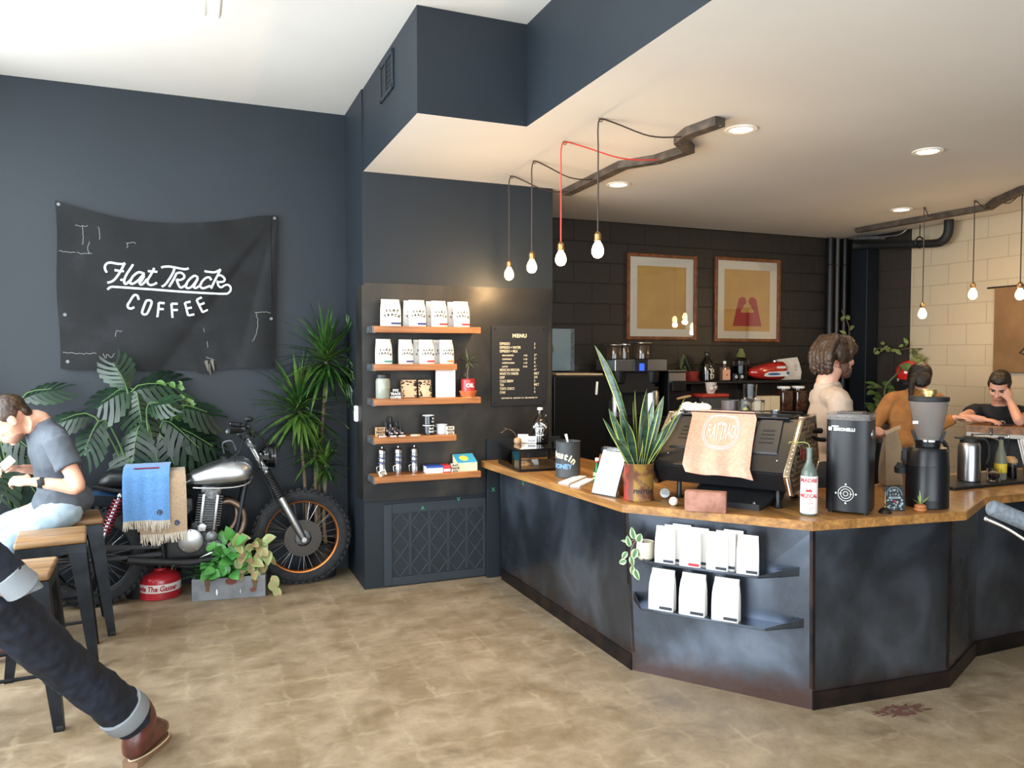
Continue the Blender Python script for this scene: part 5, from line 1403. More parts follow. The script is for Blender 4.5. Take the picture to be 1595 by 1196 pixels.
for x, y, lab in ((3.027, 5.18, 'round recessed downlight near the jagged rail end'), (2.947, 3.654, 'round recessed downlight nearest the camera'), (4.364, 3.582, 'round recessed downlight in the middle of the low ceiling'), (5.888, 5.091, 'round recessed downlight nearest the far corner')):
    t = thing('recessed_downlight', lab, 'downlight', (x, y, ZL), 0, 'recessed downlights')
    b = MB(); b.lathe([(.066, 0), (.092, 0), (.094, -.004), (.090, -.008), (.066, -.009)], n=32, cap=False); b.build('trim_ring', mat('white_trim', '#e4ddd0', .5), t)
    b = MB(); b.lathe([(0, -.004), (.067, -.004)], n=28); b.build('lens', M_can, t)
    d = bpy.data.lights.new('downlight_beam', 'SPOT'); d.energy = 32; d.color = (1.0, .78, .5); d.spot_size = radians(125); d.spot_blend = .9; d.shadow_soft_size = .06
    o = bpy.data.objects.new('downlight_beam', d); COL.objects.link(o); o.location = (x, y, ZL - .02)
t = thing('compact_tube_lamp', 'white compact fluorescent tube lamp on the high ceiling', 'lamp', (.085, 3.985, ZH))
b = MB(); b.box((0, -.25, -.03), (.30, .55, .06), bev=.01); b.build('fixture_base', mat('white_plastic', '#e6e6e3', .4), t)
for x in (-.012, .052):
    b = MB(); b.tube([(x, -.30, -.20), (x, .13, -.20), (x, .16, -.20)], [.021, .021, .017], 12); b.tube([(x, -.30, -.14), (x, .10, -.14), (x, .12, -.14)], [.021, .021, .017], 12); b.build('tube', mat('white_tube', '#edefe9', .3), t)
b = MB(); b.box((.02, -.36, -.11), (.12, .10, .22), bev=.01); b.build('tube_holder', mat('white_plastic', '#e6e6e3', .4), t)

def picture(label, x0, x1, z0, z1, art):
    t = thing('framed_picture', label, 'picture', ((x0 + x1) / 2, YF, z0), 0, 'framed pictures on the dark block wall')
    w, h = x1 - x0, z1 - z0; f = .032
    b = MB()
    for s in (-1, 1): b.box((s * (w / 2 - f / 2), -.0185, h / 2), (f, .033, h), bev=.003, seg=1); b.box((0, -.0185, h / 2 + s * (h / 2 - f / 2)), (w - 2 * f + .002, .033, f), bev=.003, seg=1)
    b.build('wood_frame', mat('reddish_frame_wood', '#7d4a28', .45, noise=(20, '#5f3519', .4, .6)), t, smooth=0)
    b = MB(); b.box((0, -.008, h / 2), (w - .05, .006, h - .05)); b.build('mat_board', mat('cream_mat', '#efe4ce', .8), t, smooth=0)
    b = MB(); b.box((0, -.0122, h / 2 - .005), (w * .70, .003, h * .735)); b.build('kraft_sheet', mat('kraft_art_paper', '#d3a052', .75, noise=(5, '#d8a85a', .4, .6)), t, smooth=0)
    if art:
        b = MB(); M = Matrix.Translation((0, -.0138, h * .30)) @ FRONT
        W2 = .19
        out = [(-W2, -.10), (W2, -.10), (.115, .19), (.03, .19), (.055, .10), (.085, .07), (.085, .045), (-.085, .045), (-.085, .07), (-.055, .10), (-.03, .19), (-.115, .19)]
        b.prism(out, 0, .001, M); b.sphere((-.065, -.0138, h * .30 + .165), (.05, .001, .045)); b.sphere((.065, -.0138, h * .30 + .165), (.05, .001, .045))
        b.build('red_print', mat('brick_red_print', '#b02634', .7), t, smooth=0)
    b = MB(); b.box((0, -.022, h / 2), (w - .06, .002, h - .06)); b.build('glass', M_pane, t, smooth=0)
picture('framed plain tan sheet on the dark block wall', 3.978, 4.806, 1.855, 2.712, False)
picture('framed tan sheet printed with a red shape', 5.035, 5.890, 1.842, 2.725, True)

t = thing('black_refrigerator', 'tall matte black refrigerator beside the shelf column', 'refrigerator', (3.14, 6.26, 0))
b = MB(); b.box((0, .03, .76), (.57, .58, 1.52), bev=.006); b.build('cabinet_body', M_blackmatte, t, smooth=0)
b = MB(); b.box((0, -.285, .80), (.565, .045, 1.43), bev=.006); b.build('door', mat('black_fridge_door', '#0f1012', .35), t, smooth=0)
b = MB(); b.box((.255, -.32, 1.05), (.02, .03, .5), bev=.006); b.build('handle', M_black, t)
b = MB(); b.box((.13, -.312, 1.41), (.02, .012, .115), Matrix.Rotation(.08, 3, 'Y'), bev=.004); o = b.build('marker_pen', M_white); o.location = (3.14, 6.26, 0); tag(o, 'white marker pen stuck to the black refrigerator door', 'pen')
b = MB(); b.box((0, 0, .008), (.46, .30, .016), Matrix.Rotation(.01, 3, 'Y')); o = b.build('cardboard_sheet', mat('pale_card_edge', '#b7a383', .8), smooth=0); o.location = (3.14, 6.17, 1.524); tag(o, 'flat cardboard sheet lying on top of the black refrigerator', 'cardboard')
t = thing('sheet_metal_box', 'pale blue grey sheet metal box on the wall above the refrigerator', 'wall box', (3.17, YF, 1.55))
b = MB(); b.box((0, -.05, .20), (.38, .10, .40), bev=.004, seg=1); b.build('box_body', mat('pale_galvanised', '#8fa3ab', .4, .5), t, smooth=0)
b = MB(); b.box((.165, -.103, .20), (.03, .006, .39)); b.build('box_flange', M_galv, t, smooth=0)
t = thing('elbow_duct', 'shiny bronze coloured elbow duct rising behind the column', 'duct', (2.785, 6.08, 0))
b = MB(); b.tube([(0, 0, 0), (0, 0, .8), (0, 0, 1.50)], .062, 22); b.build('riser', mat('aged_duct_metal', '#8a7a5c', .3, .9), t)
b = MB(); b.tube([(0, 0, 1.495), (.004, .01, 1.58), (.03, .05, 1.68), (.10, .17, 1.745), (.17, .30, 1.755), (.25, .45, 1.755), (.26, .552, 1.755)], [.066, .067, .075, .088, .088, .085, .085], 22, smooth=3); b.build('elbow', mat('aged_duct_metal', '#8a7a5c', .3, .9), t)
for z in (1.38, 1.49):
    b = MB(); b.torus((0, 0, z), .064, .004, n=26); b.build('seam_band', M_galv, t)
t = thing('hanging_paddle_board', 'small pale wooden paddle board hanging by a hook on the duct', 'board', (2.775, 5.95, 1.26))
b = MB(); b.prism([(-.052, .20), (-.050, .10), (.025, -.03), (.058, -.03), (.056, .215), (.0, .225)], -.006, .006, FRONT); b.build('board', mat('peach_wood', '#b39272', .7), t, smooth=0)
b = MB(); b.torus((0, .0, .25), .026, .004, Matrix.Rotation(radians(90), 4, 'X').to_3x3(), 18, 6); b.cyl((0, .0, .27), (0, .09, .275), .004, n=6); b.build('hook', M_black, t)

b = MB(); b.mi = 0; b.box((1.42, .30, .55), (2.84, .58, 1.055)); b.mi = 1; b.box((1.42, .285, 1.09), (2.88, .64, .03), bev=.003, seg=1)
bb_ = thing('back_counter', 'black back counter along the dark block wall', 'counter', (3.46, 6.02, 0.0))
b.build('carcass', [M_blackmatte, M_black], bb_, smooth=0)
for k in range(4):
    d = MB(); d.box((.36 + .71 * k, 0, .92), (.68, .02, .24), bev=.003, seg=1); dr = d.build('drawer', M_black, bb_, smooth=0)
    d = MB(); d.tube([(.28 + .71 * k, -.01, .95), (.28 + .71 * k, -.035, .95), (.44 + .71 * k, -.035, .95), (.44 + .71 * k, -.01, .95)], .005, 8); d.build('pull', M_galv, dr)
    d = MB(); d.box((.36 + .71 * k, 0, .42), (.68, .02, .70), bev=.003, seg=1); d.build('door', M_black, bb_, smooth=0)
ZK = 1.1055
t = thing('twin_coffee_brewer', 'stainless twin coffee brewer with blue screen on the back counter', 'coffee brewer', (3.80, 6.28, ZK))
b = MB(); b.box((.02, 0, .50), (.56, .36, .11), bev=.008); b.build('brewer_head', M_brushed, t, smooth=0)
b = MB(); b.box((.01, -.19, .50), (.13, .02, .115)); b.box((.0, .06, .24), (.30, .20, .42)); b.box((0.0, -.03, .34), (.40, .2, .20), bev=.01); b.build('black_column', M_blackmatte, t, smooth=0)
b = MB(); b.box((.01, -.2015, .485), (.050, .004, .065)); b.build('blue_screen', mat('blue_display', '#2a55ff', .3, emit=('#2a4cff', 1.6)), t, smooth=0)
b = MB(); b.box((0, 0, .012), (.60, .40, .024), bev=.004); b.build('brewer_base', M_black, t, smooth=0)
for x in (-.17, .19):
    b = MB(); b.lathe([(.03, .30), (.075, .34), (.085, .44), (.085, .445)], (x, -.07, 0), 22); b.build('brew_basket', M_black, t)
for x in (-.20, .20):
    b = MB(); b.lathe([(0, .026), (.075, .026), (.08, .03), (.08, .24), (.07, .265), (.05, .27)], (x, -.06, 0), 26); cyl_ = b.build('urn', M_brushed, t)
    b = MB(); b.lathe([(.072, .262), (.074, .268), (.072, .30), (.03, .31), (0, .31)], (x, -.06, 0), 22); b.box((x, -.15, .10), (.03, .03, .05)); b.build('urn_lid', M_blackmatte, cyl_)
b = MB(); b.box((0, 0, .13), (.14, .30, .26), bev=.01); o = b.build('dark_hopper_box', mat('dark_hopper', '#2a2624', .3), smooth=0); o.location = (3.44, 6.42, ZK); tag(o, 'dark box standing left of the twin brewer on the back counter', 'box')
for x, w, h, lab in ((3.63, .075, .125, 'shorter brown glass canister on top of the twin brewer'), (3.93, .085, .145, 'taller glass canister on top of the twin brewer'), (3.74, .05, .13, 'narrow dark canister in the middle on top of the twin brewer')):
    t = thing('glass_canister', lab, 'canister', (x, 6.27, ZK + .556), 0, 'canisters on the twin brewer')
    b = MB(); b.lathe([(0, 0), (w * .8, 0), (w, .006), (w, h - .02), (w * .9, h)], n=24); b.build('canister', mat('brown_glass', '#4a3c2e', .1, trans=.3, coat=.4), t)
    b = MB(); b.lathe([(0, h), (w * 1.25, h), (w * 1.28, h + .004), (w * 1.25, h + .012), (0, h + .014)], n=24); b.build('steel_lid', M_brushed, t)
b = MB(); b.box((0, 0, .0), (.40, .30, .012), bev=.002); o = b.build('white_serving_board', mat('pale_board', '#c9c2b2', .6), smooth=0); o.location = (3.86, 6.30, ZK + .562 - .012 + .006); o.location.z = ZK + .5555 + .0065 - .012; 
bpy.data.objects.remove(o)
t = thing('black_coffee_grinder', 'black and steel grinder beside the twin brewer on the back counter', 'coffee grinder', (4.26, 6.30, ZK))
b = MB(); b.box((0, 0, .22), (.20, .26, .44), bev=.01); b.box((0, -.14, .30), (.16, .06, .10), bev=.008); b.build('grinder_body', M_black, t, smooth=0)
b = MB(); b.box((.0, 0, .4445), (.21, .27, .008)); b.box((0, -.132, .38), (.19, .004, .09)); b.build('steel_top', M_brushed, t, smooth=0)
b = MB(); b.tube([(-.02, -.16, .18), (.03, -.22, .20), (.08, -.24, .21)], [.010, .014, .010], 10, smooth=3); b.build('wooden_paddle', mat('pale_brush_wood', '#b08a60', .5), t)
t = thing('stainless_scale_rack', 'cluttered dark rack of small steel tools on the back counter', 'rack', (4.46, 6.14, ZK))
b = MB(); b.box((0, 0, .015), (.17, .15, .03)); b.box((0, .07, .09), (.17, .01, .18)); b.build('rack_body', M_blackmatte, t, smooth=0)
rd = random.Random(9)
for k in range(4):
    b = MB(); x = -.06 + k * .04; b.cyl((x, -.01, .03), (x + .01, .0, .10 + .03 * (k % 2)), .005, n=8); b.sphere((x + .01, 0, .11 + .03 * (k % 2)), .013, u=10, v=6); b.build('steel_tool', M_chrome, t)
t = thing('red_topped_bin', 'smoky bin with a red lid on the back counter behind the espresso machine', 'bin', (4.69, 6.25, ZK))
b = MB(); b.loft([[(-.13, -.10, 0), (.13, -.10, 0), (.13, .10, 0), (-.13, .10, 0)], [(-.15, -.11, .18), (.15, -.11, .18), (.15, .11, .18), (-.15, .11, .18)]]); b.build('bin_body', mat('smoky_grey', '#4b4b4a', .3), t, smooth=0)
b = MB(); b.box((0, 0, .20), (.31, .24, .035), bev=.014, seg=3); b.build('red_lid', mat('tomato_red', '#a8352c', .4), t)
b = MB(); b.sphere((.09, -.108, .08), (.025, .006, .045), Matrix.Rotation(.5, 3, 'Y')); b.build('red_emblem', BAG_COL['red'], t)
t = thing('sculpted_mug', 'white sculpted mug with a grey handle on the red lidded bin', 'mug', (4.71, 6.25, ZK + .218), .2)
b = MB(); b.lathe([(0, 0), (.035, 0), (.045, .03), (.052, .09), (.057, .108), (.053, .108), (.045, .06), (.0, .02)], n=24); b.sphere((-.03, -.03, .05), (.025, .03, .03)); b.sphere((.02, -.045, .06), (.013, .012, .016)); b.build('mug_body', mat('white_glaze', '#cfc6bb', .35, noise=(25, '#6e6a66', .62, .68)), t)
b = MB(); b.tube([(.048, 0, .085), (.085, 0, .08), (.09, 0, .045), (.045, 0, .025)], .007, 8, smooth=4); b.build('handle', mat('grey_glaze', '#6f6b66', .4), t)
b = MB(); b.box((0, 0, .07), (.17, .16, .14), bev=.003, seg=1); t = thing('black_yellow_box', 'black box with a yellow emblem beside the cream cartons', 'box', (5.10, 6.30, ZK)); b.build('carton', M_blackmatte, t, smooth=0)
b = MB(); b.sphere((.01, -.081, .085), (.035, .002, .028)); b.build('yellow_emblem', mat('bright_yellow', '#d8cf2a', .4), t)
b = MB(); b.box((.0, -.081, .035), (.09, .002, .02)); b.build('yellow_strip', mat('bright_yellow', '#d8cf2a', .4), t, smooth=0)
for k, (x, lab) in enumerate(((5.262, 'cream carton next to the black box with yellow emblem'), (5.390, 'middle cream carton of the three on the back counter'), (5.510, 'cream carton next to the dark glass jars'))):
    b = MB(); b.box((0, 0, .088), (.122 - .005 * k, .12, .176), bev=.004, seg=2); o = b.build('cream_carton', mat('cream_carton', '#cdbd9c', .7), smooth=0); o.location = (x, 6.30, ZK); tag(o, lab, 'carton', 'cream cartons on the back counter')
for x, lab in ((5.665, 'dark filled glass jar with white lid beside the cartons'), (5.855, 'dark filled glass jar with white lid at the far end of the back counter')):
    t = thing('bean_jar', lab, 'jar', (x, 6.30, ZK), 0, 'glass jars on the back counter')
    b = MB(); b.box((0, 0, .115), (.145, .145, .23), bev=.022, seg=3); b.cyl((0, 0, .228), (0, 0, .25), .055, n=24); b.build('jar_body', mat('jar_of_beans', '#2a1a12', .08, noise=(90, '#4a2c1c', .45, .6), coat=.8), t)
    b = MB(); b.lathe([(0, .248), (.064, .248), (.066, .252), (.066, .272), (0, .274)], n=26); b.build('white_lid', mat('white_plastic', '#e6e6e3', .4), t)
b = MB(); b.box((0, 0, -.0125), (1.70, .25, .025), bev=.002, seg=1)
for x in (-.7, 0, .7): b.box((x, .05, -.06), (.012, .14, .08))
o = b.build('black_wall_ledge', M_blackmatte, smooth=0); o.location = (5.36, 6.52, 1.437); tag(o, 'long black shelf on the dark block wall under the pictures', 'shelf')
ZS = 1.4375
t = thing('red_pot_plant', 'small leafy plant in a red pot at the end of the black wall shelf', 'potted plant', (4.655, 6.50, ZS))
b = MB(); b.lathe([(0, 0), (.085, 0), (.09, .008), (.086, .012), (0, .012)], n=24); b.lathe([(0, .012), (.062, .012), (.075, .10), (.07, .10), (.065, .085), (0, .085)], n=24); b.build('red_pot', mat('dull_red_glaze', '#8f3326', .35), t)
b = MB(); rd = random.Random(21)
for k in range(34):
    a = rd.uniform(0, 6.28); e = rd.uniform(.1, 1.3); L0 = rd.uniform(.03, .13); p = Vector((cos(a) * cos(e), sin(a) * cos(e), sin(e))) * L0 + Vector((0, 0, .09))
    oval_leaf(b, p, (cos(a), sin(a), .3), .055, .03, (cos(a), sin(a), 1), .3)
for k in range(10):
    oval_leaf(b, (-.12 + rd.uniform(-.02, .02), -.02, .26 - k * .026), (rd.uniform(-.6, .6), -.3, -.9), .06, .034, (0, -1, .3), .3)
b.build('leaves', mat('dull_green_leaf', '#3c4f2b', .4), t, smooth=0, recalc=False)  # one even muted green on every leaf
b = MB(); b.tube([(0, 0, .08), (-.06, -.01, .2), (-.11, -.02, .27), (-.125, -.02, .18), (-.12, -.02, .03)], .004, 6, smooth=5); b.build('trailing_stem', mat('green_stem', '#51613a', .6), t)
growler('painted_growler', 'black growler jug with cream painted script on the black wall shelf', (4.83, 6.48, ZS), .45, 1.16, mat('cream_paint', '#e3dcbb', .6))
t = thing('pink_label_bottle', 'square bottle with a pink label on the black wall shelf', 'bottle', (5.045, 6.47, ZS))
b = MB(); b.box((0, 0, .07), (.098, .06, .14), bev=.010, seg=2); b.lathe([(.02, .14), (.014, .15), (.014, .175)], n=14); b.build('bottle_glass', mat('smoky_bottle', '#6a5648', .1, coat=.5), t)
b = MB(); b.box((0, -.0315, .062), (.092, .003, .105)); b.build('pink_label', mat('salmon_label', '#d9a183', .6), t, smooth=0)
b = MB(); b.lathe([(0, .174), (.016, .174), (.016, .2), (0, .202)], n=14); b.build('cap', M_white, t)
b = MB(); b.sphere((.005, -.034, .06), (.009, .002, .009)); b.build('red_seal', BAG_COL['red'], t)
for x, lab in ((5.148, 'small black can with white ring beside the pink labelled bottle'), (5.222, 'small black can with white ring beside the tall glass jar')):
    t = thing('small_black_can', lab, 'can', (x, 6.44, ZS), 0, 'small black cans on the black wall shelf')
    b = MB(); b.lathe([(0, 0), (.027, 0), (.028, .002), (.028, .072), (.026, .075), (0, .075)], n=20); b.build('can_body', M_blackmatte, t)
    b = MB(); b.torus((0, -.0285, .040), .012, .004, Matrix.Rotation(radians(90), 4, 'X').to_3x3(), 16, 5); b.build('white_ring', M_white, t)
t = thing('tall_glass_jar', 'tall clear glass jar with green stopper on the black wall shelf', 'jar', (5.30, 6.53, ZS))
b = MB(); b.lathe([(0, 0), (.075, 0), (.08, .006), (.08, .20), (.06, .225), (.03, .235)], n=26); b.build('jar_glass', M_glass, t)
b = MB(); b.lathe([(0, .01), (.07, .01), (.07, .15), (0, .15)], n=20); b.build('pale_contents', mat('grey_water', '#5d6668', .2), t)
b = MB(); b.lathe([(.03, .235), (.045, .24), (.05, .27), (.03, .30), (.02, .33), (0, .335)], n=18); b.build('green_stopper', mat('olive_glass', '#6c7040', .15, coat=.5), t)
t = thing('red_fuel_tank', 'red motorcycle fuel tank with a white and blue side panel on the black wall shelf', 'fuel tank', (5.35, 6.47, ZS))
def tank_rings(L, hmax, wmax, prof):
    R_ = []
    for x, zt, zb, w in prof:
        ring = []
        for k in range(20):
            a = 2 * pi * k / 20; ca, sa = cos(a), sin(a)
            y = w * wmax * math.copysign(abs(ca) ** .75, ca); zm = (zt + zb) / 2; hz = (zt - zb) / 2
            ring.append((x * L, y, (zm + hz * math.copysign(abs(sa) ** .8, sa)) * hmax))
        R_.append(ring)
    return R_
b = MB(); b.loft(tank_rings(.47, .20, .10, [(0, .50, .30, .15), (.04, .60, .22, .5), (.2, .74, .08, .75), (.45, .88, .02, .95), (.7, .98, .0, 1), (.88, .98, .03, .95), (.97, .85, .2, .7), (1.0, .65, .4, .3)])); b.build('tank_shell', mat('gloss_red_tank', '#a3231c', .2, coat=.8), t, smooth=60)
b = MB(); M = Matrix.Translation((.28, -.0985, .064)) @ FRONT
b.prism([(-.16, -.018), (-.11, -.026), (.15, -.024), (.17, .0), (.165, .034), (.02, .028), (-.10, .024), (-.15, .008)], 0, .004, M); b.build('white_side_panel', mat('silver_white_panel', '#c7c9c9', .3), t, smooth=0)
b = MB(); b.sphere((.25, -.1025, .065), (.085, .003, .013)); b.sphere((.43, -.1025, .075), (.02, .003, .016)); b.build('blue_stripe', mat('tank_blue', '#24528f', .3), t)
b = MB(); put_text(b, 'HONDA', .030, Matrix.Translation((.345, -.098, .125)) @ Matrix.Rotation(.25, 4, 'X') @ FRONT @ Matrix.Rotation(.05, 4, 'Z'), thick=.006, bold=.0012); b.build('lettering', M_white, t, smooth=0)
b = MB(); b.lathe([(0, .188), (.025, .188), (.025, .205), (0, .208)], (.34, 0, 0), 16); b.build('fuel_cap', M_chrome, t)
t = thing('white_bean_sack', 'white creased sack leaning behind the red fuel tank', 'bag', (5.915, 6.53, ZS))
b = MB(); b.loft([[(-.12, -.05, 0), (.14, -.05, 0), (.14, .05, 0), (-.12, .05, 0)], [(-.135, -.06, .08), (.145, -.06, .08), (.145, .06, .08), (-.135, .06, .08)], [(-.15, -.03, .17), (.135, -.035, .18), (.135, .035, .18), (-.15, .03, .17)], [(-.14, -.008, .215), (.13, -.008, .24), (.13, .008, .24), (-.14, .008, .215)]]); b.build('sack_body', mat('white_sack', '#cbc7c0', .6, bump=(14, .9, .02)), t, smooth=60)
b = MB()
for k in range(3): b.box((.07, -.058, .15 - k * .022), (.04, .003, .006))
b.build('printed_lines', mat('grey_print', '#8c9298', .6), t, smooth=0)

b = MB(); b.box((0, 0, 1.42), (.16, .22, 2.84), bev=.006)
o = b.build('steel_post', mat('blue_black_post', '#14191f', .4, .3), smooth=0); o.location = (6.80, 6.34, 0); tag(o, 'blue black steel post in the far corner', 'post')
for x, y, r, lab in ((6.56, 6.59, .04, 'black conduit pipe rising in the far corner, nearest the pictures'), (6.67, 6.60, .025, 'thin grey conduit pipe rising in the far corner'), (6.74, 6.56, .03, 'black conduit pipe rising beside the steel post')):
    b = MB(); b.cyl((0, 0, 0), (0, 0, 3.0), r, n=14)
    for z in (.9, 1.9, 2.7): b.torus((0, 0, z), r + .004, .006, n=18, k=6)
    o = b.build('conduit_pipe', mat('grey_conduit', '#4c4b48', .5, .4) if r == .025 else M_black); o.location = (x, y, 0); tag(o, lab, 'pipe', 'conduit pipes in the far corner')
t = thing('ceiling_drain_pipe', 'thick black elbowed pipe under the ceiling in the far corner', 'pipe', (6.76, 5.9, 2.80))
b = MB(); b.tube([(-.02, .52, .10), (0, .40, .085), (0, .1, .055), (0, -.42, .0), (0, -.53, .01), (0, -.585, .06), (0, -.60, .13), (0, -.60, .204)], [.05, .04, .04, .04, .043, .043, .043, .043], 16, smooth=4); b.build('pipe_run', M_blackmatte, t)
b = MB(); b.torus((0, -.28, .03), .055, .008, Matrix.Rotation(radians(90), 4, 'X').to_3x3(), 20, 6); b.cyl((0, -.28, .08), (0, -.28, .204), .005, n=8); b.build('pipe_hanger', M_black, t)
b = MB(); b.box((-.06, .30, .15), (.10, .35, .03), Matrix.Rotation(.12, 3, 'X')); b.tube([(-.06, .3, .16), (0, .0, .14), (.03, -.1, .19)], .008, 8, smooth=4); b.build('metal_bracket', M_galv, t, smooth=0)
t = thing('brown_canvas', 'brown canvas with a black line drawing on the cream block wall', 'canvas', (XR - .02, 4.30, 1.54))
b = MB(); b.box((0, 0, .39), (.035, 1.20, .78), bev=.004, seg=1); b.build('canvas_body', mat('brown_canvas_cloth', '#74583a', .85, noise=(3, '#644a2d', .4, .65), bump=(150, .4, .002)), t, smooth=0)
b = MB(); D = lambda pts, r=.006: b.tube([(-.0185, -y, z) for y, z in pts], r, 6, smooth=5)
D([(-.20, .52), (-.23, .46), (-.24, .40), (-.20, .37), (-.16, .40), (-.17, .48), (-.20, .52), (-.12, .54), (-.05, .53), (.0, .45), (-.06, .40), (-.12, .42)])
D([(-.16, .40), (-.20, .34), (-.22, .28), (-.17, .26), (-.14, .30), (-.18, .33)]); D([(-.24, .30), (-.10, .33), (.02, .36)])
D([(-.35, .18), (-.28, .24), (-.15, .28), (.0, .29), (.12, .26)]); D([(-.35, .18), (-.25, .15), (-.1, .13), (.1, .12), (.25, .15)]); D([(.25, .15), (.20, .24), (.05, .30)])
D([(-.25, .15), (-.23, .08), (-.17, .03), (-.12, .09), (-.15, .14)], .005)
b.build('line_drawing', M_ink, t)
b = MB(); b.cyl((0, .68, .785), (0, -.65, .785), .008, n=8); b.build('hanging_rod', M_black, t)
t = thing('climbing_vine', 'climbing vine with small leaves on wires across the dark corner wall', 'vine', (XR, 6.0, 1.5))
b = MB(); b.tube([(-.03, .26, .27), (-.03, .10, .27), (-.03, -.05, .25), (-.03, -.18, .27), (-.03, -.27, .23), (-.03, -.35, .12)], .005, 6, smooth=4); b.tube([(-.20, .44, .10), (-.22, .43, .3), (-.20, .45, .52), (-.24, .52, .7)], .005, 6, smooth=4); b.build('vine_stem', M_stem, t)
b = MB(); b.cyl((-.012, .03, .24), (-.012, .03, -.30), .006, n=8); b.cyl((-.012, .26, .265), (-.012, -.33, .265), .004, n=8); b.build('trellis_wire', M_black, t)
b = MB(); rd = random.Random(31)
for (y, z) in ((.22, .27), (.10, .28), (.06, .24), (.07, .30), (-.05, .25), (-.15, .30), (-.17, .31), (-.24, .24), (-.26, .20), (-.29, .21), (-.31, .15), (-.34, .16), (-.36, .12), (-.28, .14), (.16, .23)):
    for _ in range(2): oval_leaf(b, (-.035 - rd.random() * .03, y + rd.uniform(-.02, .02), z + rd.uniform(-.02, .02)), (-.3, rd.uniform(-1, 1), rd.uniform(-.8, .6)), rd.uniform(.05, .085), rd.uniform(.035, .055), (-1, 0, .4), .3)
for k in range(16): oval_leaf(b, (-.22 + rd.uniform(-.05, .05), .44 + rd.uniform(-.05, .05), .05 + rd.random() * .65), (-.5, rd.uniform(-1, 1), rd.uniform(-.8, .4)), rd.uniform(.05, .08), rd.uniform(.03, .05), (-1, -.4, .4), .3)
b.build('leaves', mat('olive_vine_leaf', '#6a7440', .45), t, smooth=0, recalc=False)  # all vine leaves share a single olive green
t = thing('red_helmet', 'round red helmet hanging on the corner wall behind the woman', 'helmet', (6.74, 5.70, 1.52))
b = MB(); b.sphere((0, 0, 0), (.125, .120, .125), u=28, v=18); b.build('shell', mat('gloss_red_helmet', '#c0231c', .2, coat=.9), t, smooth=180)
b = MB(); b.torus((0, .0, -.075), .098, .012, n=28, k=8); b.cyl((0, 0, -.075), (0, 0, -.12), .09, .08, n=24); b.build('black_lining', M_blackmatte, t)
b = MB(); b.box((-.085, .055, -.07), (.01, .05, .03), Matrix.Rotation(-.6, 3, 'Z')); b.build('white_badge', M_white, t, smooth=0)
b = MB(); b.cyl((.06, 0, .08), (.158, 0, .12), .008, n=8); b.build('wall_hook', M_black, t)
t = thing('rubber_plant', 'round leaved plant on a tall stand behind the woman', 'potted plant', (6.58, 5.86, 0))
b = MB(); b.lathe([(0, .80), (.09, .80), (.11, .98), (.10, .98), (.09, .95), (0, .95)], n=24); b.build('pot', mat('dark_pot', '#2d2a28', .5), t)
for k in range(3):
    a = k * 2.09; b = MB(); b.cyl((.12 * cos(a), .12 * sin(a), 0), (.06 * cos(a), .06 * sin(a), .80), .012, n=8); b.build('stand_leg', M_black, t)
b = MB(); rd = random.Random(17)
for k in range(36):
    a = rd.uniform(0, 6.28); z = rd.uniform(1.0, 1.40); r = rd.uniform(.02, .14)
    oval_leaf(b, (r * cos(a), r * sin(a), z), (cos(a) - .3, sin(a) * .6, rd.uniform(-.4, .7)), rd.uniform(.08, .13), rd.uniform(.06, .09), (cos(a) - .6, sin(a) - .5, 1.0), .2)
oval_leaf(b, (.0, -.20, 1.60), (.1, -.9, -.25), .17, .10, (-.6, -.5, .6), .3)
b.build('leaves', mat('dark_round_leaf', '#41572f', .35), t, smooth=0, recalc=False)
b = MB(); b.tube([(0, 0, .95), (.01, .0, 1.2), (0, -.02, 1.38), (.03, -.14, 1.52), (0, -.20, 1.60)], .009, 8, smooth=4); b.build('stem', mat('green_stem', '#51613a', .6), t)
p0, p1 = Vector((5.93, 4.46, 0)), Vector((6.44, 3.20, 0)); d = (p1 - p0).normalized()
t = thing('bar_table', 'narrow bar height wooden table in front of the cream wall', 'table', p0, atan2(d.y, d.x))
Lt = 1.9
b = MB(); b.box((Lt / 2, .19, 1.092), (Lt, .38, .055), bev=.003, seg=1); b.build('table_top', M_tablewood, t, smooth=0)
b = MB(); b.box((Lt / 2, .19, 1.047), (Lt - .02, .37, .033)); b.build('white_edge_frame', mat('painted_white_steel', '#b9b4aa', .5), t, smooth=0)
b = MB(); b.box((.02, .19, .515), (.05, .36, 1.03)); b.build('end_panel', M_tablewood, t, smooth=0)
b = MB(); b.box((Lt - .03, .19, .515), (.05, .36, 1.03)); b.build('end_panel', M_tablewood, t, smooth=0)
b = MB(); b.box((Lt / 2, .30, .515), (Lt - .1, .02, 1.03)); b.build('modesty_panel', M_blackmatte, t, smooth=0)
TBL = Matrix.Translation(p0) @ Matrix.Rotation(atan2(d.y, d.x), 4, 'Z')
t = thing('cycle_handlebar', 'handlebar with grey rubber grip and chrome brake lever at the picture edge', 'bicycle', (2.02, .78, 0), 0)
GP = Vector((1.630, 1.165, 1.364)) - Vector((2.02, .78, 0)); GE = Vector((1.715, 1.118, 1.322)) - Vector((2.02, .78, 0))
gd = (GE - GP).normalized()
b = MB(); b.tube([GP, GP + gd * .006, GP + gd * .014, GP + gd * .125, GP + gd * .135], [.012, .0175, .0185, .0185, .016], 20); b.build('rubber_grip', mat('grey_rubber', '#5a6066', .75, noise=(120, '#4a4f55', .4, .6)), t)
b = MB(); b.tube([GP + gd * .13, GP + gd * .22, GP + gd * .34 + Vector((0, 0, -.02)), Vector((0.02, 0.02, 1.20)), Vector((0, 0, 1.05)), Vector((0, 0, .66))], [.011, .011, .011, .013, .015, .018], 12, smooth=5); b.build('handlebar', M_chrome, t)
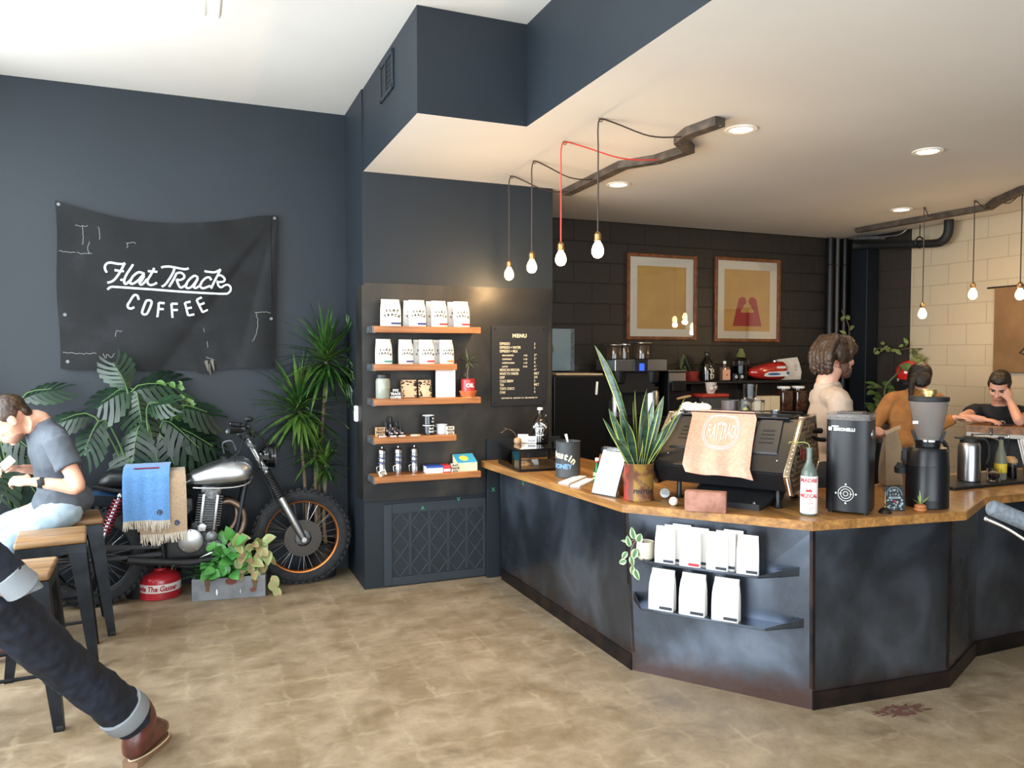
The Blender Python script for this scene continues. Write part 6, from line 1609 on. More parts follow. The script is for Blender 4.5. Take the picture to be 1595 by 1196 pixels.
LV = Vector((0, 0, -.030))
b = MB(); s_ = gd.cross(Vector((0, 0, 1))).normalized()
b.tube([GP + gd * .0 + LV - s_ * .01, GP + gd * .05 + LV * 1.05 - s_ * .012, GP + gd * .11 + LV * 1.4 - s_ * .01, GP + gd * .15 + LV * 1.0, GP + gd * .17 + LV * .4], [.0045, .0035, .004, .005, .006], 10, smooth=4); b.sphere(GP + LV - s_ * .01, .0055); b.build('brake_lever', M_chrome, t)
b = MB(); b.cyl(GP + gd * .138, GP + gd * .165, .021, n=18); b.build('lever_clamp', M_brushed, t)
b = MB(); b.torus((0, 0, .33), .315, .018, Matrix.Rotation(radians(90), 4, 'X').to_3x3(), 48, 10); b.build('tyre', M_blackmatte, t)
b = MB()
for k in range(18):
    a = 2 * pi * k / 18; b.cyl((.02 * cos(a), 0, .33 + .02 * sin(a)), (.30 * cos(a + .1), 0, .33 + .30 * sin(a + .1)), .0015, n=5)
b.cyl((0, -.05, .33), (0, .05, .33), .02, n=14); b.build('spokes', M_brushed, t)
b = MB(); b.tube([(0, 0, .70), (0, .05, .66), (0, .055, .34)], .012, 10); b.tube([(0, 0, .70), (0, -.05, .66), (0, -.055, .34)], .012, 10); b.build('fork', M_chrome, t)

b = MB(); rd = random.Random(3); pl = []
for k in range(40):
    a = 2 * pi * k / 40; r = 1 + rd.uniform(-.45, .25); pl.append((.16 * r * cos(a), .05 * r * sin(a)))
b.prism(pl, 0, .0008); o = b.build('paint_stain', mat('dark_red_stain', '#5e3b34', .6, noise=(30, '#6d5d4c', .5, .6)), smooth=0); o.location = (3.12, 2.64, .0004); o.rotation_euler = (0, 0, -.08); tag(o, 'dark red paint stain on the floor along the counter foot', 'stain')
YBN = YW - .022
TOP = [(-.855, 2.760), (-.607, 2.697), (-.344, 2.656), (-.028, 2.658), (.281, 2.702), (.463, 2.742), (.612, 2.758)]
def top_at(u):
    s = u * 6; i = min(int(s), 5); f = s - i
    P, _ = spline([(x, 0, z) for x, z in TOP], 0, 8)
    k = u * (len(P) - 1); a = int(min(k, len(P) - 2)); g = k - a
    p = P[a] * (1 - g) + P[a + 1] * g
    return p.x, p.z
def banner(u, v):
    x0, z0 = top_at(u)
    xb = -.847 + u * 1.428; zb = 1.606 - .018 * sin(u * pi) - .006 * sin(u * 21) - (.02 if .62 < u < .68 else 0) * max(0, v - .95) * 20
    x = x0 + (xb - x0) * v + .006 * sin(v * 9) * (u < .02); z = z0 + (zb - z0) * v
    dx, dz = x - .612, 2.758 - z; a = atan2(dz, -dx); r = sqrt(dx * dx + dz * dz)
    fan = .055 * max(0, sin(a * 9.0 + .8)) * min(1, r * 1.3) * max(0, min(1, (a - .55) * 2)) * max(0, 1 - abs(a - 1.05) * 1.3)
    y = YBN - .008 - fan - .003 * sin(x * 11 + z * 5) - .006 * max(0, v - .85) * sin(u * 26)
    y -= .007 * max(0, 1 - v * 7) * (.5 + .5 * sin(u * 17))
    return Vector((x, y, z))
def m_canvas(N, L, b, tc):
    nz = N.new('ShaderNodeTexNoise'); nz.inputs['Scale'].default_value = 3.2; nz.inputs['Detail'].default_value = 8; nz.inputs['Roughness'].default_value = .65
    L.new(tc.outputs['Object'], nz.inputs['Vector'])
    cr = ramp(N, [(.3, lin('#0f1011')), (.55, lin('#161718')), (.75, lin('#222427'))]); L.new(nz.outputs['Fac'], cr.inputs['Fac']); L.new(cr.outputs[0], b.inputs['Base Color'])
    b.inputs['Roughness'].default_value = .65; b.inputs['Specular IOR Level'].default_value = .18
    wv = N.new('ShaderNodeTexNoise'); wv.inputs['Scale'].default_value = 160
    L.new(tc.outputs['Object'], wv.inputs['Vector'])
    bp = N.new('ShaderNodeBump'); bp.inputs['Strength'].default_value = .35; bp.inputs['Distance'].default_value = .002
    L.new(wv.outputs['Fac'], bp.inputs['Height']); L.new(bp.outputs[0], b.inputs['Normal'])
M_canvas = node_mat('worn_black_canvas', m_canvas)
bn = thing('canvas_banner', 'worn black canvas banner with white hand lettering nailed to the navy wall', 'banner', (0, 0, 0))
b = MB(); b.grid(banner, 72, 52, both=.003); b.build('canvas_sheet', M_canvas, bn, smooth=60)
def ban_at(x, z, o=.004):
    u = (x + .85) / 1.45; v = .5
    for _ in range(6):
        p = banner(min(max(u, 0), 1), v); u += (x - p.x) / 1.45; v -= (z - p.z) / 1.1
        v = min(max(v, 0), 1)
    p = banner(min(max(u, 0), 1), v)
    return Vector((x, p.y - o, z))
STROKES = [[(-.546,2.281),(-.556,2.299),(-.557,2.325),(-.544,2.345),(-.52,2.351),(-.48,2.345),(-.447,2.344),(-.431,2.351)],[(-.431,2.351),(-.445,2.323),(-.469,2.277),(-.499,2.233),(-.523,2.216),(-.545,2.209)],[(-.498,2.3),(-.469,2.295),(-.439,2.294)],[(-.379,2.344),(-.398,2.312),(-.422,2.272),(-.437,2.235),(-.436,2.209),(-.424,2.206),(-.411,2.22),(-.399,2.233)],[(-.463,2.231),(-.44,2.235)],[(-.308,2.28),(-.327,2.289),(-.351,2.287),(-.381,2.26),(-.398,2.227),(-.398,2.209),(-.382,2.208),(-.352,2.229),(-.321,2.266),(-.308,2.28)],[(-.309,2.266),(-.325,2.236),(-.34,2.213),(-.328,2.203),(-.31,2.217),(-.291,2.244)],[(-.243,2.324),(-.261,2.285),(-.286,2.238),(-.286,2.214),(-.268,2.202),(-.244,2.209),(-.228,2.22)],[(-.285,2.3),(-.254,2.3),(-.224,2.298)],[(-.198,2.329),(-.181,2.336),(-.144,2.34),(-.108,2.335),(-.064,2.328),(-.033,2.326),(-.016,2.334)],[(-.108,2.333),(-.12,2.297),(-.146,2.249),(-.174,2.208),(-.197,2.193)],[(-.097,2.295),(-.109,2.264),(-.128,2.227),(-.148,2.192)],[(-.097,2.293),(-.068,2.299),(-.045,2.28),(-.05,2.258),(-.078,2.245),(-.096,2.251)],[(-.096,2.25),(-.088,2.218),(-.073,2.192),(-.051,2.198),(-.026,2.22)],[(.047,2.267),(.028,2.28),(.006,2.269),(-.022,2.237),(-.035,2.207),(-.026,2.188),(.002,2.198),(.031,2.236),(.047,2.265)],[(.044,2.253),(.028,2.222),(.018,2.198),(.03,2.19),(.053,2.203),(.069,2.224)],[(.137,2.25),(.126,2.27),(.101,2.266),(.072,2.234),(.062,2.203),(.078,2.189),(.106,2.198),(.132,2.209)],[(.202,2.331),(.181,2.286),(.158,2.24),(.135,2.189)],[(.092,2.316),(.117,2.312),(.162,2.31),(.202,2.331)],[(.178,2.286),(.206,2.287),(.229,2.267),(.225,2.246),(.193,2.238),(.174,2.244)],[(.18,2.241),(.186,2.214),(.205,2.201),(.228,2.216),(.251,2.222),(.27,2.207),(.27,2.179),(.25,2.158),(.218,2.154),(.109,2.154),(-.079,2.161),(-.202,2.168),(-.352,2.175),(-.471,2.18),(-.523,2.18),(-.544,2.16)],[(-.347,2.094),(-.353,2.12),(-.368,2.129),(-.383,2.119),(-.404,2.082),(-.419,2.056),(-.414,2.036),(-.396,2.031),(-.377,2.042)],[(-.291,2.092),(-.27,2.091),(-.264,2.073),(-.28,2.026),(-.295,1.996),(-.314,1.991),(-.327,2.005),(-.313,2.052),(-.3,2.085),(-.291,2.092)],[(-.179,2.073),(-.216,2.077)],[(-.216,2.077),(-.221,2.024),(-.227,1.972)],[(-.221,2.03),(-.185,2.031)],[(-.092,2.072),(-.133,2.071)],[(-.133,2.071),(-.131,2.026),(-.127,1.969)],[(-.131,2.025),(-.092,2.027)],[(-.006,2.089),(-.044,2.08)],[(-.044,2.08),(-.034,2.038),(-.023,1.988)],[(-.023,1.988),(.017,1.997)],[(-.034,2.038),(.001,2.046)],[(.07,2.122),(.035,2.104)],[(.035,2.104),(.051,2.067),(.075,2.015)],[(.075,2.015),(.11,2.033)],[(.052,2.066),(.088,2.082)]]
b = MB()
for s in STROKES:
    P, _ = spline([(x, 0, z) for x, z in s], 0, 5)
    Q = [ban_at(p.x, p.z, .0035) for p in P]
    k0 = len(b.bm.verts)
    b.tube(Q, .0083, 8)
b.build('white_lettering', mat('hand_painted_white', '#dcdfe0', .8, noise=(70, '#b7babb', .5, .62)), bn, smooth=60)
b = MB(); rd = random.Random(2)
tears = [[(-.735,2.60),(-.70,2.595),(-.66,2.60)], [(-.69,2.595),(-.693,2.55),(-.69,2.51),(-.695,2.47)], [(-.60,2.60),(-.588,2.56),(-.592,2.51)], [(-.65,2.49),(-.66,2.45),(-.655,2.41)], [(-.84,2.42),(-.79,2.41),(-.74,2.415)], [(-.73,2.415),(-.69,2.405),(-.64,2.41)], [(-.42,2.495),(-.385,2.50),(-.36,2.495)], [(-.415,2.495),(-.413,2.46)], [(-.50,1.83),(-.49,1.87),(-.46,1.865)], [(-.83,1.72),(-.78,1.715),(-.70,1.71),(-.62,1.715)], [(-.58,1.71),(-.565,1.68),(-.555,1.705),(-.53,1.68),(-.51,1.71)], [(.445,2.02),(.46,1.95),(.45,1.87),(.42,1.80)], [(.44,2.02),(.50,2.025),(.55,2.02)], [(.10,1.80),(.105,1.76)], [(.08,1.90),(.085,1.87)], [(.09,1.685),(.12,1.675),(.15,1.66)]]
for tpts in tears:
    P, _ = spline([(x, 0, z) for x, z in tpts], 0, 6)
    b.tube([ban_at(p.x + rd.uniform(-.004, .004), p.z + rd.uniform(-.004, .004), .002) for p in P], .0022, 5)
b.build('frayed_thread', mat('frayed_grey_thread', '#7d7f78', .9), bn)
b = MB()
for x, z in ((.11, 1.60), (.135, 1.63), (.095, 1.625)): b.loft([[ban_at(x - .015, z + .03), ban_at(x + .01, z + .04), ban_at(x + .008, z + .035, .01)], [Vector((x + .01, YBN - .02, z - .045)), Vector((x + .018, YBN - .02, z - .05)), Vector((x + .014, YBN - .026, z - .045))]])
b.build('torn_flap', mat('torn_canvas_inside', '#5a564c', .9), bn, smooth=0)
b = MB(); b.grid(lambda u, v: ban_at(.515 + u * .045, 2.70 - v * .66, .006), 3, 24, both=.002); b.build('hem_strip', M_canvas, bn, smooth=60)
for x, z in ((-.835, 2.735), (.590, 2.735), (-.81, 1.98), (-.80, 1.655), (.555, 1.975)):
    b = MB(); p = ban_at(x, z, .004); b.torus(p, .009, .003, Matrix.Rotation(radians(90), 4, 'X').to_3x3(), 16, 6); b.cyl(p, p + Vector((0, .012, 0)), .005, n=8); b.build('eyelet', M_galv, bn)

MT = thing('motorcycle', 'stripped old motorcycle with bare aluminium tank parked along the navy wall', 'motorcycle', (0, 5.86, 0))
M_tyre = mat('black_tyre_rubber', '#17181a', .8, noise=(25, '#232426', .4, .6))
M_alu = mat('bare_aluminium', '#b9bbbc', .33, 1.0, noise=(10, '#a5a7a9', .35, .65), bump=(50, .05, .001))
M_cast = mat('cast_aluminium', '#7d7f80', .5, .8, noise=(40, '#606263', .4, .6))
M_engine = mat('dark_engine_metal', '#3a3b3c', .5, .6)
M_copper = mat('copper_anodised_rim', '#b06a35', .3, .85)
M_exh = mat('heat_stained_pipe', '#6d5a4c', .4, .85, noise=(8, '#3c3430', .4, .65))
RX = Matrix.Rotation(radians(90), 4, 'X').to_3x3()
def wheel(nm, hub, R, rimR, w, rim_mat, disc):
    hx, hz = hub
    b = MB()
    prof = [(rimR - .004, -w * .32), (rimR + .012, -w * .46), ((R + rimR) / 2, -w * .5), (R - .022, -w * .46), (R - .006, -w * .30), (R - .003, 0), (R - .006, w * .30), (R - .022, w * .46), ((R + rimR) / 2, w * .5), (rimR + .012, w * .46), (rimR - .004, w * .32)]
    n = 56; rings = [[Vector((hx + r * cos(2 * pi * k / n), y, hz + r * sin(2 * pi * k / n))) for r, y in prof] for k in range(n)]
    b.loft(rings, closed=True)
    nk = 44
    for k in range(nk):
        for j, (yy, rr) in enumerate(((-w * .38, R - .012), (0, R + .002), (w * .38, R - .012))):
            a = 2 * pi * (k + (.5 if j == 1 else 0)) / nk
            Rm = Matrix.Rotation(-a, 3, 'Y')
            b.box((hx + rr * cos(a), yy, hz + rr * sin(a)), (.016, w * .26, R * 2 * pi / nk * .58), Rm)
    wh = b.build(nm, M_tyre, MT, smooth=30)
    b = MB(); rp = [(rimR, -w * .30), (rimR - .014, -w * .22), (rimR - .020, 0), (rimR - .014, w * .22), (rimR, w * .30), (rimR + .004, w * .30), (rimR - .006, 0), (rimR + .004, -w * .30)]
    b.loft([[Vector((hx + r * cos(2 * pi * k / n), y, hz + r * sin(2 * pi * k / n))) for r, y in rp] for k in range(n)], closed=True); b.build('rim', rim_mat, wh, smooth=40)
    b = MB()
    for k in range(36):
        a = 2 * pi * k / 36; s = 1 if k % 2 else -1; da = (.55 if (k // 2) % 2 else -.55)
        b.cyl((hx + .05 * cos(a), s * .035, hz + .05 * sin(a)), (hx + (rimR - .014) * cos(a + da * .55), s * .006, hz + (rimR - .014) * sin(a + da * .55)), .0017, n=5)
    b.build('spokes', M_brushed, wh)
    b = MB(); b.lathe([(.02, -.06), (.055, -.05), (.058, -.035), (.04, -.025), (.04, .025), (.058, .035), (.055, .05), (.02, .06)], (hx, 0, hz), 26, RX.to_4x4()); b.cyl((hx, -.10, hz), (hx, .10, hz), .010, n=12); b.build('hub', M_cast, wh)
    if disc:
        b = MB(); b.lathe([(.06, -.002), (.135, -.002), (.135, .002), (.06, .002), (.06, -.002)], (hx, -.066, hz), 36, RX.to_4x4(), cap=False)
        for k in range(30):
            a = 2 * pi * k / 30; b.sphere((hx + .115 * cos(a), -.069, hz + .115 * sin(a)), .004, u=6, v=4)
        b.build('brake_disc', mat('rusty_brake_disc', '#4a4642', .5, .8), wh)
    return wh
wheel('front_wheel', (.735, .352), .352, .272, .085, M_copper, True)
wheel('rear_wheel', (-.635, .335), .335, .245, .115, M_black, False)
FT_, FB_ = Vector((.372, 0, 1.075)), Vector((.735, 0, .352)); fd = (FB_ - FT_).normalized()
for s in (-1, 1):
    o = Vector((0, s * .095, 0))
    at_ = lambda k: FT_ + fd * k + o
    b = MB(); b.cyl(at_(-.02), at_(.30), .021, n=16); b.build('fork_tube', M_chrome, MT)
    b = MB(); pr = []
    for k in range(26): pr.append((.034 if k % 2 else .026, .24 + k * .0085))
    b.tube([at_(z) for r, z in pr], [r for r, z in pr], 16); b.build('fork_gaiter', M_blackmatte, MT)
    b = MB(); b.tube([at_(.44), at_(.46), at_(.72), at_(.80), at_(.825)], [.024, .029, .028, .024, .02], 16); b.cyl(FB_ + o * .7, FB_ + o * 1.35, .018, n=14); b.build('fork_slider', M_alu, MT)
b = MB()
for k in (.02, .20): b.box(FT_ + fd * k, (.06, .26, .03), Matrix.Rotation(.46, 3, 'Y'), bev=.008)
b.cyl(FT_ + fd * .0, FT_ + fd * .22, .024, n=14); b.build('triple_clamp', M_cast, MT)
b = MB(); HB = [(.215, -.345, 1.185), (.32, -.22, 1.175), (.375, -.12, 1.165), (.40, -.06, 1.12), (.40, .06, 1.12), (.375, .12, 1.165), (.32, .22, 1.175), (.26, .27, 1.185)]
b.tube(HB, .0115, 12, smooth=5); b.build('handlebar', M_chrome, MT)
b = MB(); b.tube([(.208, -.353, 1.186), (.212, -.348, 1.186), (.225, -.332, 1.184), (.285, -.262, 1.178), (.295, -.25, 1.178)], [.012, .021, .018, .018, .020], 16); b.build('grip', M_blackmatte, MT)
b = MB(); b.cyl((.2065, -.355, 1.186), (.2085, -.3525, 1.186), .010, n=14); b.build('grip_end', M_galv, MT)
b = MB(); b.tube([(.265, .262, 1.184), (.30, .24, 1.18), (.325, .215, 1.177)], .018, 14); b.build('grip', M_blackmatte, MT)
b = MB(); b.box((.325, -.225, 1.178), (.05, .045, .045), Matrix.Rotation(-.8, 3, 'Z'), bev=.008); b.box((.355, -.17, 1.19), (.03, .03, .05), bev=.006); b.build('switch_housing', M_black, MT)
b = MB(); b.tube([(.345, -.215, 1.175), (.36, -.26, 1.172), (.31, -.32, 1.168), (.275, -.35, 1.165)], [.006, .006, .005, .006], 8, smooth=4); b.build('clutch_lever', M_chrome, MT)
b = MB(); b.tube([(.33, -.20, 1.20), (.345, -.17, 1.235), (.36, -.15, 1.245)], .007, 8); b.sphere((.362, -.148, 1.248), (.03, .012, .02)); b.build('mirror_stub', M_black, MT)
for pts in ([(.36, -.15, 1.16), (.46, -.13, 1.10), (.50, -.10, .98), (.47, -.06, .9)], [(.34, -.20, 1.165), (.42, -.20, 1.0), (.45, -.14, .85), (.50, -.11, .75), (.545, -.11, .60)], [(.37, .1, 1.16), (.47, .12, 1.08), (.50, .08, .95), (.42, .03, .85)], [(.33, -.2, 1.17), (.30, -.16, 1.03), (.26, -.12, .98), (.30, -.08, .88)], [(.20, -.02, 1.0), (.19, -.05, 1.075), (.25, -.06, 1.09), (.28, -.03, 1.02)]):
    b = MB(); b.tube(pts, .005, 7, smooth=5); b.build('control_cable', M_blackmatte if pts[0][0] > .3 else M_galv, MT)
b = MB(); Mh = Matrix.Rotation(radians(90), 4, 'Y'); b.lathe([(0, -.07), (.05, -.06), (.078, -.02), (.085, .03), (.09, .035), (.09, .045), (.08, .047)], (.50, 0, .965), 28, Mh); b.bar((.40, -.09, .97), (.50, -.085, .965), .02, .03); b.bar((.40, .09, .97), (.50, .085, .965), .02, .03); b.build('headlight', mat('gloss_black_lamp', '#0e0f11', .15, coat=.5), MT)
b = MB(); b.sphere((.545, 0, .965), (.012, .078, .078)); b.build('headlight_lens', mat('lamp_lens', '#b9c0c4', .1, .3), MT)
b = MB(); b.lathe([(0, 0), (.035, 0), (.04, .005), (.04, .045), (.036, .05), (0, .05)], (.36, -.0, 1.10), 22, Matrix.Rotation(-.5, 4, 'Y')); b.build('gauge', M_black, MT)
b = MB(); TK = []
for x, zt, zb, w in ((-.075, .838, .800, .04), (-.055, .858, .788, .075), (0, .888, .780, .10), (.08, .925, .776, .125), (.17, .956, .772, .14), (.26, .972, .772, .15), (.33, .968, .782, .148), (.37, .948, .80, .128), (.392, .915, .835, .085), (.400, .892, .862, .03)):
    ring = []
    for k in range(28):
        a = 2 * pi * k / 28; ca, sa = cos(a), sin(a); zm = zb + (zt - zb) * .42
        y = w * math.copysign(abs(ca) ** .72, ca); z = zm + ((zt - zm) if sa > 0 else (zm - zb)) * math.copysign(abs(sa) ** .85, sa)
        ring.append((x, y, z))
    TK.append(ring)
b.loft(TK); tk = b.build('fuel_tank', M_alu, MT, smooth=60)
b = MB(); b.tube([(-.06, -.085, .785), (.02, -.113, .778), (.15, -.14, .772), (.28, -.15, .776), (.36, -.13, .80), (.398, -.05, .86)], .005, 8, smooth=5); b.build('tank_seam', M_chrome, tk)
b = MB(); b.lathe([(0, 0), (.034, 0), (.036, .004), (.036, .02), (.03, .026), (0, .028)], (.205, 0, .955), 22); b.build('fuel_cap', M_black, tk)
def tubes(nm, lists, m=M_black, r=.016):
    for pts in lists:
        b = MB(); b.tube(pts, r, 10, smooth=5); b.build(nm, m, MT)
tubes('frame_tube', [[(.36, 0, .93), (.20, 0, .80), (-.10, 0, .80), (-.35, 0, .80)], [(.37, -.04, .90), (.32, -.09, .70), (.27, -.11, .45), (.20, -.12, .27), (-.05, -.12, .24), (-.22, -.12, .30)], [(.37, .04, .90), (.32, .09, .70), (.27, .11, .45), (.20, .12, .27), (-.05, .12, .24), (-.22, .12, .30)], [(-.10, -.10, .80), (-.25, -.12, .78), (-.45, -.13, .79), (-.62, -.12, .83)], [(-.10, .10, .80), (-.25, .12, .78), (-.45, .13, .79), (-.62, .12, .83)], [(-.12, -.1, .80), (-.20, -.12, .55), (-.20, -.12, .30)], [(-.12, .1, .80), (-.20, .12, .55), (-.20, .12, .30)], [(-.2, -.12, .36), (-.28, -.125, .55), (-.44, -.13, .77)]])
for s in (-1, 1):
    b = MB(); b.tube([(-.20, s * .11, .34), (-.45, s * .115, .335), (-.66, s * .105, .335)], [.022, .018, .016], 10); b.build('swingarm', M_engine, MT)
b = MB(); b.loft([[(-.18, -.10, .395), (-.18, -.085, .395), (-.18, -.085, .375), (-.18, -.10, .375)], [(-.66, -.10, .44), (-.66, -.085, .44), (-.66, -.085, .40), (-.66, -.10, .40)]]); b.build('chain_guard', M_engine, MT, smooth=0)
b = MB(); b.lathe([(.03, -.004), (.085, -.004), (.09, 0), (.085, .004), (.03, .004)], (-.635, -.075, .335), 30, RX.to_4x4()); b.build('sprocket', M_engine, MT)
for s in (-1, 1):
    A, B_ = Vector((-.455, s * .165, .765)), Vector((-.605, s * .155, .40)); d = B_ - A
    b = MB(); b.tube([A, A + d * .62, A + d * .64, B_], [.015, .015, .020, .017], 12); b.sphere(A, .022, u=12, v=8); b.sphere(B_, .024, u=12, v=8); b.cyl(A + Vector((0, s * -.05, 0)), A, .010); b.cyl(B_ + Vector((0, s * -.06, 0)), B_, .010); sh = b.build('shock_absorber', M_alu, MT)
    b = MB(); u_ = d.cross(Vector((0, 1, 0))).normalized(); v_ = d.normalized().cross(u_); hp = []
    for k in range(121):
        a = 2 * pi * k / 12; f = .06 + .60 * k / 120; hp.append(A + d * f + (u_ * cos(a) + v_ * sin(a)) * .029)
    b.tube(hp, .0062, 6); b.build('red_spring', mat('dark_red_spring', '#7d2030', .4, coat=.3), sh)
b = MB(); ST = []
for x, zt, w in ((-.60, .855, .07), (-.58, .895, .10), (-.52, .925, .125), (-.44, .925, .13), (-.36, .90, .13), (-.22, .895, .12), (-.10, .892, .10), (-.06, .87, .07)):
    ST.append([(x, w * math.copysign(abs(cos(2 * pi * k / 18)) ** .7, cos(2 * pi * k / 18)), (zt + .80) / 2 + (zt - .80) / 2 * math.copysign(abs(sin(2 * pi * k / 18)) ** .7, sin(2 * pi * k / 18))) for k in range(18)])
b.loft(ST); b.build('seat', mat('black_vinyl_seat', '#141416', .4), MT, smooth=60)
b = MB(); fr = []
for k in range(19):
    a = radians(28 + 124 * k / 18); R = .425
    fr.append([Vector((-.60 + R * cos(a) * 1.0, y, .36 + R * sin(a) - abs(y) * .25 * (abs(y) > .05))) for y in (-.075, -.06, 0, .06, .075)] + [Vector((-.60 + (R - .005) * cos(a), y, .36 + (R - .005) * sin(a) - abs(y) * .25 * (abs(y) > .05))) for y in (.073, .058, 0, -.058, -.073)])
b.loft(fr); b.build('rear_fender', mat('blue_fender_paint', '#2a4766', .3, coat=.5), MT, smooth=50)
b = MB(); b.box((-.78, 0, .80), (.05, .10, .07), bev=.01); b.build('tail_lamp', mat('amber_lamp', '#8a4a20', .3, coat=.5), MT)
b = MB(); b.tube([(-.66, -.10, .83), (-.70, -.17, .83)], .007, 8); b.sphere((-.71, -.185, .832), (.02, .03, .025)); b.build('turn_signal', mat('pale_lamp', '#c8b8a0', .3), MT)
b = MB(); b.box((-.03, 0, .385), (.34, .22, .20), bev=.03, seg=3); b.box((.06, 0, .48), (.18, .18, .12), bev=.02); b.sphere((.10, 0, .36), (.12, .11, .11)); b.build('crankcase', M_engine, MT)
ct = Matrix.Rotation(.13, 4, 'Y')
CY = MB(Matrix.Translation((.075, 0, .48)) @ ct)
CY.box((0, 0, .14), (.11, .15, .28))
for k in range(13): CY.box((0, 0, .035 + k * .017), (.165, .21, .0065), bev=.002, seg=1)
cy = CY.build('cylinder', M_cast, MT, smooth=0)
b = MB(Matrix.Translation((.075, 0, .48)) @ ct); b.box((0, 0, .275), (.14, .20, .06), bev=.018, seg=3); b.cyl((0, -.112, .262), (0, -.095, .262), .042, n=22); b.cyl((0, -.118, .262), (0, -.11, .262), .022, n=16); b.build('cylinder_head', M_cast, cy)
b = MB(Matrix.Translation((.075, 0, .48)) @ ct)
for x in (-.045, .045): b.bar((x, -.108, .0), (x, -.108, .25), .018, .014, up=(0, 1, 0), bev=.003)
b.build('pushrod_cover', M_alu, cy)
for x, z, r, m in ((-.03, .415, .088, M_alu), (.105, .43, .045, M_cast), (.045, .505, .036, M_alu), (.12, .36, .055, M_cast)):
    b = MB(); b.lathe([(0, .022), (r * .7, .020), (r * .93, .012), (r, 0), (r, -.03)], (x, -.118, z), 28, RX.to_4x4())
    for k in range(5):
        a = 2 * pi * k / 5 + .3; b.sphere((x + r * .82 * cos(a), -.136, z + r * .82 * sin(a)), .005, u=8, v=5)
    b.build('engine_cover', m, MT)
b = MB(); b.box((-.06, -.03, .66), (.10, .14, .10), bev=.02); b.cyl((-.06, -.09, .63), (-.06, -.12, .63), .03, n=16); b.cyl((-.10, 0, .66), (-.22, 0, .66), .05, .06, n=18); b.build('carburettor', M_engine, MT)
for yy, pts in ((-.07, [(.17, -.06, .655), (.24, -.075, .66), (.305, -.085, .61), (.325, -.09, .53), (.30, -.10, .44), (.22, -.11, .35)]), (.05, [(.17, .04, .655), (.23, .03, .66), (.28, 0, .60), (.27, -.03, .50), (.20, -.05, .42)])):
    b = MB(); b.tube(pts, [.022, .024, .026, .026, .026, .026][:len(pts)], 14, smooth=5); b.build('exhaust_header', M_exh, MT)
b = MB(); b.tube([(.20, -.13, .30), (.0, -.15, .27), (-.25, -.16, .30), (-.42, -.17, .33)], [.024, .024, .026, .03], 14, smooth=4); b.build('exhaust_pipe', M_blackmatte, MT)
b = MB(); b.tube([(.03, -.15, .30), (.10, -.17, .33), (.16, -.18, .36)], .006, 8, smooth=3); b.cyl((.16, -.15, .36), (.16, -.21, .36), .010, n=10); b.build('gear_pedal', M_chrome, MT)
b = MB(); b.cyl((-.14, -.12, .28), (-.14, -.21, .275), .012, n=10); b.build('foot_peg', M_blackmatte, MT)
b = MB(); b.tube([(-.10, .12, .26), (-.13, .18, .10), (-.15, .22, .012)], .011, 10); b.box((-.155, .225, .006), (.06, .05, .012)); b.build('side_stand', M_black, MT)

def blanket(name, label, x0, x1, zb, zt, y0, m, group, stripe, seed):
    t = thing(name, label, 'blanket', (0, 5.86, 0), 0, group)
    def f(u, v):
        x = x0 + (x1 - x0) * u + .006 * sin(v * 5 + seed)
        path = [(.17, .80), (.135, zt - .06), (.11, zt), (0, zt + .008), (-.115, zt + .002), (-.165 - y0, zt - .045), (-.185 - y0, (zt + zb) / 2), (-.19 - y0, zb)]
        s = v * 7; i = min(int(s), 6); g = s - i
        y = path[i][0] + (path[i + 1][0] - path[i][0]) * g; z = path[i][1] + (path[i + 1][1] - path[i][1]) * g
        k = max(0, v - .6) * 2.2
        return Vector((x, y - .007 * k * sin(u * 9 + seed) - .002 * sin(u * 23), z + .006 * k * sin(u * 4 + seed)))
    b = MB(); b.grid(f, 22, 35, both=.007); b.build('woven_cloth', m, t, smooth=60)
    b = MB(); rd = random.Random(seed)
    n = 22
    for k in range(n):
        u = (k + .5) / n; p = f(u, 1.0) + Vector((0, .0035, 0)); L = rd.uniform(.05, .085)
        for q in range(3):
            dx = rd.uniform(-.012, .012)
            b.tube([p + Vector((q * .003 - .003, 0, .004)), p + Vector((q * .003 - .003 + dx * .4, -.003, -L * .5)), p + Vector((dx + q * .003, -.002 + rd.uniform(-.004, .004), -L))], [.0032, .0028, .0016], 5, smooth=3)
    b.build('fringe', mat('cream_fringe', '#cdc3b4', .9), t)
    p = f(.78, .955); b = MB(); b.lathe([(0, 0), (.017, 0), (.019, .002), (.017, .004), (0, .004)], p + Vector((0, -.001, .0)), 22, RX.to_4x4()); b.build('round_patch', mat('navy_patch', '#2b3550', .7, noise=(150, '#9aa3ad', .55, .6)), t)
    if stripe:
        b = MB(); b.grid(lambda u, v: f(.22 + u * .55, .60 + v * .02) + Vector((0, -.0035, .004)), 12, 2, both=.002); b.build('red_stripe', mat('wine_red_thread', '#7d2437', .8), t)
    return t
blanket('folded_blanket', 'sand coloured fringed blanket hanging over the motorcycle seat, partly covered', -.345, -.055, .50, .905, .004, mat('sand_wool', '#b39b80', .95, noise=(90, '#a58d73', .4, .6), bump=(180, .6, .003), sheen=.3), 'fringed blankets on the motorcycle', False, 3)
blanket('folded_blanket', 'light blue fringed blanket hanging over the motorcycle seat in front', -.435, -.150, .595, .945, .022, mat('light_blue_wool', '#6698cf', .95, noise=(90, '#5b8cc4', .4, .6), bump=(180, .6, .003), sheen=.3), 'fringed blankets on the motorcycle', True, 7)

